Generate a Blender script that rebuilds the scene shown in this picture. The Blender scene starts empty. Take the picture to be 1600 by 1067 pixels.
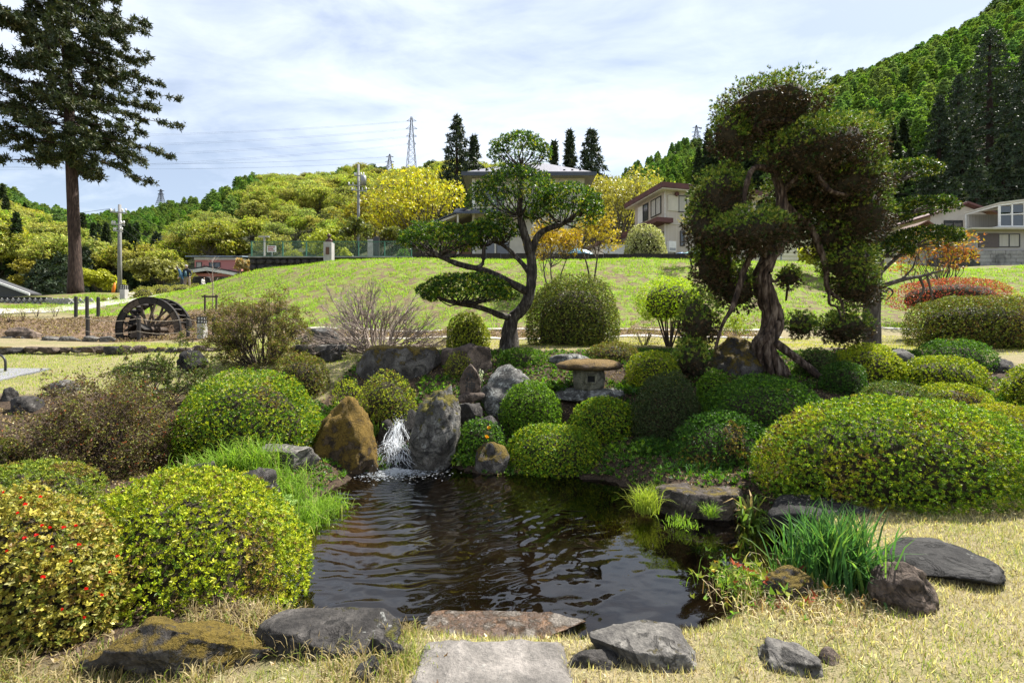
import bpy, bmesh, math, random
import numpy as np
from mathutils import Vector, Matrix

random.seed(11)
rng = np.random.default_rng(11)
SC = bpy.context.scene
COL = SC.collection
PI = math.pi

# ------------------------------------------------------------------ camera, sky, sun, exposure
F = 755.0            # focal length in photo pixels (1600 wide)
EYE = 1.6
cam = bpy.data.cameras.new('camera')
cam.lens = 36.0 * F / 1600.0
cam.sensor_width = 36.0
cam.clip_start = 0.05
cam.clip_end = 5000
camo = bpy.data.objects.new('camera', cam)
COL.objects.link(camo)
camo.location = (0, 0, EYE)
camo.rotation_euler = (PI / 2, 0, 0)
SC.camera = camo

SUN_AZ, SUN_EL = math.radians(55), math.radians(57)   # azimuth from +Y towards +X
sdir = Vector((math.sin(SUN_AZ) * math.cos(SUN_EL), math.cos(SUN_AZ) * math.cos(SUN_EL), math.sin(SUN_EL)))

def NN(nt, typ, **kw):
    n = nt.nodes.new(typ)
    for k, v in kw.items():
        setattr(n, k, v)
    return n

def setin(n, **kw):
    for k, v in kw.items():
        n.inputs[k.replace('_', ' ')].default_value = v
    return n

world = bpy.data.worlds.new('World')
SC.world = world
world.use_nodes = True
wt = world.node_tree
wt.nodes.clear()
wo = NN(wt, 'ShaderNodeOutputWorld')
bg = NN(wt, 'ShaderNodeBackground')
bg.inputs['Strength'].default_value = 0.053
sky = NN(wt, 'ShaderNodeTexSky', sky_type='NISHITA')
sky.sun_disc = False
sky.sun_elevation = SUN_EL
sky.sun_rotation = SUN_AZ
sky.air_density = 1.0
sky.dust_density = 1.0
sky.ozone_density = 1.2
tc = NN(wt, 'ShaderNodeTexCoord')
sep = NN(wt, 'ShaderNodeSeparateXYZ')
wt.links.new(tc.outputs['Generated'], sep.inputs[0])
def M(nt, op, a, b=None, clamp=False):
    n = NN(nt, 'ShaderNodeMath', operation=op, use_clamp=clamp)
    for i, v in enumerate((a, b)):
        if v is None: continue
        if isinstance(v, (int, float)): n.inputs[i].default_value = v
        else: nt.links.new(v, n.inputs[i])
    return n.outputs[0]
zc = M(wt, 'ADD', M(wt, 'MAXIMUM', sep.outputs['Z'], 0.0), 0.16)
cx = M(wt, 'DIVIDE', sep.outputs['X'], zc)
cy = M(wt, 'DIVIDE', sep.outputs['Y'], zc)
cmb = NN(wt, 'ShaderNodeCombineXYZ')
wt.links.new(cx, cmb.inputs[0]); wt.links.new(cy, cmb.inputs[1])
mp = NN(wt, 'ShaderNodeMapping')
mp.inputs['Rotation'].default_value = (0, 0, math.radians(62))
mp.inputs['Scale'].default_value = (0.55, 1.0, 1)
mp.inputs['Location'].default_value = (3.1, 1.7, 0)
wt.links.new(cmb.outputs[0], mp.inputs['Vector'])
n1 = NN(wt, 'ShaderNodeTexNoise'); setin(n1, Scale=0.9, Detail=9.0, Roughness=0.56, Distortion=0.55)
wt.links.new(mp.outputs[0], n1.inputs['Vector'])
n2 = NN(wt, 'ShaderNodeTexNoise'); setin(n2, Scale=3.2, Detail=7.0, Roughness=0.6, Distortion=0.8)
wt.links.new(mp.outputs[0], n2.inputs['Vector'])
cl = M(wt, 'ADD', M(wt, 'MULTIPLY', n1.outputs['Fac'], 0.72), M(wt, 'MULTIPLY', n2.outputs['Fac'], 0.28))
cr = NN(wt, 'ShaderNodeValToRGB')
cr.color_ramp.elements[0].position = 0.42; cr.color_ramp.elements[0].color = (0.27, 0.27, 0.27, 1)
cr.color_ramp.elements[1].position = 0.61; cr.color_ramp.elements[1].color = (0.88, 0.88, 0.88, 1)
wt.links.new(cl, cr.inputs['Fac'])
mixc = NN(wt, 'ShaderNodeMixRGB')
mixc.inputs['Color2'].default_value = (8.6, 9.3, 10.4, 1)
wt.links.new(cr.outputs['Color'], mixc.inputs['Fac'])
wt.links.new(sky.outputs[0], mixc.inputs['Color1'])
wt.links.new(mixc.outputs[0], bg.inputs['Color'])
wt.links.new(bg.outputs[0], wo.inputs['Surface'])

sun = bpy.data.lights.new('sun', 'SUN')
sun.energy = 5.0
sun.angle = math.radians(0.53)
sun.color = (1.0, 0.955, 0.88)
suno = bpy.data.objects.new('sun', sun)
COL.objects.link(suno)
suno.rotation_euler = sdir.to_track_quat('Z', 'Y').to_euler()
suno.location = (20, 20, 40)

SC.view_settings.view_transform = 'Standard'
SC.view_settings.look = 'None'
SC.view_settings.gamma = 1.0
SC.view_settings.use_curve_mapping = False
SC.view_settings.exposure = 1.50
SC.render.engine = 'CYCLES'
SC.cycles.max_bounces = 6
SC.cycles.diffuse_bounces = 3
SC.cycles.transparent_max_bounces = 12
SC.cycles.use_denoising = True

# ------------------------------------------------------------------ helpers
def at(px, py, Y):
    """photo pixel + metres ahead of the camera -> point in the place"""
    return np.array([(px - 800) * Y / F, Y, EYE - (py - 533.5) * Y / F])

def zpx(py, Y):
    return EYE - (py - 533.5) * Y / F

def _h(i, j, k, seed):
    n = (i * 374761393 + j * 668265263 + k * 2147483647 + seed * 144665) & 0xffffffff
    n = ((n ^ (n >> 13)) * 1274126177) & 0xffffffff
    n = ((n ^ (n >> 16)) * 2246822519) & 0xffffffff
    return ((n ^ (n >> 15)) & 0xffff) / 32767.5 - 1.0

def vnoise(P, seed=0):
    P = np.asarray(P, float)
    I = np.floor(P).astype(np.int64)
    f = P - I
    u = f * f * (3 - 2 * f)
    r = 0
    for a in (0, 1):
        for b in (0, 1):
            for c in (0, 1):
                w = (u[:, 0] if a else 1 - u[:, 0]) * (u[:, 1] if b else 1 - u[:, 1]) * (u[:, 2] if c else 1 - u[:, 2])
                r = r + w * _h(I[:, 0] + a, I[:, 1] + b, I[:, 2] + c, seed)
    return r

def fbm(P, octv=4, seed=0, gain=0.5):
    P = np.asarray(P, float)
    r = 0; a = 1.0
    for o in range(octv):
        r = r + a * vnoise(P * (2.03 ** o) + o * 17.3, seed + o)
        a *= gain
    return r

def sstep(a, b, x):
    t = np.clip((x - a) / (b - a), 0, 1)
    return t * t * (3 - 2 * t)

def mesh_np(name, V, faces, mats=None, parent=None, col=None, smooth=False, link=True, attrs=None, mi=None):
    V = np.asarray(V, np.float32)
    if isinstance(faces, np.ndarray): faces = [faces]
    faces = [f for f in faces if len(f)]
    me = bpy.data.meshes.new(name)
    me.vertices.add(len(V)); me.vertices.foreach_set('co', V.ravel())
    li = np.concatenate([f.ravel() for f in faces]) if faces else np.zeros(0, int)
    if len(li):
        tot = np.concatenate([np.full(len(f), f.shape[1]) for f in faces])
        st = np.concatenate([[0], np.cumsum(tot)[:-1]])
        me.loops.add(len(li)); me.loops.foreach_set('vertex_index', li.astype(np.int32))
        me.polygons.add(len(tot)); me.polygons.foreach_set('loop_start', st.astype(np.int32))
        me.polygons.foreach_set('use_smooth', np.full(len(tot), bool(smooth)))
        if mi is not None: me.polygons.foreach_set('material_index', np.asarray(mi, np.int32))
    me.update(calc_edges=True)
    if col is not None:
        c = np.ones((len(V), 4), np.float32); c[:, :3] = col
        ca = me.color_attributes.new('col', 'FLOAT_COLOR', 'POINT')
        ca.data.foreach_set('color', c.ravel())
    for k, v in (attrs or {}).items():
        at_ = me.attributes.new(k, 'FLOAT', 'POINT'); at_.data.foreach_set('value', np.asarray(v, np.float32))
    if mats is not None:
        for m in (mats if isinstance(mats, (list, tuple)) else [mats]): me.materials.append(m)
    o = bpy.data.objects.new(name, me)
    if link: COL.objects.link(o)
    if parent is not None: o.parent = parent
    return o

def tag(o, label=None, cat=None, group=None, kind=None):
    if label: o['label'] = label
    if cat: o['category'] = cat
    if group: o['group'] = group
    if kind: o['kind'] = kind
    return o

def thing(name, label, cat, loc=(0, 0, 0), rz=0.0, group=None):
    o = bpy.data.objects.new(name, None)
    o.empty_display_size = 0.2
    COL.objects.link(o)
    o.location = tuple(float(v) for v in loc); o.rotation_euler = (0, 0, rz)
    return tag(o, label, cat, group)

def copy_tree(o, parent=None):
    c = o.copy(); COL.objects.link(c); c.parent = parent
    for ch in list(o.children): copy_tree(ch, c)
    return c

# ---- materials
ALB = 0.82      # overall reflectance level of the painted colour stops
def newmat(name):
    m = bpy.data.materials.new(name); m.use_nodes = True
    nt = m.node_tree; nt.nodes.clear()
    out = NN(nt, 'ShaderNodeOutputMaterial')
    return m, nt, out

def ramp(nt, fac, stops):
    r = NN(nt, 'ShaderNodeValToRGB')
    el = r.color_ramp.elements
    while len(el) > 1: el.remove(el[-1])
    for i, (p, c) in enumerate(stops):
        e = el[0] if i == 0 else el.new(p)
        e.position = p; e.color = (*(x * ALB if max(c) < 0.95 else x for x in c), 1)
    nt.links.new(fac, r.inputs['Fac'])
    return r.outputs['Color']

def noise(nt, vec, scale, detail=5, rough=0.55, dist=0.0):
    n = NN(nt, 'ShaderNodeTexNoise'); setin(n, Scale=scale, Detail=detail, Roughness=rough, Distortion=dist)
    nt.links.new(vec, n.inputs['Vector'])
    return n.outputs['Fac']

def mixc_(nt, fac, a, b, typ='MIX'):
    n = NN(nt, 'ShaderNodeMixRGB', blend_type=typ)
    for s, v in ((0, fac), (1, a), (2, b)):
        if isinstance(v, (int, float)): n.inputs[s].default_value = v if s == 0 else (v, v, v, 1)
        elif isinstance(v, tuple): n.inputs[s].default_value = (*v, 1)
        else: nt.links.new(v, n.inputs[s])
    return n.outputs[0]

def bump(nt, height, strength=0.5, dist=0.02):
    b = NN(nt, 'ShaderNodeBump'); setin(b, Strength=strength, Distance=dist)
    nt.links.new(height, b.inputs['Height'])
    return b.outputs[0]

def leaf_mat(name, rough=0.48, trans=0.33, spec=0.20, jitter=0.0):
    m, nt, out = newmat(name)
    a = NN(nt, 'ShaderNodeAttribute', attribute_name='col')
    c = a.outputs['Color']
    if jitter:
        oi = NN(nt, 'ShaderNodeObjectInfo')
        hsv = NN(nt, 'ShaderNodeHueSaturation')
        nt.links.new(c, hsv.inputs['Color'])
        nt.links.new(M(nt, 'ADD', M(nt, 'MULTIPLY', oi.outputs['Random'], jitter * 0.32), 0.5 - jitter * 0.16), hsv.inputs['Hue'])
        r2 = M(nt, 'FRACT', M(nt, 'MULTIPLY', oi.outputs['Random'], 7.31))
        nt.links.new(M(nt, 'ADD', M(nt, 'MULTIPLY', r2, jitter * 2.2), 1 - jitter * 1.1), hsv.inputs['Value'])
        r3 = M(nt, 'FRACT', M(nt, 'MULTIPLY', oi.outputs['Random'], 23.7))
        nt.links.new(M(nt, 'ADD', M(nt, 'MULTIPLY', r3, jitter * 1.5), 1 - jitter), hsv.inputs['Saturation'])
        c = hsv.outputs[0]
    c = mixc_(nt, 1.0, c, (1.06, 1.10, 1.0), 'MULTIPLY')
    p = NN(nt, 'ShaderNodeBsdfPrincipled')
    nt.links.new(c, p.inputs['Base Color'])
    setin(p, Roughness=rough)
    p.inputs['Specular IOR Level'].default_value = spec
    t = NN(nt, 'ShaderNodeBsdfTranslucent')
    nt.links.new(mixc_(nt, 1.0, c, (1.15, 1.2, 0.55), 'MULTIPLY'), t.inputs['Color'])
    mx = NN(nt, 'ShaderNodeMixShader'); mx.inputs[0].default_value = trans
    nt.links.new(p.outputs[0], mx.inputs[1]); nt.links.new(t.outputs[0], mx.inputs[2])
    nt.links.new(mx.outputs[0], out.inputs[0])
    return m

def noisy_mat(name, stops, scale=4.0, rough=0.85, bumps=0.4, bscale=30.0, stretch=(1, 1, 1), spec=0.3, bdist=0.02, metallic=0.0, detail=6):
    m, nt, out = newmat(name)
    t = NN(nt, 'ShaderNodeTexCoord')
    mpn = NN(nt, 'ShaderNodeMapping'); mpn.inputs['Scale'].default_value = stretch
    nt.links.new(t.outputs['Object'], mpn.inputs[0])
    v = mpn.outputs[0]
    c = ramp(nt, noise(nt, v, scale, detail, 0.62, 0.3), stops)
    p = NN(nt, 'ShaderNodeBsdfPrincipled')
    nt.links.new(c, p.inputs['Base Color'])
    setin(p, Roughness=rough, Metallic=metallic)
    p.inputs['Specular IOR Level'].default_value = spec
    if bumps:
        nt.links.new(bump(nt, noise(nt, v, bscale, 6, 0.6), bumps, bdist), p.inputs['Normal'])
    nt.links.new(p.outputs[0], out.inputs[0])
    return m

def flat_mat(name, c, rough=0.6, spec=0.4, metallic=0.0, var=0.12, scale=6.0):
    lo = tuple(x * (1 - var) for x in c); hi = tuple(min(1, x * (1 + var)) for x in c)
    return noisy_mat(name, [(0.3, lo), (0.7, hi)], scale, rough, 0.08, 40, spec=spec, metallic=metallic)

def rock_mat(name, dark, light, moss=None, moss_amt=0.0, lichen=0.0, rough=0.85, scale=3.0, wet=0.0, fine=0.6, crack=0.45):
    m, nt, out = newmat(name)
    t = NN(nt, 'ShaderNodeTexCoord')
    v = t.outputs['Object']
    n_a = noise(nt, v, scale, 8, 0.65, 0.4)
    c = ramp(nt, n_a, [(0.38, dark), (0.50, tuple(a * .65 + b * .35 for a, b in zip(dark, light))), (0.63, light)])
    n_f = noise(nt, v, scale * 14, 5, 0.7)
    c = mixc_(nt, fine, c, ramp(nt, n_f, [(0.35, (0.30, 0.30, 0.30)), (0.65, (1.5, 1.48, 1.44))]), 'MULTIPLY')
    hgt_ = M(nt, 'ADD', M(nt, 'MULTIPLY', n_a, 0.7), M(nt, 'MULTIPLY', n_f, 0.3))
    ck = M(nt, 'ABSOLUTE', M(nt, 'SUBTRACT', noise(nt, v, scale * 0.9, 9, 0.62, 0.9), 0.5))
    ck = M(nt, 'SUBTRACT', 1.0, M(nt, 'MULTIPLY', ck, 38.0), clamp=True)
    ck = M(nt, 'MULTIPLY', ck, M(nt, 'GREATER_THAN', noise(nt, v, scale * 0.7, 2), 0.46))
    c = mixc_(nt, M(nt, 'MULTIPLY', ck, crack), c, (0.012, 0.011, 0.010))
    hgt_ = M(nt, 'SUBTRACT', hgt_, M(nt, 'MULTIPLY', ck, crack * 0.6))
    if lichen:
        ln = M(nt, 'ADD', M(nt, 'MULTIPLY', noise(nt, v, scale * 2.2, 7, 0.72, 0.6), 0.75), M(nt, 'MULTIPLY', noise(nt, v, scale * 11, 4, 0.6), 0.25))
        lf = M(nt, 'MULTIPLY', M(nt, 'SUBTRACT', ln, 0.64 - lichen * 0.12), 14.0, clamp=True)
        c = mixc_(nt, M(nt, 'MULTIPLY', lf, 0.65), c, (0.38, 0.385, 0.35))
    if moss_amt:
        g = NN(nt, 'ShaderNodeNewGeometry')
        s_ = NN(nt, 'ShaderNodeSeparateXYZ'); nt.links.new(g.outputs['Normal'], s_.inputs[0])
        mf = M(nt, 'ADD', M(nt, 'MULTIPLY', s_.outputs['Z'], 0.5), M(nt, 'MULTIPLY', noise(nt, v, scale * 1.6, 7, 0.75), 1.7))
        mf = M(nt, 'MULTIPLY', M(nt, 'SUBTRACT', mf, 1.56 - moss_amt * 0.85), 7.0, clamp=True)
        n_m = noise(nt, v, 60, 4, 0.7)
        mc = ramp(nt, n_m, [(0.3, tuple(x * 0.5 for x in moss)), (0.7, tuple(x * 1.4 for x in moss))])
        c = mixc_(nt, mf, c, mc)
        hgt_ = M(nt, 'ADD', hgt_, M(nt, 'MULTIPLY', mf, M(nt, 'MULTIPLY', n_m, 0.8)))
    p = NN(nt, 'ShaderNodeBsdfPrincipled')
    nt.links.new(c, p.inputs['Base Color'])
    setin(p, Roughness=rough)
    p.inputs['Specular IOR Level'].default_value = 0.3 + wet
    nt.links.new(bump(nt, hgt_, 1.0, 0.05), p.inputs['Normal'])
    nt.links.new(p.outputs[0], out.inputs[0])
    return m

MT = {}
MT['leaf'] = leaf_mat('shrub_leaf', 0.44, 0.34, 0.22)
MT['needle'] = leaf_mat('needle_leaf', 0.55, 0.15, 0.25)
MT['forest'] = leaf_mat('forest_leaf', 0.6, 0.42, 0.12, jitter=0.17)
MT['grass'] = leaf_mat('grass_blade', 0.55, 0.48, 0.12)
MT['petal'] = leaf_mat('flower_petal', 0.5, 0.35, 0.2)
MT['core'] = noisy_mat('shade_core_brown', [(0.3, (0.020, 0.017, 0.010)), (0.7, (0.060, 0.048, 0.026))], 14, 0.95, 0.6, 40)  # dark brown for the added cores that keep foliage interiors dark
MT['bark'] = noisy_mat('bark_grey', [(0.3, (0.045, 0.036, 0.030)), (0.55, (0.12, 0.10, 0.085)), (0.75, (0.24, 0.22, 0.19))], 6, 0.9, 0.9, 16, (3, 3, 0.7), bdist=0.03)
MT['bark_dk'] = noisy_mat('bark_dark_grey', [(0.36, (0.016, 0.013, 0.011)), (0.52, (0.052, 0.043, 0.036)), (0.66, (0.16, 0.145, 0.125))], 6, 0.9, 0.9, 16, (3, 3, 0.7), bdist=0.03)
MT['bark_red'] = noisy_mat('bark_brown', [(0.36, (0.018, 0.011, 0.009)), (0.52, (0.050, 0.031, 0.024)), (0.68, (0.105, 0.072, 0.056))], 5, 0.95, 0.9, 9, (4, 4, 0.5), bdist=0.04)
MT['bark_jun'] = noisy_mat('bark_twisted', [(0.36, (0.016, 0.010, 0.008)), (0.5, (0.075, 0.048, 0.034)), (0.66, (0.24, 0.185, 0.145))], 7, 0.9, 1.0, 14, (2.2, 2.2, 0.5), bdist=0.03)
MT['twig'] = noisy_mat('twig_bark', [(0.3, (0.16, 0.12, 0.095)), (0.7, (0.42, 0.35, 0.30))], 20, 0.9, 0.2, 60)
MT['twig_dk'] = noisy_mat('twig_bark_dark', [(0.3, (0.035, 0.025, 0.02)), (0.7, (0.12, 0.09, 0.07))], 20, 0.9, 0.2, 60)
MT['white'] = flat_mat('white_paint', (0.72, 0.72, 0.70), 0.5)
MT['dark_metal'] = flat_mat('dark_metal', (0.025, 0.025, 0.026), 0.45)
MT['steel'] = flat_mat('galvanised_steel', (0.30, 0.31, 0.32), 0.5, metallic=0.3)
MT['concrete'] = noisy_mat('concrete', [(0.3, (0.30, 0.29, 0.27)), (0.7, (0.46, 0.45, 0.42))], 3, 0.9, 0.3, 30)

# ---- tubes
def resample(pts, n):
    P = np.asarray(pts, float)
    if len(P) == 2:
        t = np.linspace(0, 1, n)[:, None]
        return P[0] * (1 - t) + P[1] * t
    Q = np.vstack([2 * P[0] - P[1], P, 2 * P[-1] - P[-2]])
    out = []
    for t in np.linspace(0, len(P) - 1 - 1e-9, n):
        i = int(t); f = t - i
        p0, p1, p2, p3 = Q[i], Q[i + 1], Q[i + 2], Q[i + 3]
        out.append(0.5 * ((2 * p1) + (-p0 + p2) * f + (2 * p0 - 5 * p1 + 4 * p2 - p3) * f * f + (-p0 + 3 * p1 - 3 * p2 + p3) * f ** 3))
    return np.array(out)

class Tubes:
    def __init__(s): s.V = []; s.F = []; s.T = []; s.n = 0
    def add(s, pts, radii, sides=5, cap=True, rough=0.0, seed=0):
        P = np.asarray(pts, float); n = len(P)
        R = np.interp(np.linspace(0, 1, n), np.linspace(0, 1, len(radii)), radii)
        T = np.gradient(P, axis=0); T /= (np.linalg.norm(T, axis=1)[:, None] + 1e-9)
        ref = np.array([0.31, 0.17, 0.93]) if abs(T[0][2]) < 0.9 else np.array([1.0, 0.1, 0.05])
        A = np.cross(T, ref); A /= (np.linalg.norm(A, axis=1)[:, None] + 1e-9)
        B = np.cross(T, A)
        an = np.linspace(0, 2 * PI, sides, endpoint=False)
        V = P[:, None, :] + R[:, None, None] * (A[:, None, :] * np.cos(an)[None, :, None] + B[:, None, :] * np.sin(an)[None, :, None])
        V = V.reshape(-1, 3)
        if rough:
            ctr = np.repeat(P, sides, axis=0)
            k = 1 + rough * fbm(V * 3.2 / max(R.max(), 0.02) * 0.35, 3, seed)
            V = ctr + (V - ctr) * k[:, None]
        i = np.arange(n - 1)[:, None] * sides; j = np.arange(sides)[None, :]; j2 = (j + 1) % sides
        Fq = np.stack([i + j, i + j2, i + sides + j2, i + sides + j], -1).reshape(-1, 4) + s.n
        s.V.append(V); s.F.append(Fq)
        if cap and sides >= 3:
            for base, flip in ((0, True), ((n - 1) * sides, False)):
                c = len(V) if base == 0 else len(V) + 1
                idx = np.arange(sides)
                tri = np.stack([base + idx, base + (idx + 1) % sides, np.full(sides, c)], -1)
                if flip: tri = tri[:, ::-1]
                s.T.append(tri + s.n)
            s.V.append(np.array([P[0], P[-1]])); s.n += 2
        s.n += len(V)
        return s
    def build(s, name, mat, parent=None, smooth=True, off=None):
        V = np.vstack(s.V)
        if off is not None: V = V - np.asarray(off)
        # caps were appended after each body: indices already account for that order
        return mesh_np(name, V, [np.vstack(s.F)] + ([np.vstack(s.T)] if s.T else []), mat, parent, smooth=smooth)

# ---- boxes
class Boxes:
    def __init__(s): s.V = []; s.F = []; s.n = 0
    def hexa(s, p8):
        s.V.append(np.asarray(p8, float))
        s.F.append(np.array([[0, 3, 2, 1], [4, 5, 6, 7], [0, 1, 5, 4], [1, 2, 6, 5], [2, 3, 7, 6], [3, 0, 4, 7]]) + s.n); s.n += 8
        return s
    def box(s, c, d, rz=0.0):
        x, y, z = np.asarray(d, float) / 2
        p = np.array([[-x, -y, -z], [x, -y, -z], [x, y, -z], [-x, y, -z], [-x, -y, z], [x, -y, z], [x, y, z], [-x, y, z]])
        if rz:
            cc, ss = math.cos(rz), math.sin(rz)
            p = p @ np.array([[cc, ss, 0], [-ss, cc, 0], [0, 0, 1]])
        return s.hexa(p + np.asarray(c, float))
    def bb(s, x0, x1, y0, y1, z0, z1):
        return s.box(((x0 + x1) / 2, (y0 + y1) / 2, (z0 + z1) / 2), (x1 - x0, y1 - y0, z1 - z0))
    def beam(s, a, b, w, h=None):
        a = np.asarray(a, float); b = np.asarray(b, float); h = h or w
        t = b - a; t = t / np.linalg.norm(t)
        ref = np.array([0, 0, 1.0]) if abs(t[2]) < 0.95 else np.array([0, 1.0, 0])
        u = np.cross(t, ref); u /= np.linalg.norm(u); v = np.cross(u, t)
        p = [a - u * w / 2 - v * h / 2, a + u * w / 2 - v * h / 2, a + u * w / 2 + v * h / 2, a - u * w / 2 + v * h / 2]
        return s.hexa(p + [q + (b - a) for q in p])
    def build(s, name, mat, parent=None, bevel=0.0):
        o = mesh_np(name, np.vstack(s.V), np.vstack(s.F), mat, parent)
        if bevel:
            b = o.modifiers.new('bevel', 'BEVEL'); b.width = bevel; b.segments = 2; b.limit_method = 'ANGLE'
        return o

# ---- leaves
def leaf_tmpl(k=5, L=1.0, W=0.42, tilt=(0.6, 1.25), fold=0.06, seed=0, tri=False):
    r = np.random.default_rng(seed)
    V = []
    for i in range(k):
        a = 2 * PI * i / k + r.uniform(-0.5, 0.5); e = r.uniform(*tilt); l = L * r.uniform(0.75, 1.1); w = W * r.uniform(0.8, 1.15)
        d = np.array([math.sin(e) * math.cos(a), math.sin(e) * math.sin(a), math.cos(e)])
        s = np.array([-math.sin(a), math.cos(a), 0]); n = np.cross(s, d)
        ro = r.uniform(-0.6, 0.6); s = s * math.cos(ro) + n * math.sin(ro); n = np.cross(s, d)
        if tri: V += [d * 0.16 * l - s * w * .54, d * l - n * fold * l * .6, d * 0.16 * l + s * w * .54]
        else: V += [d * 0.04 * l, d * 0.5 * l - s * w / 2 + n * fold * l, d * l - n * fold * l * 0.6, d * 0.5 * l + s * w / 2 + n * fold * l]
    return np.array(V), k

_TM = {'azalea': (5, 1.0, 0.42, (0.45, 1.3), .06, 0), 'round': (5, 1.0, 0.62, (0.5, 1.35), .06, 10), 'juniper': (7, 1.0, 0.20, (0.15, 0.95), .02, 20),
       'spray': (4, 1.0, 0.34, (0.7, 1.6), .03, 30), 'card': (3, 1.0, 0.75, (0.6, 1.5), .10, 40), 'sparse': (3, 1.0, 0.45, (0.3, 1.2), .06, 50)}
TM = {}
for _k0, (_a, _b, _c0, _d0, _e, _s0) in _TM.items():
    TM[_k0] = [leaf_tmpl(_a, _b, _c0, _d0, _e, _s0 + i, True) for i in range(4)]            # small or far leaves: one triangle each
    TM[_k0 + '_near'] = [leaf_tmpl(_a, _b, _c0, _d0, _e, _s0 + i, False) for i in range(4)]  # near leaves: folded blades

def pick(pal, n, r=None, jit=0.16):
    r = r or rng
    w = np.array([p[0] for p in pal], float); w /= w.sum()
    c = np.array([p[1] for p in pal], float)
    i = r.choice(len(pal), n, p=w)
    k = np.exp(r.normal(0, jit, (n, 1)))
    return c[i] * k

def leaves(name, P, N, size, cols, tm='azalea', mat='leaf', parent=None, leafjit=0.22, link=True):
    P = np.asarray(P, float); N = np.asarray(N, float)
    n = len(P)
    N = N / (np.linalg.norm(N, axis=1)[:, None] + 1e-9)
    ref = rng.normal(size=(n, 3))
    A = np.cross(N, ref); A /= (np.linalg.norm(A, axis=1)[:, None] + 1e-9)
    B = np.cross(N, A)
    size = np.broadcast_to(np.asarray(size, float), (n,))
    Vs = []; Fs = []; Cs = []; base = 0
    tms = TM[tm]; which = rng.integers(0, len(tms), n)
    for ti, (tv, k) in enumerate(tms):
        m = which == ti
        if not m.any(): continue
        V = P[m][:, None, :] + size[m][:, None, None] * (A[m][:, None, :] * tv[None, :, 0:1] + B[m][:, None, :] * tv[None, :, 1:2] + N[m][:, None, :] * tv[None, :, 2:3])
        nn = m.sum()
        m_ = len(tv) // k
        f = (np.arange(nn * k)[:, None] * m_ + np.arange(m_)[None, :]) + base
        c = np.repeat(np.repeat(cols[m], k, axis=0) * np.exp(rng.normal(0, leafjit, (nn * k, 1))), m_, axis=0)
        Vs.append(V.reshape(-1, 3)); Fs.append(f); Cs.append(c); base += nn * k * m_
    return mesh_np(name, np.vstack(Vs), np.vstack(Fs), MT[mat], parent, np.clip(np.vstack(Cs), 0, 0.9), link=link)

# ---- blades of grass / strap leaves: 2 segments, curved
def blades(name, P, L, W, cols, lean=0.5, mat='grass', parent=None, dirs=None, droop=0.5, simple=False, off=None):
    P = np.asarray(P, float); n = len(P)
    L = np.broadcast_to(np.asarray(L, float), (n,))[:, None]; W = np.broadcast_to(np.asarray(W, float), (n,))[:, None]
    a = rng.uniform(0, 2 * PI, n) if dirs is None else dirs
    le = np.abs(rng.normal(0, lean, n))
    d = np.stack([np.cos(a), np.sin(a), np.zeros(n)], 1)
    s = np.stack([-np.sin(a), np.cos(a), np.zeros(n)], 1)
    rr = rng.uniform(-1, 1, n)[:, None]
    s = s * np.cos(rr) + d * np.sin(rr)
    up = np.array([0, 0, 1.0])
    t1 = d * np.sin(le)[:, None] + up * np.cos(le)[:, None]
    le2 = le + droop * np.abs(rng.normal(0.6, 0.4, n))
    t2 = d * np.sin(le2)[:, None] + up * np.cos(le2)[:, None]
    if simple:
        V = np.stack([P - s * W / 2, P + s * W / 2, P + (t1 + t2) * 0.5 * L], 1)
        f = [np.arange(n * 3).reshape(-1, 3)]; k = 3
    else:
        m = P + t1 * L * 0.5
        le3 = le2 + droop * 0.9
        t3 = d * np.sin(le3)[:, None] + up * np.cos(le3)[:, None]
        q = m + t2 * L * 0.3
        V = np.stack([P - s * W / 2, P + s * W / 2, m + s * W * 0.5, m - s * W * 0.5, q + s * W * 0.36, q - s * W * 0.36, q + t3 * L * 0.25], 1)
        b = np.arange(n)[:, None] * 7
        f = [np.vstack([b + np.array([0, 1, 2, 3]), b + np.array([3, 2, 4, 5])]), b + np.array([5, 4, 6])]; k = 7
    V = V.reshape(-1, 3)
    if off is not None: V = V - np.asarray(off)
    return mesh_np(name, V, f, MT[mat], parent, np.clip(np.repeat(cols, k, axis=0), 0, 0.9))
# ------------------------------------------------------------------ terrain
WATER = -0.25
def W_(px, py):                       # a point on the pond surface
    Y = (EYE - WATER) * F / (py - 533.5)
    return ((px - 800) * Y / F, Y)
POND = np.array([W_(470, 800), W_(432, 850), W_(425, 900), W_(440, 962), W_(520, 996), W_(600, 1004), W_(660, 1012), W_(760, 1016), W_(900, 1016),
                 W_(960, 1016), W_(1085, 1004), W_(1168, 958), W_(1222, 888), W_(1240, 838), W_(1180, 806), W_(1040, 802), W_(1000, 770),
                 W_(960, 752), W_(880, 744), W_(760, 742), W_(715, 731), W_(640, 724), W_(590, 727), W_(545, 748), W_(505, 772)])

def poly_sd(x, y, poly):
    """signed distance to polygon, positive inside"""
    n = len(poly); d = np.full(x.shape, 1e9); ins = np.zeros(x.shape, bool)
    for i in range(n):
        ax, ay = poly[i]; bx, by = poly[(i + 1) % n]
        ex, ey = bx - ax, by - ay
        t = np.clip(((x - ax) * ex + (y - ay) * ey) / (ex * ex + ey * ey), 0, 1)
        d = np.minimum(d, np.hypot(x - ax - t * ex, y - ay - t * ey))
        c = ((ay > y) != (by > y)) & (x < (bx - ax) * (y - ay) / (by - ay + 1e-12) + ax)
        ins ^= c
    return np.where(ins, d, -d)

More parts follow.
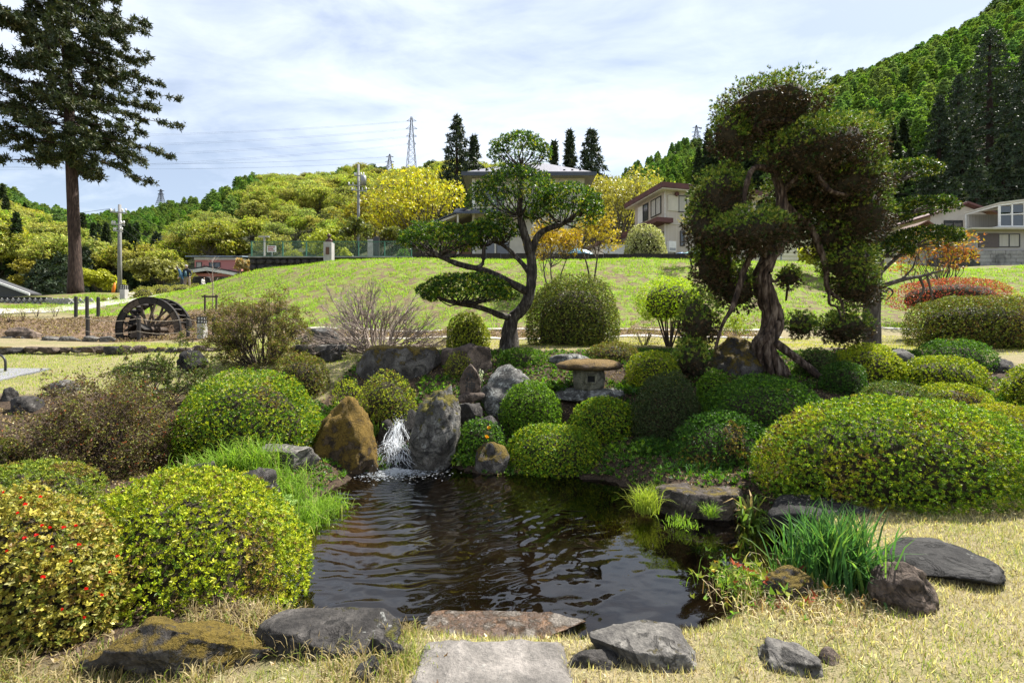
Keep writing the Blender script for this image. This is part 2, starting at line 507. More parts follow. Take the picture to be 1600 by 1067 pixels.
CP = []
for x in (-8, -5, -3, -1, 1, 3, 5, 8): CP += [(x, -3, 0), (x, 1, 0), (x, 2.6, 0)]
CP += [(3, 4, 0), (5, 4, 0), (7.5, 4, .05), (-3, 4.3, 0), (-5, 4.3, 0), (-8, 4.3, .1), (-3.3, 6, 0), (-5, 6, .05), (-8, 6, .2),
       (-2.6, 6.6, -.02), (-2.5, 5.4, .10), (-3.1, 5.5, .14), (-1.6, 7.05, -.15), (-.6, 7.2, -.1), (.5, 7.2, -.1), (1.3, 6.9, -.05), (1.9, 6.0, 0.0), (2.6, 5.3, .02), (3.6, 5.5, .1), (5.2, 5.6, .15), (7.5, 5.6, .25),
       (-9, 8.5, .72), (-7, 8.6, .75), (-5, 8.4, .66), (-3.2, 8.4, .66), (-1.5, 8.3, .62), (0, 8.4, .62), (1.3, 8.5, .70), (3, 8.3, .72), (5, 8.2, .78), (7.5, 8.2, .85), (10, 8.2, .9),
       (-12, 10.5, .95), (-9, 10.5, 1.0), (-6, 10.5, 1.08), (-3.5, 10.3, 1.22), (-1.5, 10.3, 1.33), (.5, 10.3, 1.36), (2.5, 10.2, 1.36), (5, 10.2, 1.36), (8, 10.2, 1.38), (12, 10.2, 1.4),
       (-14, 13, 1.36), (-9, 13, 1.38), (-5, 13, 1.42), (0, 13, 1.5), (5, 13, 1.5), (10, 13, 1.5), (16, 13, 1.5),
       (-18, 16, 1.6), (-13, 16.3, 1.58), (-9, 16, 1.6), (-4, 16, 1.68), (2, 16, 1.7), (8, 16, 1.72), (15, 16, 1.75), (22, 16, 1.8),
       (-4, 17.2, 1.92), (2, 17.2, 1.92), (8, 17.4, 1.95), (15, 18.0, 2.05), (22, 18.5, 2.1)]
for px, py, Y in [(60, 516, 18.8), (150, 510, 19), (230, 508, 19.5), (310, 505, 19), (0, 500, 20), (100, 492, 21.5), (0, 487, 22.5), (60, 483, 24), (140, 478, 25), (200, 468, 28), (117, 459, 30),
                  (-80, 470, 28), (187, 470, 38), (240, 461, 31), (290, 453, 35), (330, 470, 24), (330, 448, 30), (250, 482, 22.5), (400, 470, 21.5), (400, 446, 24.5), (400, 423, 28),
                  (460, 480, 20), (460, 445, 23.5), (470, 416, 27), (520, 409, 27), (600, 405, 27.3), (700, 404, 27.5), (850, 405, 27.5), (1000, 405.5, 27.5), (1100, 407, 27.8), (1250, 410, 28.3), (1400, 413, 29), (1600, 415, 30), (1750, 417, 30),
                  (550, 450, 22.3), (700, 450, 22.2), (900, 450, 22.2), (1100, 452, 22.4), (1300, 458, 23), (1500, 463, 24), (1700, 466, 24)]:
    p = at(px, py, Y); CP.append(tuple(p))
CP += [(-8, 33, 6.3), (0, 33, 6.4), (10, 33, 6.5), (20, 34, 6.6), (32, 36, 6.8), (0, 45, 6.8), (15, 45, 7), (35, 48, 7.5), (-8, 45, 6.8), (-20, 45, 6.2),
       (-26, 60, 8.6), (-36, 60, 9.0), (-50, 60, 6.5), (-50, 40, 5), (-40, 30, 4.6), (0, 70, 8), (30, 70, 9), (60, 60, 9), (-70, 90, 8), (-30, 90, 10), (0, 100, 9), (50, 100, 10), (100, 100, 12), (60, 30, 7), (45, 18, 3),
       (-40, 20, 2.4), (-30, 12, 1.2), (-20, 6, .4), (25, 8, 1), (40, 8, 1), (20, 2, .1), (-20, 0, 0), (-100, 60, 7), (100, 40, 9)]
CP += [(-13.3, 17.2, 1.60), (-15.5, 17.2, 1.60), (-11.5, 17.3, 1.62), (-13.3, 17.8, 1.64), (-15.8, 17.9, 1.68)]
CP = np.array(CP)
_c = 0.8
def _k(r2): return np.sqrt(r2 + _c * _c)
def _warp(x, y): return x, y
_D = ((CP[:, None, :2] - CP[None, :, :2]) ** 2).sum(-1)
_A = _k(_D) + np.eye(len(CP)) * -0.02
_n = len(CP)
_S = np.zeros((_n + 1, _n + 1)); _S[:_n, :_n] = _A; _S[_n, :_n] = 1; _S[:_n, _n] = 1
_w = np.linalg.solve(_S, np.concatenate([CP[:, 2], [0]]))

def base_h(x, y):
    x = np.asarray(x, float); y = np.asarray(y, float)
    sh = x.shape; x = x.ravel(); y = y.ravel()
    out = np.zeros(len(x))
    for i in range(0, len(x), 20000):
        d = (x[i:i + 20000, None] - CP[None, :, 0]) ** 2 + (y[i:i + 20000, None] - CP[None, :, 1]) ** 2
        out[i:i + 20000] = _k(d) @ _w[:_n] + _w[_n]
    far = sstep(90, 140, np.hypot(x, y))
    out = out * (1 - far) + 8.0 * far
    return out.reshape(sh)

WHX, WHY = at(231, 500, 18.6)[0], 18.6
def hgt(x, y):
    x = np.atleast_1d(np.asarray(x, float)); y = np.atleast_1d(np.asarray(y, float))
    h = base_h(x, y)
    P = np.stack([x, y, np.zeros_like(x)], -1).reshape(-1, 3)
    r = np.hypot(x, y)
    h = h + (0.018 * fbm(P * 2.2, 3, 5) + 0.05 * fbm(P * 0.5, 2, 9) * sstep(6, 16, r.ravel())).reshape(x.shape)
    near = r < 14
    sd = np.full(x.shape, -9.0)
    sd[near] = poly_sd(x[near], y[near], POND)
    ins = sd > 0
    bot = -0.24 - 0.50 * sstep(0.0, 0.9, sd) - 0.03 * fbm(P * 3, 3, 3).reshape(x.shape)
    # a shallow sandy shelf by the bank with the grass tufts
    sx, sy = W_(500, 820)
    sh = np.exp(-(((x - sx) / 0.75) ** 2 + ((y - sy) / 0.7) ** 2))
    bot = np.minimum(bot + sh * 0.36, -0.285 - 0.05 * sstep(0.0, 0.3, sd))
    out_blend = sstep(-0.32, 0.0, sd)
    h = np.where(ins, np.minimum(h, bot), h * (1 - out_blend) + np.minimum(h, -0.2) * out_blend)
    pit = sstep(0, 0.35, 1.55 - np.abs(x - WHX)) * sstep(0, 0.3, 0.75 - np.abs(y - (WHY + 0.3)))
    return h * (1 - pit) + np.minimum(h, 0.7) * pit

def gz(x, y): return float(hgt(np.array([x]), np.array([y]))[0])

def axis(fine0, fine1, st, end0, end1, g):
    a = list(np.arange(fine0, fine1, st)); s = st
    while a[-1] < end1: s *= g; a.append(a[-1] + s)
    s = st; b = [fine0]
    while b[-1] > end0: s *= g; b.append(b[-1] - s)
    return np.array(b[:0:-1] + a)
gx = axis(-5.0, 6.0, 0.115, -900, 900, 1.05)
gy = axis(1.5, 8.0, 0.105, -60, 900, 1.033)
GX, GY = np.meshgrid(gx, gy)
GZ = hgt(GX, GY)
nx, ny = len(gx), len(gy)
ii = np.arange(nx * ny).reshape(ny, nx)
GF = np.stack([ii[:-1, :-1], ii[:-1, 1:], ii[1:, 1:], ii[1:, :-1]], -1).reshape(-1, 4)
GV = np.stack([GX, GY, GZ], -1).reshape(-1, 3)

def zones(x, y):
    """what covers the ground: soil bed, mulch, green bank, pond mud"""
    P = np.stack([x, y, np.zeros_like(x)], -1).reshape(-1, 3)
    nz = fbm(P * 0.8, 3, 21).reshape(x.shape) * 0.35
    sd = np.full(x.shape, -9.0); near = np.hypot(x, y) < 14
    sd[near] = poly_sd(x[near], y[near], POND)
    # garden beds: the slope round and behind the pond
    front = np.where(x < -1, 4.2 + 0.0 * x, np.where(x > 2.2, 4.75 + 0 * x, 4.6))
    back = np.where(x < -3.2, 8.3, 10.6)
    bed = sstep(front - .15, front + .15, y + nz * .4) * (1 - sstep(back - .2, back + .25, y + nz)) * sstep(-12, -11, x) * (1 - sstep(9, 10, x))
    bed = np.maximum(bed, sstep(-0.30, -0.12, sd + nz * .15) * (y > 3.4))
    bed = np.maximum(bed, sstep(0.0, .25, -1.0 - x) * sstep(2.25, 2.5, y - (x + 1.2) * 0.0 + nz * .2) * (1 - sstep(-6, -8, x)) * (y < 4.6))
    toe = 17.2 + 0.04 * np.maximum(x, 0) + np.where(x < -6, (-6 - x) * 0.33, 0)
    mulch = sstep(15.9, 16.1, y) * (1 - sstep(toe - .1, toe + .25, y + nz)) * (x > -8) * (1 - sstep(8, 9.5, x))
    lm = sstep(17.0, 17.3, y + nz) * (1 - sstep(20.6, 21.2, y + nz)) * (x < -9.5)
    mulch = np.maximum(mulch, lm)
    bank = sstep(toe - .1, toe + .25, y + nz) * (1 - lm)
    mud = sstep(0.0, 0.08, sd)
    return bed, mulch, bank, mud
zb, zm, zk, zd = zones(GX, GY)

gm, nt, out = newmat('garden_ground')
g = NN(nt, 'ShaderNodeNewGeometry'); v = g.outputs['Position']
def A_(n): return NN(nt, 'ShaderNodeAttribute', attribute_name=n).outputs['Fac']
n_big = noise(nt, v, 0.9, 5, 0.6); n_mid = noise(nt, v, 7, 6, 0.65); n_fin = noise(nt, v, 70, 4, 0.7)
lawn = ramp(nt, M(nt, 'ADD', M(nt, 'MULTIPLY', n_big, 0.55), M(nt, 'MULTIPLY', n_mid, 0.45)),
            [(0.36, (0.28, 0.235, 0.15)), (0.50, (0.25, 0.215, 0.125)), (0.60, (0.18, 0.185, 0.075)), (0.72, (0.13, 0.165, 0.048))])
lawn = mixc_(nt, 0.6, lawn, ramp(nt, n_fin, [(0.32, (0.42, 0.40, 0.36)), (0.6, (1.25, 1.22, 1.15))]), 'MULTIPLY')
bankc = ramp(nt, noise(nt, v, 2.6, 6, 0.72), [(0.40, (0.15, 0.105, 0.068)), (0.49, (0.17, 0.145, 0.065)), (0.55, (0.17, 0.225, 0.035)), (0.70, (0.22, 0.30, 0.04))])
bankc = mixc_(nt, 0.5, bankc, ramp(nt, noise(nt, v, 18, 5, 0.7), [(0.35, (0.45, 0.45, 0.45)), (0.62, (1.25, 1.25, 1.2))]), 'MULTIPLY')
soil = ramp(nt, noise(nt, v, 38, 6, 0.7), [(0.34, (0.018, 0.013, 0.009)), (0.55, (0.065, 0.045, 0.030)), (0.72, (0.19, 0.135, 0.09))])
mulc = ramp(nt, noise(nt, v, 12, 6, 0.75), [(0.32, (0.06, 0.040, 0.028)), (0.52, (0.165, 0.112, 0.072)), (0.72, (0.30, 0.22, 0.15))])
mudc = ramp(nt, noise(nt, v, 3.5, 6, 0.7), [(0.3, (0.013, 0.010, 0.007)), (0.7, (0.070, 0.052, 0.034))])
c = mixc_(nt, A_('bank'), lawn, bankc)
c = mixc_(nt, A_('mulch'), c, mulc)
c = mixc_(nt, A_('bed'), c, soil)
mudc = mixc_(nt, A_('sand'), mudc, ramp(nt, noise(nt, v, 30, 5, .7), [(0.35, (0.17, 0.095, 0.05)), (0.65, (0.36, 0.23, 0.13))]))
c = mixc_(nt, A_('mud'), c, mudc)
p = NN(nt, 'ShaderNodeBsdfPrincipled'); setin(p, Roughness=0.95); p.inputs['Specular IOR Level'].default_value = 0.15
nt.links.new(c, p.inputs['Base Color'])
nt.links.new(bump(nt, M(nt, 'ADD', n_fin, n_mid), 0.6, 0.03), p.inputs['Normal'])
nt.links.new(p.outputs[0], out.inputs[0])
ground = mesh_np('ground', GV, GF, gm, smooth=True, attrs={'bed': zb.ravel(), 'mulch': zm.ravel(), 'bank': zk.ravel(), 'mud': zd.ravel(), 'sand': np.exp(-(((GX - W_(505, 812)[0]) / .55) ** 2 + ((GY - W_(505, 812)[1]) / .6) ** 2) ** 1.5).ravel()})
tag(ground, 'lawn, planting beds and grassy bank of the garden', 'ground', kind='structure')

# ------------------------------------------------------------------ water
x0, x1 = POND[:, 0].min() - .25, POND[:, 0].max() + .25
y0, y1 = POND[:, 1].min() - .2, POND[:, 1].max() + .25
wx = np.arange(x0, x1, 0.0165); wy = np.arange(y0, y1, 0.0165)
WX, WY = np.meshgrid(wx, wy)
FX, FY = W_(618, 738)
dx, dy = WX - FX, WY - FY
R = np.hypot(dx, dy)
P3 = np.stack([WX, WY, 0 * WX], -1).reshape(-1, 3)
wob = (fbm(P3 * 1.7, 3, 31)).reshape(WX.shape); wob2 = fbm(P3 * 1.3 + 7, 3, 37).reshape(WX.shape)
Rw = R + 0.085 * wob + 0.035 * fbm(P3 * 4.5, 3, 35).reshape(WX.shape)
calm = 1 - 0.86 * sstep(0.6, 1.7, WX + 0.25 * (WY - 4.5) + wob * 0.45)      # the right end lies still
amp = 0.0065 * np.exp(-R / 1.7) + 0.0020 * np.exp(-R / 6)
ph = 2 * PI * (Rw / (0.080 + 0.017 * R))
wz = amp * calm * (np.sin(ph) * np.clip(0.65 + 0.9 * wob2, 0.05, 1.6) + 0.40 * np.sin(ph * 1.63 + 4 * wob) * np.clip(0.6 - wob2, 0, 1.2))
R2 = np.hypot(WX + 2.2, WY - 4.6)
wz += 0.0011 * calm * np.sin(2 * PI * (R2 + .08 * wob2) / 0.15) * np.exp(-R2 / 1.6)
wz += 0.0011 * calm * fbm(P3 * np.array([7, 13, 1]), 3, 33).reshape(WX.shape) + 0.0005 * fbm(P3 * 1.6, 2, 36).reshape(WX.shape)
wz += 0.011 * np.exp(-(R / 0.38) ** 2) * fbm(P3 * 16, 3, 41).reshape(WX.shape)
keep = poly_sd(WX, WY, POND) > -0.14
ny_, nx_ = WX.shape
ii = np.arange(nx_ * ny_).reshape(ny_, nx_)
q = np.stack([ii[:-1, :-1], ii[:-1, 1:], ii[1:, 1:], ii[1:, :-1]], -1).reshape(-1, 4)
kv = keep.ravel(); q = q[kv[q].all(1)]
used = np.unique(q); rm = np.full(nx_ * ny_, -1); rm[used] = np.arange(len(used))
WV = np.stack([WX, WY, WATER + wz], -1).reshape(-1, 3)[used]
wm, nt, out = newmat('pond_water')
fr = NN(nt, 'ShaderNodeFresnel'); setin(fr, IOR=1.45)
gl = NN(nt, 'ShaderNodeBsdfGlossy'); setin(gl, Roughness=0.01); gl.inputs['Color'].default_value = (1, 1, 1, 1)
tr = NN(nt, 'ShaderNodeBsdfTransparent'); tr.inputs['Color'].default_value = (0.36, 0.325, 0.26, 1)
mx = NN(nt, 'ShaderNodeMixShader')
nt.links.new(fr.outputs[0], mx.inputs[0]); nt.links.new(tr.outputs[0], mx.inputs[1]); nt.links.new(gl.outputs[0], mx.inputs[2])
nt.links.new(mx.outputs[0], out.inputs[0])
water = mesh_np('water', WV, rm[q], wm, smooth=True)
tag(water, 'dark rippled water of the garden pond', 'water', kind='structure')

# ------------------------------------------------------------------ path, edging strips, gravel
def strip(name, pts, width, mat, lift=0.02, n=60, label=None):
    C = resample(np.array(pts, float), n)
    T = np.gradient(C, axis=0); T /= np.linalg.norm(T, axis=1)[:, None]
    S = np.stack([-T[:, 1], T[:, 0]], 1)
    k = np.linspace(-.5, .5, 7)
    XY = C[:, None, :] + S[:, None, :] * (k[None, :, None] * width)
    Z = hgt(XY[..., 0], XY[..., 1]) + lift
    V = np.dstack([XY, Z]).reshape(-1, 3)
    V2 = V.copy(); V2[:, 2] -= 0.15
    i = np.arange(n - 1)[:, None] * 7 + np.arange(6)[None, :]
    top = np.stack([i, i + 7, i + 8, i + 1], -1).reshape(-1, 4)
    e = np.arange(n - 1) * 7; m = n * 7
    s1 = np.stack([e, e + m, e + 7 + m, e + 7], -1); e2 = e + 6
    s2 = np.stack([e2, e2 + 7, e2 + 7 + m, e2 + m], -1)
    o = mesh_np(name, np.vstack([V, V2]), np.vstack([top, s1, s2]), mat, smooth=False)
    return tag(o, label, 'path', kind='structure')
pm = noisy_mat('pale_paving', [(0.3, (0.34, 0.31, 0.27)), (0.7, (0.50, 0.46, 0.40))], 1.5, 0.95, 0.3, 50)
strip('path', [(-36, 20.6), (-29, 21.5), (-24.3, 22.2), (-21.9, 24.0), (-21.4, 27), (-23, 31), (-24.8, 35.5), (-25.5, 40), (-24, 46)], 3.4, pm, 0.05, 120, 'pale paved path curving past the water wheel')
strip('path', [(-8, 15.95), (-5, 15.85), (-1, 15.8), (4, 15.9), (9, 16.1)], 0.30, pm, 0.03, 60, 'narrow pale edging path along the lawn')
strip('path', [(-7.5, 17.4), (-4, 17.3), (2, 17.25), (9, 17.45), (16, 17.9)], 0.16, pm, 0.03, 60, 'thin pale edging line at the foot of the bank')
gvm = noisy_mat('grey_gravel', [(0.35, (0.12, 0.12, 0.13)), (0.65, (0.34, 0.34, 0.36))], 60, 0.95, 0.8, 60)
gp = [at(x, y, Y)[:2] for x, y, Y in [(-60, 571, 10.6), (20, 571, 10.6), (80, 573, 10.4), (30, 580, 9.9), (0, 586, 9.5), (-60, 590, 9.3)]]
gpv = np.array([[a, b, gz(a, b) + .03] for a, b in gp]); 
tag(mesh_np('path', np.vstack([gpv, gpv - [0, 0, .12]]), [np.array([[0, 5, 4, 3]]), np.array([[0, 3, 2, 1]])] + [np.array([[i, (i + 1) % 6, (i + 1) % 6 + 6, i + 6] for i in range(6)])], gvm), 'grey gravel wedge in the lawn', 'path', kind='structure')

# ------------------------------------------------------------------ wooded hills
hillm = noisy_mat('hill_soil', [(0.3, (0.035, 0.045, 0.015)), (0.7, (0.08, 0.085, 0.03))], 0.2, 0.95, 0.0)
def hill(name, ridge, Yr, foot_py, Yf, tree_h, label, curve=0.9):
    ridge = np.array(ridge, float)
    pxs = np.arange(ridge[0, 0], ridge[-1, 0] + 1, 12.0)
    rp = np.interp(pxs, ridge[:, 0], ridge[:, 1])
    rp = rp + 5 * vnoise(np.stack([pxs * .03, pxs * 0, pxs * 0], 1), 3)
    zr = EYE - (rp - 533.5) * Yr / F - tree_h * 0.85
    fp = np.interp(pxs, [a[0] for a in foot_py], [a[1] for a in foot_py]) if isinstance(foot_py, list) else np.full(len(pxs), float(foot_py))
    zf = EYE - (fp - 533.5) * Yf / F
    ts = np.concatenate([[-0.25], np.linspace(0, 1, 24), [1.08, 1.25, 1.6]])
    V = []
    for t in ts:
        Y = Yf + (Yr - Yf) * t
        z = np.where(t <= 1, zf + (zr - zf) * (max(t, 0) ** curve) - (30 if t < 0 else 0), zr - (zr - zf) * (t - 1) * 0.9)
        V.append(np.stack([(pxs - 800) * Y / F, np.full(len(pxs), Y), z], 1))
    V = np.array(V)
    nb = fbm(V.reshape(-1, 3) * np.array([.03, .03, 0]), 3, 8).reshape(V.shape[:2]) * (Yr * 0.012)
    V[1:-3, :, 2] += nb[1:-3]
    a, b = V.shape[:2]
    ii = np.arange(a * b).reshape(a, b)
    q = np.stack([ii[:-1, :-1], ii[:-1, 1:], ii[1:, 1:], ii[1:, :-1]], -1).reshape(-1, 4)
    o = mesh_np(name, V.reshape(-1, 3), q, hillm, smooth=True)
    tag(o, label, 'hill', kind='structure')
    def sample(n, t0=0.0, t1=1.12, u0=0.0, u1=1.0, r=rng):
        Ymin, Ymax = Yf + (Yr - Yf) * t0, Yf + (Yr - Yf) * t1
        Ys = np.sqrt(r.uniform(Ymin ** 2, Ymax ** 2, n)); t = (Ys - Yf) / (Yr - Yf)
        u = r.uniform(u0, u1, n) * (b - 1.001)
        ti = np.interp(t, ts, np.arange(a)); i = np.minimum(ti.astype(int), a - 2); fi = ti - i
        j = u.astype(int); fj = u - j
        Pq = (V[i, j] * ((1 - fi) * (1 - fj))[:, None] + V[i + 1, j] * (fi * (1 - fj))[:, None] + V[i, j + 1] * ((1 - fi) * fj)[:, None] + V[i + 1, j + 1] * (fi * fj)[:, None])
        return Pq, t, (u / (b - 1))
    return sample

hill_west = hill('hill', [(-420, 130), (-200, 230), (-60, 285), (0, 302), (60, 332), (120, 345), (190, 372), (280, 400)], 150, 452, 72, 5.5, 'wooded hillside with larch behind the tall conifer')
hill_valley = hill('hill', [(60, 350), (185, 336), (250, 324), (300, 314), (340, 306), (420, 290), (600, 270)], 400, 415, 190, 8, 'distant green larch ridge closing the valley')
hill_mid = hill('hill', [(255, 395), (300, 352), (335, 312), (380, 290), (450, 279), (520, 270), (600, 260), (700, 255), (800, 262), (900, 268), (1000, 282), (1120, 330)], 175, [(255, 425), (400, 405), (1120, 400)], 70, 5.5, 'low wooded hill with olive yellow spring leaves')
hill_far = hill('hill', [(900, 320), (950, 285), (980, 266), (1030, 241), (1090, 224), (1150, 212), (1250, 180), (1400, 140)], 400, 380, 180, 8, 'distant bright green larch hill')
hill_east = hill('hill', [(1080, 330), (1150, 262), (1220, 190), (1290, 138), (1340, 118), (1400, 95), (1450, 68), (1500, 42), (1560, 12), (1600, -6), (1800, -90), (2000, -150)], 260, 345, 82, 9, 'steep wooded hillside with larch and dark cedars')
# ------------------------------------------------------------------ plant builders
def ell_points(n, c, r, r_=None, lo=-1.0):
    """random points in the shell of an ellipsoid, with outward normals"""
    r_ = r_ or rng
    d = r_.normal(size=(int(n * 2.2) + 20, 3)); d /= np.linalg.norm(d, axis=1)[:, None]
    d = d[d[:, 2] > lo][:n]
    return d

def conifer_mesh(h, rad, nb, crown0, pal, sprig, per=26, droop=0.25, taper=1.0, seed=0, link=False, top_round=0.0, dens=1.0):
    """trunk tubes + foliage arrays for a whorled conifer standing at the origin"""
    r = np.random.default_rng(seed)
    T = Tubes()
    wob = np.cumsum(r.normal(0, 0.012 * h / 10, (9, 2)), axis=0)
    tp = np.array([[wob[i, 0], wob[i, 1], h * i / 8.0] for i in range(9)])
    T.add(resample(tp, 14), [h * 0.017, h * 0.012, h * 0.003], 8, rough=0.10, seed=seed)
    P = []; N = []
    for b in range(nb):
        f = (b + r.uniform(0, 1)) / nb
        z = h * (crown0 + (1 - crown0) * f)
        L = rad * ((1 - f) ** taper * (1 - top_round) + top_round * math.sqrt(max(0, 1 - f ** 2.2))) * r.uniform(0.72, 1.12) * min(1, 0.55 + f * 5) + 0.04 * rad
        a = b * 2.39996 + r.uniform(-.4, .4)
        d = np.array([math.cos(a), math.sin(a), 0])
        up = r.uniform(-.05, .35)
        base = np.array([np.interp(z, tp[:, 2], tp[:, 0]), np.interp(z, tp[:, 2], tp[:, 1]), z])
        ts = np.linspace(0, 1, 6)[:, None]
        bp = base + d * L * ts + np.array([0, 0, 1]) * (up * L * ts - (droop + up * .6) * L * ts ** 2)
        T.add(bp, [h * 0.0035 * (1 - f) + 0.012, 0.006], 3, cap=False)
        m = max(4, int(per * dens * (0.35 + L / rad)))
        t = r.uniform(0.18, 1.0, m) ** 0.8
        s = np.array([-math.sin(a), math.cos(a), 0])
        lat = r.normal(0, 1, m) * (0.10 + 0.32 * np.sin(np.clip(t * 1.05, 0, 1) * PI) ** .7) * L * 0.55
        q = np.stack([np.interp(t, ts[:, 0], bp[:, k]) for k in range(3)], 1) + s * lat[:, None]
        q[:, 2] -= np.abs(lat) * 0.25 + np.abs(r.normal(0, .03, m)) * L
        P.append(q); nn = d * 0.9 + s * np.sign(lat)[:, None] * 0.7 + r.normal(0, .35, (m, 3)) + np.array([0, 0, .15]); N.append(nn)
    P = np.vstack(P); N = np.vstack(N)
    return T, P, N, pick(pal, len(P), r), sprig * r.uniform(0.7, 1.25, len(P))

def broad_mesh(h, rad, pal, leaf, nclump=26, per=40, crown0=0.35, seed=0, flat=0.8, stems=1, airy=0.0):
    """trunk, limbs and clumped crown of a spreading tree standing at the origin"""
    r = np.random.default_rng(seed)
    T = Tubes(); P = []; N = []
    cz = h * (crown0 + 1) / 2; rz = h * (1 - crown0) / 2
    roots = []
    for s_ in range(stems):
        a = 2 * PI * s_ / max(1, stems) + r.uniform(0, 1); o = 0.0 if stems == 1 else h * 0.03
        b0 = np.array([math.cos(a) * o, math.sin(a) * o, -0.1])
        lean = rad * (0.08 if stems == 1 else 0.35)
        b1 = b0 + np.array([math.cos(a) * lean, math.sin(a) * lean, h * (crown0 + .18)])
        mid = (b0 + b1) / 2 + r.normal(0, .02 * h, 3) * [1, 1, 0]
        T.add(resample([b0, mid, b1], 8), [h * 0.020 / math.sqrt(stems), h * 0.011 / math.sqrt(stems)], 7, rough=0.12, seed=seed)
        roots.append((b0, mid, b1))
    for k in range(nclump):
        d = r.normal(size=3); d /= np.linalg.norm(d)
        if d[2] < -0.45: d[2] *= -1
        u = r.uniform(0.45, 0.97)
        c = np.array([0, 0, cz]) + d * np.array([rad, rad, rz]) * u
        c[2] = c[2] * flat + cz * (1 - flat) + r.normal(0, .03 * h)
        b0, mid, b1 = roots[r.integers(len(roots))]
        st = b1 if r.random() < .7 else mid + (b1 - mid) * .5
        m1 = (st + c) / 2 + np.array([0, 0, -0.06 * h]) + r.normal(0, .03 * h, 3)
        T.add(resample([st, m1, c], 6), [h * 0.006, h * 0.0014], 4, cap=False)
        cr = rad * r.uniform(0.20, 0.36)
        for e in range(3):
            tip = c + r.normal(0, 1, 3) * cr * .8 * np.array([1, 1, .5])
            T.add(np.array([m1 * .4 + c * .6, (c + tip) / 2 + [0, 0, .05 * cr], tip]), [h * 0.002, h * 0.0008], 3, cap=False)
        m = int(per * r.uniform(.7, 1.3))
        dd = r.normal(size=(m, 3)); dd /= np.linalg.norm(dd, axis=1)[:, None]
        rr = r.uniform(0.25, 1.0, m) ** .5 * (1 + airy * r.uniform(0, .6, m))
        q = c + dd * rr[:, None] * cr * np.array([1.15, 1.15, 0.62])
        P.append(q); N.append(dd + np.array([0, 0, .5]) + r.normal(0, .4, (m, 3)))
    P = np.vstack(P); N = np.vstack(N)
    return T, P, N, pick(pal, len(P), r), leaf * r.uniform(.7, 1.25, len(P))

def proto(name, parts, barkmat, tm, leafmat, coll):
    T, P, N, C, S = parts
    tr = T.build('trunk', barkmat); lf = leaves('crown', P, N, S, C, tm, leafmat)
    # one joined mesh with two materials for instancing
    va = np.empty(len(tr.data.vertices) * 3, np.float32)
    bm_ = bmesh.new(); bm_.from_mesh(tr.data)
    lay = bm_.verts.layers.float_color.get('col') or bm_.verts.layers.float_color.new('col')
    bm_.from_mesh(lf.data)
    nf = len(tr.data.polygons)
    bm_.faces.ensure_lookup_table()
    for i, f in enumerate(bm_.faces): f.material_index = 0 if i < nf else 1
    me = bpy.data.meshes.new(name); bm_.to_mesh(me); bm_.free()
    me.materials.append(barkmat); me.materials.append(MT[leafmat])
    o = bpy.data.objects.new(name, me); coll.objects.link(o)
    for q in (tr, lf):
        d_ = q.data; bpy.data.objects.remove(q); bpy.data.meshes.remove(d_)
    return o

def scatter(name, label, pts, sc, coll, group=None):
    n = len(pts)
    o = mesh_np(name, pts, [], None, attrs={'sc': sc, 'rz': rng.uniform(0, 2 * PI, n)})
    ng = bpy.data.node_groups.new(name, 'GeometryNodeTree')
    ng.interface.new_socket('Geometry', in_out='INPUT', socket_type='NodeSocketGeometry')
    ng.interface.new_socket('Geometry', in_out='OUTPUT', socket_type='NodeSocketGeometry')
    gi = ng.nodes.new('NodeGroupInput'); go = ng.nodes.new('NodeGroupOutput')
    ip = ng.nodes.new('GeometryNodeInstanceOnPoints'); ip.inputs['Pick Instance'].default_value = True
    ci = ng.nodes.new('GeometryNodeCollectionInfo'); ci.inputs['Collection'].default_value = coll
    ci.inputs['Separate Children'].default_value = True; ci.inputs['Reset Children'].default_value = True
    a1 = ng.nodes.new('GeometryNodeInputNamedAttribute'); a1.data_type = 'FLOAT'; a1.inputs['Name'].default_value = 'sc'
    a2 = ng.nodes.new('GeometryNodeInputNamedAttribute'); a2.data_type = 'FLOAT'; a2.inputs['Name'].default_value = 'rz'
    cb = ng.nodes.new('ShaderNodeCombineXYZ')
    L = ng.links.new
    L(gi.outputs[0], ip.inputs['Points']); L(ci.outputs[0], ip.inputs['Instance'])
    L(a1.outputs['Attribute'], ip.inputs['Scale']); L(a2.outputs['Attribute'], cb.inputs['Z']); L(cb.outputs[0], ip.inputs['Rotation'])
    L(ip.outputs[0], go.inputs[0])
    md = o.modifiers.new('scatter', 'NODES'); md.node_group = ng
    return tag(o, label, 'trees', group, 'stuff')

LARCH = [(3, (0.125, 0.205, 0.040)), (2, (0.165, 0.245, 0.048)), (1, (0.085, 0.145, 0.034))]
OLIVE = [(3, (0.29, 0.28, 0.07)), (2, (0.34, 0.33, 0.06)), (1.5, (0.22, 0.225, 0.06)), (1.6, (0.23, 0.30, 0.045))]
YELLOW = [(3, (0.40, 0.35, 0.025)), (2, (0.36, 0.36, 0.03)), (1, (0.44, 0.34, 0.02))]
DARKC = [(3, (0.018, 0.030, 0.014)), (2, (0.028, 0.045, 0.018)), (1, (0.036, 0.044, 0.02))]
MIDG = [(3, (0.07, 0.12, 0.022)), (2, (0.10, 0.15, 0.025)), (1, (0.05, 0.085, 0.02))]

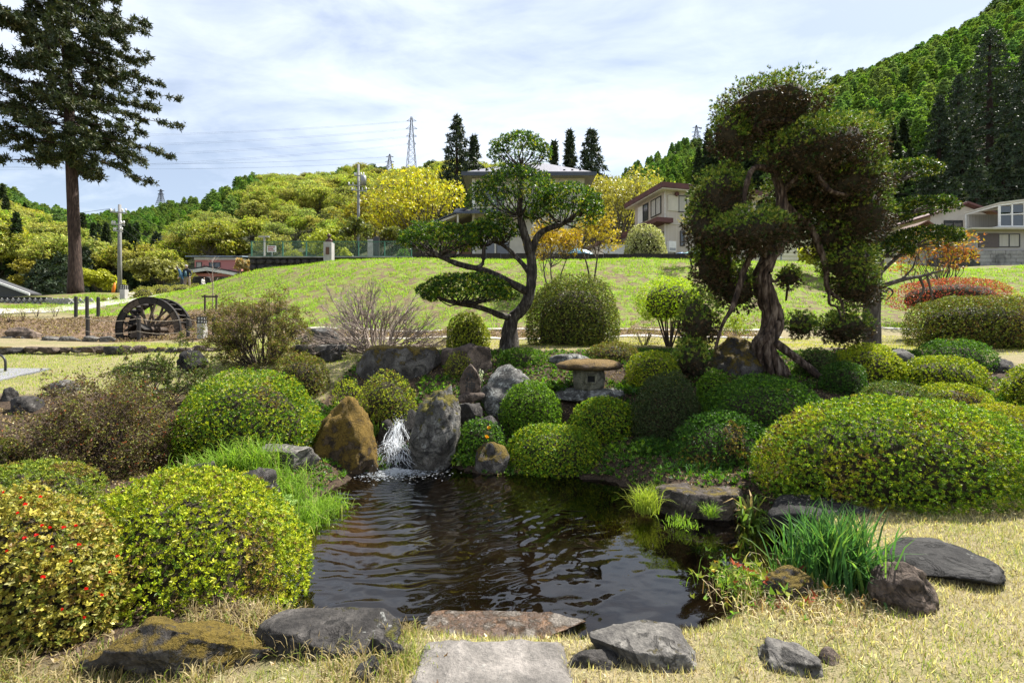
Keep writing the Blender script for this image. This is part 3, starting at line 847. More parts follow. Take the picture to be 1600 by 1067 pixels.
def newcoll(n): return bpy.data.collections.new(n)
c_larch, c_olive, c_dark, c_pine = newcoll('larch_trees'), newcoll('spring_trees'), newcoll('cedar_trees'), newcoll('pine_trees')
for s in range(3):
    proto('larch_tree', conifer_mesh(9, 2.5, 50, 0.12, LARCH, 0.40, 32, 0.12, 0.6, seed=100 + s, top_round=.6), MT['bark'], 'card', 'forest', c_larch)
    proto('spring_tree', broad_mesh(8, 3.2, OLIVE, 0.30, 36, 56, 0.18, seed=110 + s, airy=.55), MT['bark'], 'card', 'forest', c_olive)
for s in range(2):
    proto('cedar_tree', conifer_mesh(11, 2.0, 60, 0.06, DARKC, 0.60, 14, 0.30, 0.85, seed=120 + s), MT['bark_red'], 'card', 'forest', c_dark)
    proto('pine_tree', broad_mesh(9, 2.8, [(3, (0.045, 0.075, 0.022)), (1, (0.07, 0.10, 0.03))], 0.40, 22, 30, 0.35, seed=130 + s), MT['bark_red'], 'card', 'forest', c_pine)

def mixsel(n, w):
    return rng.choice(len(w), n, p=np.array(w) / sum(w))
def forest(sample, n, smin, smax, pickf, names, **kw):
    pts, t, u = sample(n, **kw)
    sel = pickf(pts, t, u)
    for k, (nm, lb, coll) in enumerate(names):
        m = sel == k
        if m.any(): scatter(nm, lb, pts[m], rng.uniform(smin, smax, m.sum()), coll)

def f_west(p, t, u):
    k = vnoise(p * .035, 51) + t * 1.9 - 0.50
    return np.where(k > 0.15, 0, np.where(rng.random(len(t)) < .10, 2, 1))
forest(hill_west, 1000, 0.55, 0.95, f_west, [('forest', 'green larch wood high on the hillside behind the tall conifer', c_larch), ('forest', 'yellow olive broadleaf wood low on the hillside at the picture edge', c_olive), ('forest', 'dark cedars among the larch on the hillside', c_dark)])
forest(hill_valley, 1900, 0.7, 1.15, lambda p, t, u: np.where(vnoise(p * .02, 52) > .62, 1, np.where((t < .16) & (rng.random(len(t)) < .6), 2, 0)), [('forest', 'distant larch wood on the ridge closing the valley', c_larch), ('forest', 'olive broadleaf patches on the valley ridge', c_olive), ('forest', 'dark cedars along the foot of the valley ridge', c_dark)])
def f_mid(p, t, u):
    n_ = vnoise(p * .04, 53)
    return np.where((u < .17) & (n_ > -.45) & (t > .25), 1, np.where((t > .93) & (u > .36) & (rng.random(len(t)) < .30), 2, np.where((n_ > .72), 1, 0)))
forest(hill_mid, 980, 0.55, 0.95, f_mid, [('forest', 'olive yellow broadleaf wood covering the low hill', c_olive), ('forest', 'green larch group at the end of the low hill', c_larch), ('forest', 'dark pines along the crest of the low hill', c_pine)])
forest(hill_far, 1700, 0.7, 1.2, lambda p, t, u: np.where(vnoise(p * .02, 54) > .7, 1, 0), [('forest', 'bright green larch wood on the distant hill', c_larch), ('forest', 'dark pines dotted over the distant hill', c_pine)])
def f_east(p, t, u):
    n_ = vnoise(p * .03, 55)
    low = (t < .10 + .22 * sstep(.35, .75, u))
    return np.where(low & (rng.random(len(t)) < .85), 1, np.where((t > .9) & (rng.random(len(t)) < .5), 2, np.where((n_ > .78) & (t < .6), 3, 0)))
forest(hill_east, 2100, 0.75, 1.25, f_east, [('forest', 'green larch wood climbing the steep hillside', c_larch), ('forest', 'dark cedar wood at the foot of the steep hillside', c_dark), ('forest', 'dark pines along the crest of the steep hillside', c_pine), ('forest', 'yellow spring trees dotted through the larch', c_olive)])

def tree(name, label, px, Y, pytop, wpx, kind, pal, seed, zb=None, group=None, leaf=None, crown0=None, nclump=None, per=None, stems=1, bark='bark', tm=None, airy=.3, taper=.85):
    x = (px - 800) * Y / F
    z0 = gz(x, Y) - .1 if zb is None else zb
    h = zpx(pytop, Y) - z0; rad = wpx / 2 * Y / F
    t = thing(name, label, 'tree', (x, Y, z0), group=group)
    if kind == 'conifer':
        rad *= 2.0 if 59 < Y < 67 and px < 1000 else 1.3
        T, P, N, C, S = conifer_mesh(h, rad, int(h * 5.2), crown0 if crown0 is not None else .05, pal, leaf or max(.40, Y * .0098), per or 24, .28, taper, seed=seed)
        tm = tm or 'spray'
    else:
        T, P, N, C, S = broad_mesh(h, rad, pal, leaf or max(.16, Y * .0052), nclump or 40, per or 60, crown0 if crown0 is not None else .25, seed=seed, stems=stems, airy=airy)
        tm = tm or 'card'
    T.build('trunk', MT[bark], t)
    leaves('crown', P, N, S, C, tm, 'needle' if kind == 'conifer' else 'leaf', t)
    return t

tree('yellow_tree', 'tall spreading tree with fresh yellow leaves beside the dark cedars behind the fence', 652, 52, 250, 165, 'b', YELLOW, 201, nclump=60, per=55, crown0=.18)
tree('yellow_tree', 'yellow leaved tree partly behind the pylon top, next to the taller yellow one', 585, 58, 292, 110, 'b', [(2, (0.27, 0.22, 0.03)), (1, (0.22, 0.21, .04))], 202, nclump=40)
tree('yellow_tree', 'large pale yellow tree between the two big houses', 955, 50, 246, 150, 'b', [(3, (0.28, 0.25, 0.06)), (1, (0.31, .26, .04))], 203, nclump=55, crown0=.12)
tree('yellow_tree', 'yellow tree left of the white house roof at the houses', 905, 55, 258, 110, 'b', [(3, (0.26, 0.23, 0.05))], 209, nclump=40, crown0=.12)
tree('cedar_tree', 'tallest dark cedar standing behind the white house', 714, 60, 182, 66, 'conifer', DARKC, 204, bark='bark_red', taper=.8)
tree('cedar_tree', 'second dark cedar close beside the tallest one behind the white house', 740, 61, 211, 50, 'conifer', DARKC, 205, bark='bark_red')
tree('cedar_tree', 'slim dark cedar rising just beside the topmost cloud of the pruned tree', 866, 66, 222, 26, 'conifer', DARKC, 206, bark='bark_red')
tree('cedar_tree', 'dark cedar behind the house roof, thinner of the close pair', 890, 66, 204, 34, 'conifer', DARKC, 207, bark='bark_red')
tree('cedar_tree', 'dark cedar behind the house roof, broader of the close pair', 924, 66, 203, 46, 'conifer', DARKC, 208, bark='bark_red', taper=.6)
tree('spring_tree', 'yellow green tree above the pink house at the foot of the low hill', 350, 74, 338, 92, 'b', [(3, (0.20, 0.21, .03)), (1, (.25, .22, .03))], 210, nclump=45)
tree('spring_tree', 'low bright lime tree behind the bust and the green fence', 512, 36, 349, 64, 'b', [(3, (0.28, 0.30, .04))], 211, nclump=34, crown0=.1)
tree('garden_pine', 'pruned dark pine with bare trunk behind the green fence, near the utility pole', 558, 33, 340, 58, 'b', [(3, (.075, .09, .022)), (1, (.14, .14, .03))], 212, nclump=20, per=40, crown0=.30, bark='bark_red')
tree('garden_pine', 'pruned pine with bare trunk at the fence end by the stone monument', 612, 34, 343, 48, 'b', [(3, (.10, .11, .025)), (1, (.16, .15, .03))], 213, nclump=16, per=40, crown0=.35, bark='bark_red')
tree('spring_tree', 'olive rounded tree behind the two walking people', 250, 52, 402, 80, 'b', [(3, (.20, .19, .05)), (1, (.15, .15, .045))], 214, nclump=45, per=60, crown0=.08)
tree('yellow_shrub', 'bright yellow green bush right of the tall conifer trunk', 152, 42, 419, 58, 'b', [(3, (.30, .30, .03))], 215, nclump=30, crown0=.05)
tree('yellow_tree', 'yellow tree at the picture edge low on the wooded hill', 22, 78, 352, 90, 'b', YELLOW, 216, zb=9, nclump=40, crown0=.1)
tree('spring_tree', 'olive tree at the picture edge above the grey roof', -22, 74, 330, 90, 'b', OLIVE, 217, zb=8, nclump=40, crown0=.1)
tree('spring_tree', 'fresh lime tree on the hillside just left of the conifer trunk', 78, 84, 374, 56, 'b', [(3, (.17, .24, .03))], 218, zb=9, nclump=34, crown0=.08)
tree('yellow_tree', 'small golden tree between the lime tree and the picture edge', 48, 70, 392, 46, 'b', [(3, (.26, .22, .04))], 219, zb=7, nclump=26, crown0=.1)
for i, (px, Y, top, w, lb) in enumerate([(95, 64, 398, 40, 'dark cedar just left of the tall conifer trunk'), (132, 70, 388, 36, 'dark cedar just right of the tall conifer trunk'), (66, 66, 408, 34, 'short dark cedar above the grey roof'),
                                         (206, 80, 372, 40, 'dark cedar just right of the utility pole'), (230, 74, 385, 46, 'broad dark cedar between utility pole and olive tree'), (160, 84, 380, 36, 'dark cedar left of the utility pole'), (246, 84, 366, 34, 'dark cedar top behind the olive rounded tree')]):
    tree('cedar_tree', lb, px, Y, top, w, 'conifer', DARKC, 230 + i, bark='bark_red', taper=.6, group='cedars along the valley floor')
for i, (px, Y, top, w, lb) in enumerate([(1545, 72, 48, 150, 'tallest black cedar towering over the roofs on the right hand side'), (1612, 66, 70, 150, 'wide black cedar at the picture edge above the glass sunroom'), (1468, 80, 150, 84, 'black cedar left of the tallest one above the cream gable'),
                                         (1505, 66, 200, 90, 'shorter black cedar directly behind the cream gable'), (1420, 84, 236, 70, 'black cedar behind the flat topped pruned tree'), (1565, 62, 215, 100, 'dense low black cedar behind the sunroom'), (1385, 88, 262, 60, 'small black cedar showing beside the twisted juniper'), (1660, 60, 130, 140, 'black cedar mostly cut off by the picture edge'), (1450, 70, 262, 80, 'low black cedar between the cream gable and the pruned tree'), (1580, 78, 120, 130, 'black cedar filling the gap behind the glass sunroom'), (1500, 84, 118, 110, 'tall black cedar behind the gap of the two tallest'), (1525, 60, 250, 90, 'dense black cedar just above the cream gable ridge'), (1490, 58, 282, 70, 'lowest black cedar touching the cream gable roof')]):
    tree('cedar_tree', lb, px, Y, top, w, 'conifer', DARKC, 250 + i, bark='bark_red', taper=.75, per=22, group='cedars behind the houses', leaf=.62)

# the tall conifer at the picture edge
X0, Y0 = at(118, 459, 30)[0], 30.0
z0 = gz(X0, Y0) - .15
t = thing('tall_conifer', 'tall conifer with bare reddish trunk beside the paved path', 'tree', (X0, Y0, z0))
T = Tubes()
tp = np.array([[0, 0, 0], [-.05, 0, 3], [-.25, 0, 8], [-.5, 0, 14], [-.75, 0, 20], [-.95, 0, 28]])
T.add(resample(tp, 30), [0.42, 0.32, 0.30, 0.27, 0.21, 0.15, 0.07], 14, rough=0.07, seed=3)
r = np.random.default_rng(77); P = []; N = []
for b in range(190):
    f = (b + r.uniform(0, 1)) / 190
    z = 7.9 + f * 20.5
    L = np.interp(f, [0, .05, .15, .3, .5, .75, 1], [2.4, 4.0, 5.4, 5.3, 4.6, 3.0, .8]) * r.uniform(.62, 1.08)
    a = b * 2.39996 + r.uniform(-.5, .5)
    d = np.array([math.cos(a), math.sin(a), 0]); s = np.array([-d[1], d[0], 0])
    base = np.array([np.interp(z, tp[:, 2], tp[:, 0]), 0, z]); up = r.uniform(-.12, .18) - (0.12 if f < .25 else 0)
    ts = np.linspace(0, 1, 8)
    bend = r.normal(0, .10) * L
    bp = base + d * (L * ts)[:, None] + s * (bend * ts ** 2)[:, None] + np.array([0, 0, 1]) * (L * (up * ts - .12 * ts ** 2 + .10 * ts ** 3))[:, None]
    T.add(bp, [.05 * (1.2 - f), .012], 4, cap=False)
    for k in range(int(4 + L * 2.4)):
        t0 = r.uniform(.16, 1.0); q0 = np.array([np.interp(t0, ts, bp[:, j]) for j in range(3)])
        sg = r.choice([-1, 1]); tl = r.uniform(.35, 1.0) * (0.35 + (1 - t0) * .9) * min(1.3, L * .30)
        dv = d * r.uniform(.3, .9) + s * sg * r.uniform(.4, 1.0) + np.array([0, 0, r.uniform(-.30, .16)]); dv /= np.linalg.norm(dv)
        T.add(np.array([q0, q0 + dv * tl * .5 + [0, 0, .03], q0 + dv * tl]), [.012, .005], 3, cap=False)
        m = int(7 + tl * 14); tt = r.uniform(.15, 1.05, m)
        P.append(q0 + dv * (tl * tt)[:, None] + r.normal(0, .07, (m, 3))); N.append(dv + r.normal(0, .55, (m, 3)))
P = np.vstack(P); N = np.vstack(N)
T.build('trunk', MT['bark_red'], t)
leaves('crown', P, N, r.uniform(.19, .33, len(P)), pick([(3, (.024, .036, .013)), (2, (.040, .050, .017)), (1, (.060, .060, .022))], len(P)), 'spray', 'needle', t)

# ------------------------------------------------------------------ clipped shrubs
def dome(t, p=2.2, eq=0.32, tuck=0.22):
    up = np.clip((t - eq) / (1 - eq), 0, 1); dn = np.clip((eq - t) / eq, 0, 1)
    return np.where(t > eq, (1 - up ** p) ** (1 / p), 1 - tuck * dn ** 2)

def dome_xyz(a, b, h, u, t, k, seed, lump, p, eq, tuck):
    rho = dome(t, p, eq, tuck)
    d = np.stack([np.cos(u) * rho * a, np.sin(u) * rho * b, t * h], -1)
    n_ = 1 + lump * fbm(d * (1.1 / max(min(a, b), .2)) + seed * 3.7, 3, seed) + (0.018 / max(min(a, b), .3)) * fbm(d * 7.0 + seed, 2, seed + 3)
    c = np.array([0, 0, h * eq])
    return c + (d - c) * (n_ * k)[..., None]

def shrub(name, label, px0, px1, pyt, pyb, Y, pal, tm='azalea', leaf=1.0, dens=1.0, lump=0.07, p=2.2, eq=.32, tuck=.2, bdepth=.9, seed=None, group=None, core=True, patch=None, mat='leaf', sink=.04, stem=None, cat='shrub', spread=.65, thick=.26):
    seed = seed if seed is not None else int(px0 * 7 + pyt * 3) % 9973
    r = np.random.default_rng(seed)
    a = (px1 - px0) / 2 * Y / F; b = a * bdepth
    x = ((px0 + px1) / 2 - 800) * Y / F
    ztop = zpx(pyt, Y)
    zb = zpx(pyb, Y - .75 * b)
    if stem is None:
        zb = min([zb, gz(x, Y), gz(x, Y - b * .8), gz(x - a * .8, Y), gz(x + a * .8, Y)]) - sink if sink >= 0 else zb
    h = ztop - zb
    t = thing(name, label, cat, (x, Y, zb), group=group)
    L = (0.0225 + 0.0016 * Y) * leaf
    a -= .85 * L; b -= .85 * L; h -= .8 * L
    area = 2 * PI * ((a * b) ** 1.6 + (a * h) ** 1.6 + (b * h) ** 1.6) ** (1 / 1.6) / 3 ** (1 / 1.6)
    n = int(area * (1.30 if Y < 8 else 1.1) * dens / (0.82 * L) ** 2)
    # area weighted t by rejection
    tt = np.sort(r.uniform(0, 1, 400)); pr = dome(tt, p, eq, tuck); dz = np.gradient(tt) * h; dr = np.gradient(pr) * (a + b) / 2
    w = pr * np.hypot(dz, dr) + 1e-9; cdf = np.cumsum(w) / w.sum()
    t_ = np.interp(r.uniform(0, 1, n), cdf, tt); u_ = r.uniform(0, 2 * PI, n)
    k = 1 - thick * r.uniform(0, 1, n) ** 2.0 + r.normal(0, .012, n) + (r.random(n) < .05) * r.uniform(0, .045, n) / max(min(a, h), .25)
    kp = (np.sin(u_) < .45) | (t_ > .8) | (r.random(n) < .4)            # thinner on the side turned away from the garden
    u_, t_, k = u_[kp], t_[kp], k[kp]; n = len(k)
    P = dome_xyz(a, b, h, u_, t_, k, seed, lump, p, eq, tuck)
    e = 1e-3
    Pu = dome_xyz(a, b, h, u_ + e, t_, k, seed, 0, p, eq, tuck) - dome_xyz(a, b, h, u_, t_, k, seed, 0, p, eq, tuck)
    Nn = (P - np.array([0, 0, h * eq])) / np.array([a, b, h * (1 - eq)]) ** 2
    Nn /= np.linalg.norm(Nn, axis=1)[:, None] + 1e-9
    Nn = Nn + np.array([0, 0, .35]) + r.normal(0, spread, (n, 3))
    C = pick(pal, n, r)
    if patch is None and tm == 'azalea': patch = (BR, 2.4, .78)
    if patch is not None:
        pn = fbm(P * patch[1] + seed, 3, seed + 5)
        m = pn > patch[2]
        m &= r.random(n) < .8
        C[m] = pick(patch[0], int(m.sum()), r)
    leaves('foliage', P, Nn, L * r.uniform(.75, 1.2, n), C, tm + ('_near' if Y < 5.4 else ''), mat, t)
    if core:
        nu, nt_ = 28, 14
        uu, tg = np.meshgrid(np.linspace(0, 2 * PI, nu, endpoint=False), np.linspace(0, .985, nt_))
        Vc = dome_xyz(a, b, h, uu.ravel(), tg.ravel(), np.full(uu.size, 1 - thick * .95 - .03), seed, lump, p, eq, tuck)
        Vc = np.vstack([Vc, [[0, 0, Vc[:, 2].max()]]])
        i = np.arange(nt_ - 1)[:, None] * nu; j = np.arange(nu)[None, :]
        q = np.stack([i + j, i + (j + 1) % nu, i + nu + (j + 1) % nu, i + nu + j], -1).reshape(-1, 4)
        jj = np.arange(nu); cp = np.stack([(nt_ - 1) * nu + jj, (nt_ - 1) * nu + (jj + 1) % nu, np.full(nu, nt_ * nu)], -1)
        mesh_np('shade_core', Vc, [q, cp], MT['core'], t, smooth=True)  # solid dome added under the leaves to block light
        # a few stems into the ground
    rs = np.random.default_rng(seed + 1)
    for s_ in range(stem or (0 if core else 5)):
        an = rs.uniform(0, 2 * PI); k0 = rs.uniform(0, .12) if stem else rs.uniform(0, .3)
        b0 = np.array([math.cos(an) * a * k0, math.sin(an) * b * k0, (gz(x, Y) - zb - .05) if stem else -.05])
        b1 = np.array([math.cos(an) * a * .5, math.sin(an) * b * .5, h * .45])
        Ts = Tubes(); Ts.add(resample([b0, (b0 + b1) / 2 + rs.normal(0, .04 * a, 3), b1], 6), [max(.012, a * .03), max(.006, a * .018)], 5)
        Ts.build('stem', MT['twig_dk'], t)
    return t

YG = [(4, (.290, .315, .016)), (3, (.185, .245, .016)), (2, (.070, .115, .012)), (1.3, (.37, .36, .035)), (.5, (.13, .085, .03))]
MG = [(4, (.105, .200, .014)), (3, (.060, .115, .012)), (2.4, (.175, .270, .018)), (1, (.030, .060, .010))]
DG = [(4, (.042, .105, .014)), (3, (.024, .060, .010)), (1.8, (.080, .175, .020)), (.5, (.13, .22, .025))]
BG = [(3, (.115, .130, .020)), (2, (.175, .175, .030)), (2, (.125, .080, .034)), (1, (.050, .055, .015)), (.7, (.21, .14, .05))]
GY = [(3, (.070, .115, .026)), (2, (.115, .155, .045)), (2, (.036, .062, .016)), (.8, (.12, .09, .04))]
BR = [(2, (.15, .095, .035)), (1, (.09, .060, .028)), (1.5, (.24, .20, .03))]
BRONZE = [(3, (.27, .24, .045)), (2, (.33, .26, .05)), (2, (.125, .145, .026)), (1.2, (.18, .11, .03)), (1, (.40, .36, .13))]

shrub('azalea_shrub', 'bronze green azalea dome with scattered red flowers at the picture corner', -110, 188, 762, 1005, 2.72, BRONZE, 'round', .85, dens=1.0, lump=.06, tuck=.05, p=2.0, eq=.25, bdepth=.75)
shrub('azalea_shrub', 'big yellow green azalea dome beside the pond behind the mossy stone', 112, 482, 726, 985, 3.50, YG, 'azalea', 1.0, lump=.05, p=2.0, eq=.18, tuck=.05, bdepth=.90, patch=(BR, 3.0, .45))
shrub('azalea_shrub', 'low dull green azalea behind the red flowered one', -60, 148, 722, 800, 4.55, [(3, (.17, .21, .025)), (2, (.08, .115, .018)), (1, (.24, .24, .03))], 'azalea', .95)
shrub('azalea_shrub', 'small olive azalea at the picture edge below the bare soil', -60, 38, 683, 735, 5.7, BG, 'azalea')
shrub('azalea_shrub', 'green azalea mound between the brown twiggy bush and the waterfall', 284, 492, 580, 712, 6.75, YG[:3] + MG[:2], 'azalea', 1.0, p=2.3, lump=.08)
shrub('azalea_shrub', 'rounded brownish azalea above the green mound', 424, 516, 550, 628, 8.6, BG, 'azalea', .9)
shrub('azalea_shrub', 'loose light azalea above the waterfall, upper one', 516, 570, 588, 650, 8.1, YG, 'sparse', 1.0, dens=.7, lump=.18, core=False)
shrub('azalea_shrub', 'loose olive azalea just above the waterfall rocks', 560, 655, 582, 662, 7.9, YG + BG, 'sparse', 1.0, dens=.9, lump=.15)
shrub('boxwood_shrub', 'small round yellow green shrub between bare shrub and pruned tree', 694, 766, 485, 550, 11.0, [(3, (.30, .31, .03)), (2, (.18, .22, .025)), (1, (.07, .10, .018))], 'round', .9, p=2.0, lump=.10)
shrub('boxwood_shrub', 'very large dark round shrub behind the pruned tree trunk', 822, 967, 431, 557, 12.0, [(3, (.10, .125, .022)), (2, (.05, .07, .015)), (2, (.18, .19, .030)), (.6, (.13, .09, .035))], 'round', .85, p=2.5, lump=.05)
shrub('azalea_shrub', 'small sparse azalea growing on the boulder behind the stone tablet', 692, 746, 548, 602, 9.1, BG + YG[:1], 'sparse', .9, dens=1.1)
shrub('azalea_shrub', 'flat dark green azalea above the lichen covered boulder', 768, 866, 541, 590, 9.9, MG + DG[:1], 'azalea', .9)
shrub('azalea_shrub', 'round green azalea in front of the lichen covered boulder', 779, 879, 591, 684, 7.85, MG, 'round', .75, p=2.1)
shrub('azalea_shrub', 'low dark leafy azalea between pale waterfall boulder and round azalea', 712, 792, 656, 735, 7.25, DG + MG[:2], 'round', .85, lump=.16, dens=.8)
shrub('azalea_shrub', 'wide azalea dome overhanging the water below the lantern', 792, 946, 660, 757, 7.15, YG[1:3] + MG[:2] + YG[:1], 'round', .72, p=2.2, lump=.09)
shrub('azalea_shrub', 'little loose azalea at the water edge beside the wide dome', 938, 992, 690, 750, 7.05, YG[1:3] + MG, 'sparse', .85, dens=1.3, lump=.15)
shrub('azalea_shrub', 'azalea dome directly below the stone lantern', 888, 1000, 618, 695, 7.65, MG + YG[:2], 'round', .72)
shrub('juniper_shrub', 'tall grey topped dark clipped shrub right of the lantern', 985, 1098, 579, 735, 7.3, [(3, (.050, .072, .024)), (2, (.085, .105, .045)), (2, (.030, .045, .014)), (1, (.075, .058, .026))], 'round', .6, p=2.3, lump=.06)
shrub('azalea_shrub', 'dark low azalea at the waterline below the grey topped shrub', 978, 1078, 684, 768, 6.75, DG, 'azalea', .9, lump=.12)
shrub('azalea_shrub', 'yellow green azalea dome behind and right of the lantern', 974, 1064, 544, 618, 8.7, YG, 'round', .75, p=2.0)
shrub('azalea_shrub', 'brownish low azalea behind the mossy lantern roof', 914, 1002, 533, 570, 10.0, BG, 'azalea', .85)
shrub('azalea_shrub', 'small bright green azalea beside the grey topped shrub', 1088, 1142, 575, 640, 7.75, MG[:3], 'round', .75)
shrub('azalea_shrub', 'fresh green mound below the twisted juniper trunk', 1098, 1292, 586, 700, 7.0, DG + MG[:2], 'azalea', .9, lump=.10)
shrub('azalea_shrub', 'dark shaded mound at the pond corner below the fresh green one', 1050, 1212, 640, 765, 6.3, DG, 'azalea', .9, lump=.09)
shrub('azalea_shrub', 'huge wide azalea mound beside the dry lawn', 1180, 1602, 619, 822, 5.2, [(3, (.150, .235, .016)), (3, (.080, .145, .013)), (2.4, (.26, .30, .020)), (1, (.040, .075, .010))], 'azalea', 1.0, p=2.2, lump=.05, bdepth=.62, patch=(BR + YG[:1], 2.2, .42))
shrub('azalea_shrub', 'flat greyish azalea behind the huge mound', 1334, 1452, 594, 640, 7.3, GY + BG[:1], 'azalea', .85)
shrub('azalea_shrub', 'low yellow azalea behind the huge mound, next to the greyish one', 1428, 1542, 598, 645, 7.2, YG, 'azalea', .85)
shrub('azalea_shrub', 'yellow orange azalea at the picture edge behind the huge mound', 1478, 1650, 629, 730, 6.3, [(3, (.29, .29, .022)), (2, (.17, .20, .02)), (1, (.26, .18, .03))], 'azalea', .9)
shrub('azalea_shrub', 'bright yellow green azalea right of the juniper roots', 1298, 1406, 536, 602, 8.9, YG[:2] + YG[3:4], 'azalea', .95, p=2.0)
shrub('azalea_shrub', 'small grey green clipped dome beside the juniper roots', 1242, 1308, 543, 590, 9.0, GY, 'round', .6)
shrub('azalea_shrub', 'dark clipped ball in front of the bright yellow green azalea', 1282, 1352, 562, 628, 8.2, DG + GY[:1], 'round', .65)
shrub('azalea_shrub', 'yellow green flat azalea beside the round grey boulder', 1404, 1532, 554, 615, 8.5, YG[:3], 'azalea', .9)
shrub('azalea_shrub', 'dark green clipped azalea in front of the big hedge', 1428, 1548, 526, 592, 9.4, DG + MG[:1], 'azalea', .85)
shrub('clipped_hedge', 'big olive clipped hedge at the picture edge below the red leaved shrub', 1422, 1640, 460, 552, 12.0, [(3, (.11, .135, .020)), (2, (.06, .08, .014)), (2, (.19, .20, .028)), (1, (.15, .095, .03))], 'round', .85, p=2.8, bdepth=.7, cat='hedge', patch=(BR, 1.6, .5))
shrub('azalea_shrub', 'yellow green azalea cut off by the picture edge', 1568, 1660, 564, 650, 7.5, YG, 'azalea', .95)
shrub('red_shrub', 'flat topped shrub with red new leaves in front of the bank', 1394, 1577, 435, 482, 14.5, [(3, (.34, .045, .035)), (2, (.20, .06, .03)), (2, (.12, .11, .03)), (1.5, (.46, .09, .06))], 'sparse', .9, p=2.6, dens=.75, stem=6, sink=-1, bdepth=.6)
shrub('lime_shrub', 'lime yellow crowned shrub on dark stems left of the juniper', 996, 1098, 434, 500, 11.0, [(3, (.44, .52, .02)), (2, (.32, .45, .02)), (1, (.13, .20, .02))], 'azalea', .85, dens=.85, p=2.1, lump=.14, stem=9, sink=-1)
shrub('sparse_shrub', 'thin yellowish shrub between the large round shrub and the lime one', 980, 1032, 486, 548, 11.4, [(2, (.17, .16, .035)), (1, (.16, .09, .04)), (1, (.10, .11, .025))], 'sparse', .8, dens=.32, core=False, thick=.7, stem=8, sink=-1)
shrub('mock_orange_shrub', 'cream white flowering bush in front of the beige house', 974, 1040, 349, 402, 31.0, [(3, (.42, .40, .24)), (2, (.30, .30, .14)), (1, (.16, .18, .05))], 'round', 1.2, lump=.12)
shrub('clipped_shrub', 'low yellow dome behind the green mesh fence', 439, 478, 389, 404, 31.0, [(3, (.26, .27, .03)), (2, (.20, .22, .03))], 'round', 1.0)
shrub('clipped_shrub', 'low dark dome at the end of the green mesh fence', 617, 642, 388, 404, 31.0, DG + MG, 'round', 1.0)
for i, (a_, b_, t_, bo, Y_, lb) in enumerate([(4, 24, 476, 504, 19.8, 'pale small shrub at the picture edge beside the path'), (26, 44, 474, 503, 20.2, 'pale small shrub second from the picture edge beside the path'), (48, 66, 477, 497, 21.0, 'pale small shrub between path and mulch bed, lowest of its row'), (73, 98, 474, 496, 21.2, 'pale flat topped small shrub just before the black bollards')]):
    shrub('young_shrub', lb, a_, b_, t_, bo - 8, Y_, [(3, (.30, .29, .11)), (2, (.22, .22, .08))], 'sparse', .9, dens=.5, core=False, thick=.6, stem=5, sink=-1, group='small shrubs along the path')
for i, (a_, b_, t_, bo, Y_, lb) in enumerate([(205, 245, 446, 472, 27, 'pale yellow shrub right of the far lantern post'), (235, 272, 444, 466, 29, 'pale yellow shrub below the two walking people'), (262, 298, 443, 462, 31, 'pale yellow shrub hiding the legs of the walking people'), (295, 315, 441, 456, 33, 'pale yellow shrub right of the walking people'), (155, 170, 460, 478, 26.5, 'pale shrub behind the third black bollard'), (172, 190, 458, 478, 27.5, 'pale shrub left of the far lantern post')]):
    shrub('young_shrub', lb, a_, b_, t_, bo, Y_, [(3, (.27, .26, .06)), (2, (.20, .21, .05)), (1, (.32, .27, .08))], 'sparse', 1.0, dens=.8, lump=.2, group='pale hedge along the path')
MT['twig_br'] = noisy_mat('twig_bark_brown', [(0.3, (.05, .032, .022)), (0.7, (.20, .145, .11))], 20, .9, .2, 60)
# ------------------------------------------------------------------ twiggy shrubs
def twigs(T, start, target, rad, level, r, spread, tips, sides=4):
    v = target - start; L = np.linalg.norm(v)
    mid = (start + target) / 2 + r.normal(0, .09 * L, 3)
    pts = resample([start, mid, target], 5)
    T.add(pts, [rad, rad * .55], sides, cap=False)
    if level == 0:
        tips.append(target); return
    for k in range(r.integers(3, 5)):
        t0 = r.uniform(.35, 1.0); i = min(3, int(t0 * 4)); q = pts[i] + (pts[i + 1] - pts[i]) * (t0 * 4 - i)
        d = v / L + r.normal(0, spread, 3); d /= np.linalg.norm(d)
        twigs(T, q, q + d * L * r.uniform(.38, .62), rad * .55, level - 1, r, spread, tips, 3)

def twig_shrub(name, label, px0, px1, pyt, pyb, Y, nst, levels, mat, rad, leafpal=None, nleaf=0, leafs=.03, seed=0, spread=.42, bdepth=.8, hang=0.0, low=.25):
    r = np.random.default_rng(seed)
    a = (px1 - px0) / 2 * Y / F; b = a * bdepth; x = ((px0 + px1) / 2 - 800) * Y / F
    zb = min(zpx(pyb, Y), gz(x, Y)) - .03; h = zpx(pyt, Y) - zb
    t = thing(name, label, 'shrub', (x, Y, zb))
    T = Tubes(); tips = []
    for s in range(nst):
        u = r.uniform(0, 2 * PI); e = math.asin(r.uniform(low, 1))
        d = np.array([math.cos(u) * math.cos(e) * a, math.sin(u) * math.cos(e) * b, math.sin(e) * h]) * .68
        s0 = np.array([math.cos(u) * a * .10, math.sin(u) * b * .10, 0])
        twigs(T, s0, d, rad * r.uniform(.7, 1.2), levels, r, spread, tips)
    T.build('branches', mat, t)
    tips = np.array(tips)
    if nleaf:
        q = tips[r.integers(0, len(tips), nleaf)] + r.normal(0, .03, (nleaf, 3))
        leaves('foliage', q, r.normal(0, .6, (nleaf, 3)) + [0, 0, .5], leafs * r.uniform(.7, 1.3, nleaf), pick(leafpal, nleaf, r), 'sparse', 'leaf', t)
    return t

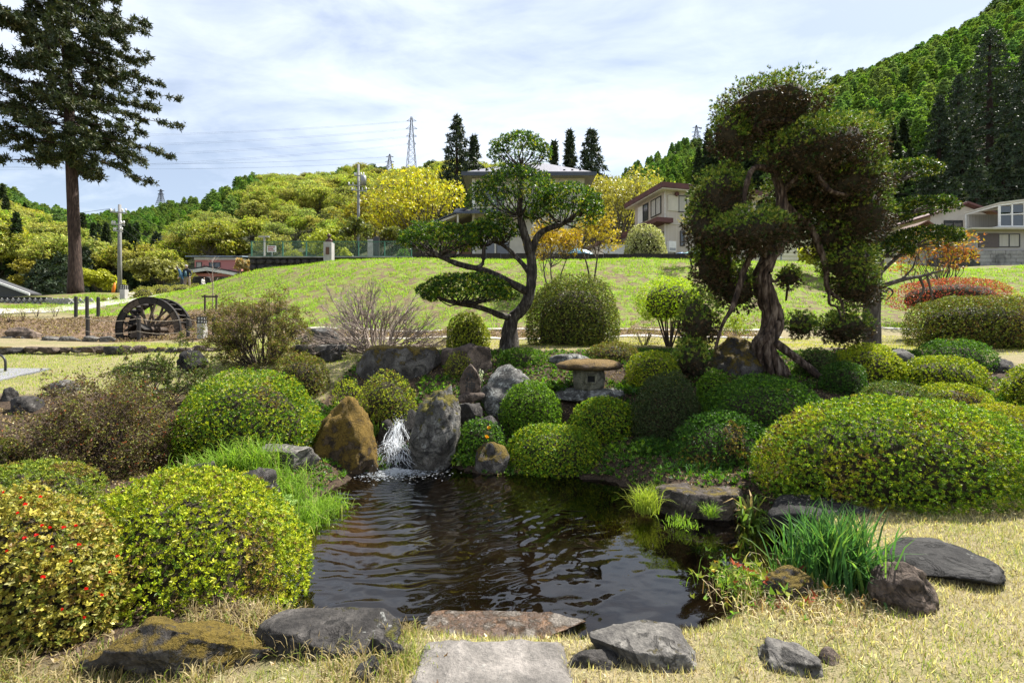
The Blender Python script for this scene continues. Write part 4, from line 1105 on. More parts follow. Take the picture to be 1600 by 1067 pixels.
twig_shrub('bare_shrub', 'bare many stemmed shrub without leaves in front of the bank', 462, 724, 446, 552, 11.4, 80, 3, MT['twig'], .022, seed=5, spread=.32, low=.06)
twig_shrub('azalea_shrub', 'twiggy azalea with thin olive leaf cap near the lantern post', 326, 490, 452, 575, 10.6, 44, 3, MT['twig_dk'], .016, BG + [(2, (.15, .10, .05))], 19000, .034, seed=6, spread=.40, low=.15)
twig_shrub('brown_shrub', 'dense brown twiggy bush with few leaves at the bare soil', 38, 292, 584, 748, 6.1, 88, 3, MT['twig_br'], .012, [(2, (.12, .085, .04)), (2, (.13, .14, .035)), (1, (.19, .17, .04)), (.3, (.25, .07, .03)), (3, (.07, .045, .03))], 24000, .030, seed=7, spread=.55, low=.02)
twig_shrub('broom_shrub', 'arching thin green broom shrub above the brown bush', 165, 345, 530, 612, 8.0, 26, 2, MT['twig_dk'], .011, [(2, (.075, .10, .022)), (1, (.11, .085, .04)), (1, (.05, .07, .02))], 3600, .045, seed=8, spread=.40, low=.05)

# arching broom whips
bt = thing('broom_shrub', 'arching green broom whips leaning towards the lawn', 'shrub', at(268, 590, 7.9))
r = np.random.default_rng(9); P = []; N = []; T = Tubes()
for i in range(26):
    L = r.uniform(.5, 1.05); a = r.uniform(2.5, 3.7); hh = r.uniform(.12, .5)
    ts = np.linspace(0, 1, 9)
    pts = np.stack([math.cos(a) * L * ts, math.sin(a) * L * ts * .5, hh * 1.9 * ts - hh * 1.7 * ts ** 2 + .05], 1)
    T.add(pts, [.006, .003], 3, cap=False)
    m = 26; tt = r.uniform(.1, 1, m); P.append(np.stack([np.interp(tt, ts, pts[:, k]) for k in range(3)], 1)); N.append(r.normal(0, .5, (m, 3)) + [math.cos(a), 0, .3])
T.build('branches', MT['twig_dk'], bt)
P = np.vstack(P); leaves('foliage', P, np.vstack(N), .035, pick([(2, (.09, .125, .022)), (1, (.055, .075, .02))], len(P)), 'juniper', 'leaf', bt)

# ------------------------------------------------------------------ cloud-pruned tree
def pad(P, N, T, c, rx, ry, rz, n, r, root=None, fan=14, lo=-.12, rad=.012, thick=.30):
    """one cloud of foliage: leafy dome shell over a fan of twigs"""
    d = ell_points(n, None, None, r, lo); n = len(d)
    lump = 1 + .13 * fbm(d * 2.3 + c * 3, 3, int(abs(c[0]) * 100) % 97)
    k = (1 - thick * r.uniform(0, 1, n) ** 1.6) * lump
    q = c + d * np.array([rx, ry, rz]) * k[:, None]
    q[:, 2] = np.where(d[:, 2] < 0, c[2] + (q[:, 2] - c[2]) * .9, q[:, 2])
    P.append(q); N.append(d / np.array([rx, ry, rz]) * rz + np.array([0, 0, .35]) + r.normal(0, .45, (n, 3)))
    if root is not None:
        for f in range(fan):
            dd = r.normal(size=3); dd /= np.linalg.norm(dd); dd[2] = abs(dd[2]) * .9
            e = c + dd * np.array([rx, ry, rz]) * .88
            m = root * .45 + e * .55 + np.array([0, 0, -.25 * rz]) + r.normal(0, .08 * rx, 3)
            T.add(resample([root, m, e], 6), [rad, rad * .35], 4, cap=False)
            for g_ in range(2):
                e2 = e * .6 + m * .4; e3 = e2 + r.normal(0, .22, 3) * np.array([rx, ry, rz])
                T.add(np.array([e2, e3]), [rad * .4, rad * .2], 3, cap=False)

YN = 10.8
def nw(px, py, dy=0.0): return at(px, py, YN + dy)
base = nw(797, 545); gzb = gz(base[0], YN)
base[2] = min(base[2], gzb)
t = thing('pruned_tree', 'cloud pruned tree with leaning trunk and six leafy clouds', 'tree', base)
r = np.random.default_rng(21); T = Tubes()
tr = [nw(795, 552), nw(797, 522), nw(801, 498), nw(815, 484), nw(827, 458), nw(831, 424), nw(829, 394)]
T.add(resample(tr, 30), [.25, .18, .14, .13, .125, .12, .11], 12, rough=.22, seed=1)
T.add(resample([nw(829, 398), nw(818, 360), nw(812, 330), nw(815, 290), nw(814, 250)], 16), [.105, .09, .07, .05, .03], 8, rough=.12)
T.add(resample([nw(829, 396), nw(845, 364, -.05), nw(882, 348, -.1), nw(918, 322, -.1)], 14), [.09, .07, .055, .035], 8, rough=.12)
T.add(resample([nw(824, 456), nw(790, 438, -.2), nw(757, 423, -.35), nw(717, 413, -.4), nw(686, 400, -.45), nw(662, 384, -.45)], 22), [.10, .085, .07, .06, .05, .035], 8, rough=.15)
T.add(resample([nw(742, 419, -.35), nw(754, 412, -.3), nw(756, 388, -.3), nw(752, 372, -.3)], 10), [.05, .045, .03], 6)
T.add(resample([nw(806, 498), nw(780, 492, -.2), nw(755, 482, -.4), nw(706, 472, -.5), nw(670, 458, -.5)], 18), [.085, .07, .055, .045, .025], 8, rough=.12)
T.add(resample([nw(826, 424), nw(816, 412, .1), nw(797, 392, .1), nw(772, 374, .1)], 12), [.07, .055, .045, .03], 7, rough=.12)
T.build('trunk', MT['bark_dk'], t, off=base)
k = YN / F
pads = [(689, 370, 64, 24, -.4, (686, 402)), (752, 362, 34, 18, -.3, (755, 385)), (732, 452, 72, 27, -.45, (720, 474)), (772, 357, 42, 24, .15, (785, 382)),
        (806, 300, 72, 44, 0, (814, 338)), (884, 322, 60, 40, -.1, (880, 349)), (924, 318, 20, 22, -.1, (905, 335)), (812, 232, 48, 26, 0, (814, 262))]
NWC = [(4, (.038, .085, .011)), (3, (.021, .048, .008)), (2.2, (.110, .185, .015)), (1.2, (.27, .28, .02))]
for i, (px, py, rx, ry, dy, rt) in enumerate(pads):
    P = []; N = []; T = Tubes()
    c = nw(px, py, dy) - base; c[2] -= ry * k * .35
    area = (rx * k) ** 2 * 2.0 * PI
    pad(P, N, T, c, rx * k, rx * k * .85, ry * k * 1.22, int(area / .0022), r, nw(rt[0], rt[1], dy) - base, fan=18, rad=.020, lo=-.22)
    P = np.vstack(P); N = np.vstack(N)
    o = T.build('branch', MT['bark_dk'], t)
    leaves('foliage', P, N, .060 * r.uniform(.7, 1.2, len(P)), pick(NWC, len(P), r), 'azalea', 'leaf', t)

# ------------------------------------------------------------------ twisted juniper
YJ = 9.0
def jw(px, py, dy=0.0): return at(px, py, YJ + dy)
jb = jw(1207, 580)
jb[2] = min(jb[2], gz(jb[0], YJ)) - .03
t = thing('twisted_juniper', 'old clipped juniper with twisted trunk and heavy brown green foliage masses', 'tree', jb)
r = np.random.default_rng(33); T = Tubes()
main = resample([jw(1216, 588), jw(1200, 560), jw(1192, 537), jw(1203, 520), jw(1208, 494), jw(1198, 464), jw(1190, 433), jw(1199, 408), jw(1214, 385), jw(1222, 345), jw(1220, 300), jw(1208, 262), jw(1200, 215)], 60)
# strands winding round the main line make the ribbed trunk
for s in range(7):
    an = s * 2 * PI / 7 + np.linspace(0, 2.4 * PI, len(main)); rr = np.interp(np.linspace(0, 1, len(main)), [0, .12, .3, .5, .7, 1], [.165, .14, .13, .11, .08, .025])
    off = np.stack([np.cos(an) * rr, np.sin(an) * rr, 0 * an], 1)
    T.add(main + off, [.078, .070, .064, .054, .04, .02], 7, rough=.25, seed=s)
T.add(main, [.155, .13, .115, .095, .07, .03], 8)
def limb(pts, radii, n=18, two=True):
    c = resample([jw(*p) for p in pts], n)
    T.add(c, radii, 8, rough=.2, seed=len(pts))
    if two:
        an = np.linspace(0, 3 * PI, n); rr = np.interp(np.linspace(0, 1, n), np.linspace(0, 1, len(radii)), radii) * .55
        T.add(c + np.stack([np.cos(an) * rr, np.sin(an) * rr, 0 * an], 1), [q * .75 for q in radii], 6, rough=.2, seed=9)
limb([(1176, 396, -.3), (1166, 415, -.3), (1156, 446, -.3), (1144, 480, -.35), (1129, 507, -.4), (1118, 545, -.45)], [.055, .055, .05, .04, .03, .022])
limb([(1200, 405, 0), (1180, 385, -.2), (1172, 400, -.3)], [.07, .06, .05], 10)
limb([(1206, 532, -.05), (1220, 541, -.15), (1242, 558, -.25), (1280, 589, -.35), (1308, 616, -.45)], [.085, .08, .07, .06, .045], 20)
limb([(1220, 318, 0), (1245, 338, .1), (1268, 358, .15), (1280, 388, .15), (1290, 418, .15), (1293, 450, .15), (1312, 468, .15)], [.085, .075, .065, .06, .05, .04, .03], 26)
limb([(1296, 455, .15), (1296, 475, .12), (1308, 480, .1), (1316, 500, .1)], [.03, .022, .018], 10, False)
limb([(1312, 466, .15), (1318, 485, .15), (1312, 505, .15)], [.025, .02, .015], 8, False)
limb([(1216, 270, 0), (1180, 262, -.2), (1166, 290, -.35), (1162, 325, -.4)], [.06, .05, .045, .03], 14)
limb([(1205, 225, 0), (1180, 200, -.3), (1215, 188, -.4), (1240, 192, -.3)], [.06, .055, .05, .04], 14)
limb([(1222, 300, 0), (1268, 262, -.3), (1284, 285, -.45), (1300, 300, -.5), (1330, 306, -.4)], [.06, .05, .045, .04, .02], 18)
limb([(1216, 262, 0), (1260, 240, -.1), (1300, 235, -.1)], [.05, .04, .03], 10)
limb([(1200, 430, .05), (1212, 440, .3), (1232, 420, .5), (1228, 470, .6)], [.03, .03, .02], 10, False)
T.build('trunk', MT['bark_jun'], t, off=jb)
kj = YJ / F
masses = [(1203, 172, 86, 50, .95, -.05), (1140, 212, 36, 46, .9, -.1), (1283, 236, 84, 52, .9, -.35), (1326, 282, 56, 52, .9, -.2), (1262, 300, 66, 54, 1.0, .35), (1344, 334, 50, 56, .9, .0),
          (1128, 308, 50, 54, .9, .1), (1102, 352, 36, 54, .9, .1), (1116, 412, 40, 64, .9, .15), (1149, 448, 38, 44, .9, .2), (1172, 362, 62, 36, .9, -.65), (1324, 408, 46, 48, .9, .2), (1338, 450, 42, 34, .9, .25), (1230, 352, 46, 46, 1.0, .45),
          (1233, 434, 20, 20, .9, .35), (1252, 507, 25, 24, .9, .1), (1318, 512, 42, 34, .9, .3), (1088, 502, 34, 50, .9, .0), (1082, 562, 32, 42, .9, -.2), (1302, 372, 40, 40, 1.0, .3)]
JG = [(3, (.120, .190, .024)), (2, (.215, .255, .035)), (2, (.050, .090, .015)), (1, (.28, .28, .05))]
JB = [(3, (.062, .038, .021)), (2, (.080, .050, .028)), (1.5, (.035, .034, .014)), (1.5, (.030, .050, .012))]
for i, (px, py, rx, ry, bd, dy) in enumerate(masses):
    c = jw(px, py, dy) - jb
    a, b, h = rx * kj * .97, rx * kj * bd * .95, ry * kj * .93
    n = int(4 * PI * (((a * b) ** 1.6 + (a * h) ** 1.6 + (b * h) ** 1.6) / 3) ** (1 / 1.6) / .0021)
    d = ell_points(n, None, None, r, -1); n = len(d)
    lump = 1 + .24 * fbm(d * 2.0 + c * 2 + i, 3, i)
    kk = lump * (1 - .34 * r.uniform(0, 1, n) ** 1.6 + (r.random(n) < .06) * r.uniform(0, .16, n))
    q = c + d * np.array([a, b, h]) * kk[:, None]
    N = d + np.array([0, 0, .30]) + r.normal(0, .45, (n, 3))
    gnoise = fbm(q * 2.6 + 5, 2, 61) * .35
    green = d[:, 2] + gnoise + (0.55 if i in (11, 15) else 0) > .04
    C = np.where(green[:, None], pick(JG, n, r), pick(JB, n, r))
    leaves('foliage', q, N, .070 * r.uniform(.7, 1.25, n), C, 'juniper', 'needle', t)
    uu = d[:0]
    # solid dark core added inside to stop light passing through the mass
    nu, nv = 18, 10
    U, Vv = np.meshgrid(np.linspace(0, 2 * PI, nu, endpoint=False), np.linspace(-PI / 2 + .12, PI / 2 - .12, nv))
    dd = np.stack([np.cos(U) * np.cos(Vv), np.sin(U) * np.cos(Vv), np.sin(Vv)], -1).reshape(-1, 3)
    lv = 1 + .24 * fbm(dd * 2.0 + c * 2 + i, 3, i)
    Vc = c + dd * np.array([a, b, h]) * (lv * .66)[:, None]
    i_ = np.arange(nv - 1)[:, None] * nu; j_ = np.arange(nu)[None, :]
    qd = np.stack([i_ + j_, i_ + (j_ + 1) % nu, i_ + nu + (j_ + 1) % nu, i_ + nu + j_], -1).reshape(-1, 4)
    mesh_np('shade_core', Vc, qd, MT['core'], t, smooth=True)

# ------------------------------------------------------------------ flat-topped pruned tree behind the juniper
YR = 11.2
def rw(px, py, dy=0.0): return at(px, py, YR + dy)
rb = rw(1362, 545); rb[2] = min(rb[2], gz(rb[0], YR)) - .03
t = thing('pruned_tree', 'straight trunked tree with flat pruned layers behind the juniper', 'tree', rb)
r = np.random.default_rng(41); T = Tubes()
T.add(resample([rw(1362, 550), rw(1362, 500), rw(1364, 450), rw(1372, 400), rw(1380, 350), rw(1386, 300), rw(1400, 270)], 26), [.20, .175, .17, .13, .09, .06, .03], 12, rough=.06)
for pts, rad in [([(1370, 450), (1411, 437), (1442, 431), (1473, 422)], [.06, .05, .035, .02]), ([(1436, 433), (1443, 452), (1432, 472)], [.03, .025, .012]), ([(1448, 430), (1452, 445), (1458, 470)], [.03, .022, .012]),
                 ([(1370, 432), (1405, 400), (1445, 375)], [.05, .04, .02]), ([(1374, 410), (1390, 395), (1420, 380)], [.04, .03, .015]), ([(1378, 370), (1400, 345), (1440, 325)], [.045, .03, .02]), ([(1384, 320), (1400, 290), (1425, 275)], [.04, .03, .02]), ([(1372, 445), (1395, 455), (1385, 470)], [.03, .02, .01]), ([(1405, 440), (1425, 420), (1432, 400)], [.03, .02, .01])]:
    T.add(resample([rw(p[0], p[1], -.1) for p in pts], 12), rad, 6, rough=.15)
T.build('trunk', MT['bark'], t, off=rb)
kr = YR / F
for i, (px, py, rx, ry, rt) in enumerate([(1416, 264, 48, 17, (1408, 280)), (1386, 290, 24, 20, (1388, 310)), (1434, 321, 54, 16, (1420, 335)), (1442, 370, 58, 19, (1430, 385)), (1388, 388, 38, 22, (1390, 400)), (1392, 338, 30, 18, (1385, 355))]):
    P = []; N = []; T = Tubes()
    c = rw(px, py, -.1) - rb; c[2] -= ry * kr * .3
    pad(P, N, T, c, rx * kr * .96, rx * kr * .75, ry * kr * 1.0, int((rx * kr) ** 2 * 2 * PI / .0030), r, rw(rt[0], rt[1], -.05) - rb, fan=12, rad=.016, lo=-.3)
    P = np.vstack(P); T.build('branch', MT['bark'], t)
    leaves('foliage', P, np.vstack(N), .066 * r.uniform(.7, 1.2, len(P)), pick([(3, (.022, .046, .009)), (2, (.045, .078, .012)), (1.2, (.15, .16, .018))], len(P), r), 'azalea', 'leaf', t)

# maples
tree('maple_tree', 'thin golden leaved maple behind the cloud pruned tree', 868, 21.5, 338, 90, 'b', [(3, (.34, .23, .02)), (2, (.38, .26, .02)), (1, (.30, .16, .02))], 301, nclump=36, per=34, crown0=.32, stems=3, leaf=.14, tm='sparse', airy=.7)
tree('maple_tree', 'thin golden maple with slanting stem beside the big house', 925, 22.5, 322, 76, 'b', [(3, (.36, .26, .025)), (1, (.30, .24, .03))], 302, nclump=30, per=34, crown0=.32, stems=2, leaf=.14, tm='sparse', airy=.7)
tree('maple_tree', 'orange and yellow maple under the flat pruned layers', 1455, 19, 346, 105, 'b', [(3, (.32, .11, .035)), (2, (.36, .24, .025)), (1, (.24, .20, .03))], 303, nclump=34, per=30, crown0=.22, stems=3, leaf=.13, tm='sparse', airy=.7)
tree('spring_tree', 'thin tree with pale yellow leaves against the beige house wall', 1085, 26, 308, 46, 'b', [(3, (.33, .27, .05))], 304, nclump=18, per=16, crown0=.3, stems=2, leaf=.13, tm='sparse', airy=.8)
tree('yellow_shrub', 'yellow leaved bush behind the juniper limbs at the bank', 1285, 25, 362, 60, 'b', [(3, (.28, .28, .03))], 305, nclump=20, per=40, crown0=.1)
tree('willow_shrub', 'young leafy upright shrub seen between the juniper stems', 1155, 11.5, 480, 60, 'b', [(3, (.20, .24, .03))], 306, nclump=16, per=24, crown0=.1, stems=5, leaf=.06, tm='sparse')
tree('orange_shrub', 'orange flowering bush at the end of the pink house', 379, 50, 396, 20, 'b', [(2, (.32, .19, .07)), (2, (.42, .36, .24))], 307, nclump=22, per=40, crown0=.05)

# ------------------------------------------------------------------ rocks
def rock(name, label, c, dims, mat, seed, rz=0.0, sub=4, cuts=7, rough=.13, group=None, cutk=.72, flat_top=None, parent=None, cat='rock', tilt=0.0, taper=0.0):
    r = np.random.default_rng(seed)
    bm_ = bmesh.new(); bmesh.ops.create_icosphere(bm_, subdivisions=sub, radius=1.0)
    V = np.array([v_.co[:] for v_ in bm_.verts]); Fc = np.array([[v_.index for v_ in f.verts] for f in bm_.faces]); bm_.free()
    for i in range(cuts):
        n_ = r.normal(size=3); n_[2] *= .8; n_ /= np.linalg.norm(n_); d_ = r.uniform(cutk - .20, cutk + .12)
        e = V @ n_ - d_; m = e > 0
        V[m] -= (e[m] * .95)[:, None] * n_
    if flat_top is not None:
        e = V[:, 2] - flat_top; m = e > 0; V[m, 2] -= e[m] * .93
    V = (V - (V.max(0) + V.min(0)) / 2) / ((V.max(0) - V.min(0)) / 2)
    nv = V / (np.linalg.norm(V, axis=1)[:, None] + 1e-9)
    rid = 1 - np.abs(fbm(V * 2.6 + seed * 2, 4, seed + 4))
    V = V + nv * (rough * fbm(V * 1.8 + seed, 4, seed) + rough * .35 * (rid - .6))[:, None] + nv * (.030 * fbm(V * 8 + seed, 3, seed + 9) + .014 * fbm(V * 22 + seed, 2, seed + 19))[:, None]
    if taper: V[:, :2] *= (1 - taper * np.clip(V[:, 2] * .5 + .5, 0, 1) ** 1.3)[:, None] * (1 + taper * .12)
    V = V * (np.asarray(dims) / 2)
    if tilt:
        cc, ss = math.cos(tilt), math.sin(tilt); V = V @ np.array([[cc, 0, -ss], [0, 1, 0], [ss, 0, cc]])
    o = mesh_np(name, V, Fc, mat, parent, smooth=True)
    o.location = tuple(float(x) for x in c); o.rotation_euler = (0, 0, rz)
    if label: tag(o, label, cat, group)
    return o

def prock(name, label, px0, px1, pyt, pyb, Y, mat, seed, dep=.8, rz=0.0, sink=.25, **kw):
    """a rock from its outline in the picture, its distance, and its depth as a share of its width"""
    w = (px1 - px0) * Y / F; h = (pyb - pyt) * Y / F * (1 + sink)
    c = at((px0 + px1) / 2, pyt, Y); c[2] -= h / 2
    return rock(name, label, c, (w, w * dep, h), mat, seed, rz, **kw)

def frock(name, label, px0, px1, pyt, pyb, mat, seed, dep=.5, zg=0.0, **kw):
    """a rock standing on nearly level ground: its front foot is at pyb, its top edge at pyt"""
    Yf = (EYE - zg) * F / (pyb - 533.5); w = (px1 - px0) * Yf / F * 1.04; Yc = Yf + w * dep * .42
    zt = zpx(pyt, Yc + w * dep * .12); bot = zg - .10
    kw.setdefault('sub', 5)
    return rock(name, label, (((px0 + px1) / 2 - 800) * Yc / F, Yc, (zt + bot) / 2), (w * 1.04, w * dep, (zt - bot) * 1.06), mat, seed, **kw)

R_dark = rock_mat('stone_dark', (.020, .018, .017), (.105, .096, .088), (.13, .12, .02), .12, .25)
R_grey = rock_mat('stone_grey', (.075, .070, .065), (.26, .245, .22), (.16, .13, .025), .08, .2)
R_moss = rock_mat('stone_mossy', (.040, .034, .030), (.17, .155, .14), (.165, .115, .016), .62, .35)
R_orange = rock_mat('stone_moss_orange', (.050, .034, .022), (.16, .11, .065), (.20, .125, .020), .90, .15)
R_lichen = rock_mat('stone_lichen', (.060, .058, .055), (.24, .235, .22), (.12, .11, .025), .10, 1.0)
R_brown = rock_mat('stone_brown', (.055, .040, .032), (.22, .165, .13), (.16, .12, .02), .15, .15)
R_step = rock_mat('stone_step', (.125, .115, .105), (.30, .275, .25), (.16, .13, .03), 0.0, .3, scale=4, fine=.32, crack=0.0)
R_wet = rock_mat('stone_wet_brown', (.055, .026, .010), (.17, .09, .04), (.27, .235, .20), .30, .3, rough=.4, wet=.3)
R_blk = rock_mat('stone_black', (.011, .010, .010), (.050, .048, .046), None, 0, .15)

# foreground edge
ss = at(770, 1010, 2.52)
o = rock('step_stone', 'flat pale grey step stone at the water edge', (ss[0], 2.12, -.06), (.82, .98, .20), R_step, 3, sub=5, cuts=0, rough=.02, flat_top=.55)
V = np.empty(len(o.data.vertices) * 3, np.float32); o.data.vertices.foreach_get('co', V); V = V.reshape(-1, 3)
s_ = np.array([.41, .49]); q = V[:, :2] / s_
m_ = np.maximum(np.abs(q[:, 0]), np.abs(q[:, 1])); l_ = np.hypot(q[:, 0], q[:, 1]) + 1e-6
sq = q * (l_ / np.maximum(m_, 1e-6))[:, None]; q = q * .12 + sq * .88
q = q / np.maximum(1, np.abs(q).max()); V[:, :2] = q * s_ * 1.02 + .010 * np.stack([fbm(V * 6, 2, 1), fbm(V * 6 + 9, 2, 2)], 1)
o.data.vertices.foreach_set('co', V.ravel()); o.data.update()
frock('mossy_rock', 'long dark stone with yellow moss below the big azalea dome', 150, 410, 958, 1060, R_moss, 13, dep=.36, rz=.16, cuts=9)
frock('edge_rock', 'smooth dark grey oblong stone at the pond edge left of the step', 406, 624, 966, 1028, R_dark, 14, dep=.42, cuts=5, rough=.06, flat_top=.5)
frock('small_rock', 'small angular stone in the grass left of the step stone', 572, 640, 994, 1034, R_dark, 15, dep=.6)
frock('small_rock', 'dark pointed shard lying in the grass in front of the oblong stone', 552, 596, 1030, 1075, R_blk, 16, dep=1.2, rz=.4)
frock('edge_rock', 'flat light grey angular stone at the pond edge right of the step', 922, 1082, 984, 1044, R_grey, 17, dep=.62, rz=-.15, cuts=10, rough=.07, flat_top=.4)
frock('small_rock', 'low dark stone wedged beside the step stone', 888, 985, 1018, 1054, R_dark, 18, dep=.5)
frock('small_rock', 'weathered flat stone among the dry weeds', 1180, 1275, 1002, 1054, R_grey, 19, dep=.8, rz=-.5, cuts=9)
frock('small_rock', 'little rust coloured stone in the dry lawn by the weeds', 1282, 1318, 1012, 1040, R_brown, 24, dep=.8, sub=3)
frock('mossy_rock', 'small moss topped stone among the red leaved weeds', 1190, 1265, 884, 935, R_moss, 20, dep=.8)
frock('slab_rock', 'flat black slab lying in the dry lawn', 1372, 1536, 858, 916, R_blk, 21, dep=.95, rz=-.28, cuts=9, rough=.06, flat_top=.35)
frock('ringed_rock', 'brown split stone with curved grain beside the daffodil clump', 1366, 1456, 882, 956, R_brown, 22, dep=.7, cuts=8)
prock('slab_rock', 'dark flat ledge stone under the huge azalea mound', 1205, 1348, 786, 842, 4.6, R_blk, 23, dep=.7, rough=.07, flat_top=.5)
rock('mossy_rock', 'flat topped moss fringed rock at the far pond corner', ((1096 - 800) * 5.3 / F, 5.32, -.20), (1.0, .66, .40), rock_mat('stone_corner_mossy', (.035, .027, .022), (.19, .155, .13), (.175, .13, .02), .30, .3), 25, sub=5, cuts=9, cutk=.72, rough=.12, flat_top=.55, rz=-.1)
rock('submerged_rock', 'wet brown flat rock just under the water beyond the step stone', ((785 - 800) * 3.16 / F, 3.16, WATER - .128), (1.10, .50, .28), R_wet, 12, sub=5, cuts=5, rough=.05, flat_top=.55)
# left bank
prock('bank_rock', 'dark rounded rock between the grass tufts on the pond bank', 364, 432, 732, 788, 4.9, R_dark, 26, dep=.8)
prock('bank_rock', 'flat pale rock in the grass below the green azalea mound', 396, 486, 697, 735, 5.9, R_grey, 27, dep=.8, flat_top=.4)
prock('bank_rock', 'small grey rock behind the big azalea dome', 296, 338, 722, 748, 5.1, R_dark, 28)
# waterfall
prock('mossy_boulder', 'triangular boulder wrapped in orange moss beside the waterfall', 482, 600, 624, 748, 7.0, R_orange, 329, dep=.8, sink=.1, cuts=3, cutk=.82, rough=.16, taper=.5, sub=5, tilt=.12)
prock('lichen_boulder', 'tall pale boulder with moss flank right of the waterfall', 642, 722, 604, 742, 7.12, rock_mat('stone_pale_mossy', (.045, .042, .038), (.27, .255, .23), (.155, .135, .02), .58, .6), 341, dep=.85, sink=.1, cuts=4, cutk=.80, tilt=.2, taper=.22, rough=.18, sub=5)
prock('wet_rock', 'small wet rock at the lip of the waterfall', 592, 628, 652, 700, 7.5, R_dark, 31)
prock('wet_rock', 'black wet rock splitting the falling water', 594, 640, 700, 752, 7.15, R_blk, 32, dep=.8)
prock('wet_rock', 'black wet rock under the left side of the falls', 560, 602, 716, 760, 7.05, R_blk, 33)
prock('wet_rock', 'black wet rock in the gully behind the waterfall lip', 612, 660, 640, 690, 7.75, R_blk, 34)
prock('wet_rock', 'dark wet stone between the falls and the pale boulder', 640, 680, 690, 752, 7.25, R_blk, 35)
# behind the pond
prock('lichen_boulder', 'rounded boulder with white lichen spots beside the stone tablet', 746, 838, 572, 656, 8.3, R_lichen, 36, dep=.8)
prock('mossy_boulder', 'long brown mossy boulder at the lawn edge below the bare shrub', 564, 686, 541, 606, 9.3, R_moss, 37, dep=.6, flat_top=.55)
prock('flat_boulder', 'flat topped brown boulder behind the stone tablet', 686, 774, 542, 606, 9.4, R_brown, 38, dep=.7, flat_top=.45)
prock('mossy_rock', 'dark mossy rock at the water edge left of the wide azalea dome', 738, 796, 694, 742, 6.95, R_moss, 39)
prock('bank_rock', 'dark square stone below the tablet plinth', 716, 756, 630, 668, 7.8, R_dark, 40, flat_top=.5)
prock('bank_rock', 'rounded dark stone behind the yellow flowers', 742, 786, 652, 690, 7.5, R_dark, 41)
prock('mossy_boulder', 'mossy grey boulder behind the juniper stem', 1112, 1190, 525, 602, 9.2, R_moss, 42, dep=.8)
prock('bank_rock', 'round grey boulder with brown cap beside the clipped azaleas', 1386, 1428, 546, 580, 8.9, R_grey, 43)
prock('bank_rock', 'dark rock at the foot of the big hedge near the picture edge', 1540, 1584, 558, 590, 9.0, R_dark, 44)
prock('bank_rock', 'low pale rock strip behind the lantern roof', 856, 918, 552, 572, 9.6, R_lichen, 45, dep=.5)
prock('bank_rock', 'grey pointed rock between bare shrub and twiggy azalea', 472, 536, 513, 545, 11.6, R_lichen, 46)
prock('bank_rock', 'dark rocks end of the little bridge slab', 500, 536, 540, 562, 10.4, R_dark, 47)
prock('bank_rock', 'brown pointed rock in the mulch bed near the picture edge', 20, 66, 511, 534, 17.5, R_brown, 48)
prock('bank_rock', 'grey rock at the edge of the sloping bare soil, upper', 76, 122, 593, 616, 8.4, R_grey, 49)
prock('bank_rock', 'dark rock at the edge of the sloping bare soil, at picture edge', 2, 26, 606, 630, 8.0, R_dark, 50)
prock('bank_rock', 'wide dark rock half buried in the bare soil slope', 14, 62, 618, 650, 7.6, R_dark, 51)
prock('bank_rock', 'dark peaked rock behind the arching broom shrub', 282, 322, 546, 575, 8.8, R_blk, 52)
o = prock('stone_slab', 'flat grey bridge slab between the azalea and the bare shrub', 456, 548, 538, 552, 10.8, R_grey, 53, dep=.5, flat_top=.5, rough=.03)
ORD = 'first second third fourth fifth sixth seventh eighth ninth tenth eleventh twelfth thirteenth fourteenth fifteenth sixteenth seventeenth eighteenth nineteenth twentieth'.split() + ['outermost'] * 9
r = np.random.default_rng(54); x = -6; k = 0
while x < 330:
    w = r.uniform(18, 38); hh = r.uniform(6, 11)
    yb = 549 + (x > 150) * 1.5 + r.normal(0, .8)
    prock('edging_stone', f'{ORD[k]} weathered stone from the picture edge in the row across the lawn', x, x + w, yb - hh, yb, 12.6 + r.uniform(-.15, .15), [R_dark, R_brown, R_brown, R_moss][r.integers(4)], 60 + k, dep=.6, flat_top=.5, sub=3, group='edging stones across the lawn', sink=.6)
    x += w * r.uniform(.66, .86); k += 1
for k, (x, w) in enumerate([(0, 30), (28, 16), (64, 30), (92, 34), (128, 28), (156, 24)]):
    prock('edging_stone', f'{ORD[k]} flat grey stone from the picture edge along the mulch bed', x, x + w, 525, 532, 17.2, R_grey, 90 + k, dep=.5, sub=3, group='stones edging the mulch bed', sink=.6)

# ------------------------------------------------------------------ stone tablet, lantern
tb = at(735, 614, 8.05)
t = thing('stone_tablet', 'pointed dark stone tablet with carved characters on a plinth', 'tablet', tb)
kk = 8.05 / F
o = rock('slab', None, (0, 0, 42 * kk * .5), (34 * kk, 12 * kk, 48 * kk), R_brown, 71, cuts=0, rough=.03, sub=4, parent=t)
V = np.empty(len(o.data.vertices) * 3, np.float32); o.data.vertices.foreach_get('co', V); V = V.reshape(-1, 3)
zt = (V[:, 2] - V[:, 2].min()) / (V[:, 2].max() - V[:, 2].min())
prof = np.interp(zt, [0, .15, .45, .75, 1], [.84, .95, 1.0, .68, .06]); rho = np.sqrt(np.clip(1 - (2 * zt - 1) ** 2, .02, 1))
V[:, 0] *= np.clip(prof / rho, 0, 1.9)
fy = V[:, 1].min() * .55
V[:, 1] = np.clip(V[:, 1], fy, -fy)
o.data.vertices.foreach_set('co', V.ravel()); o.data.update()
o2 = rock('plinth', None, (0, -.02, -.075), (46 * kk, 26 * kk, 17 * kk), R_brown, 72, cuts=5, rough=.05, flat_top=.5, sub=3, parent=t)
cu = bpy.data.curves.new('inscription', 'FONT'); cu.body = '水\n神'; cu.size = .185; cu.align_x = 'CENTER'; cu.extrude = .004; cu.space_line = .95
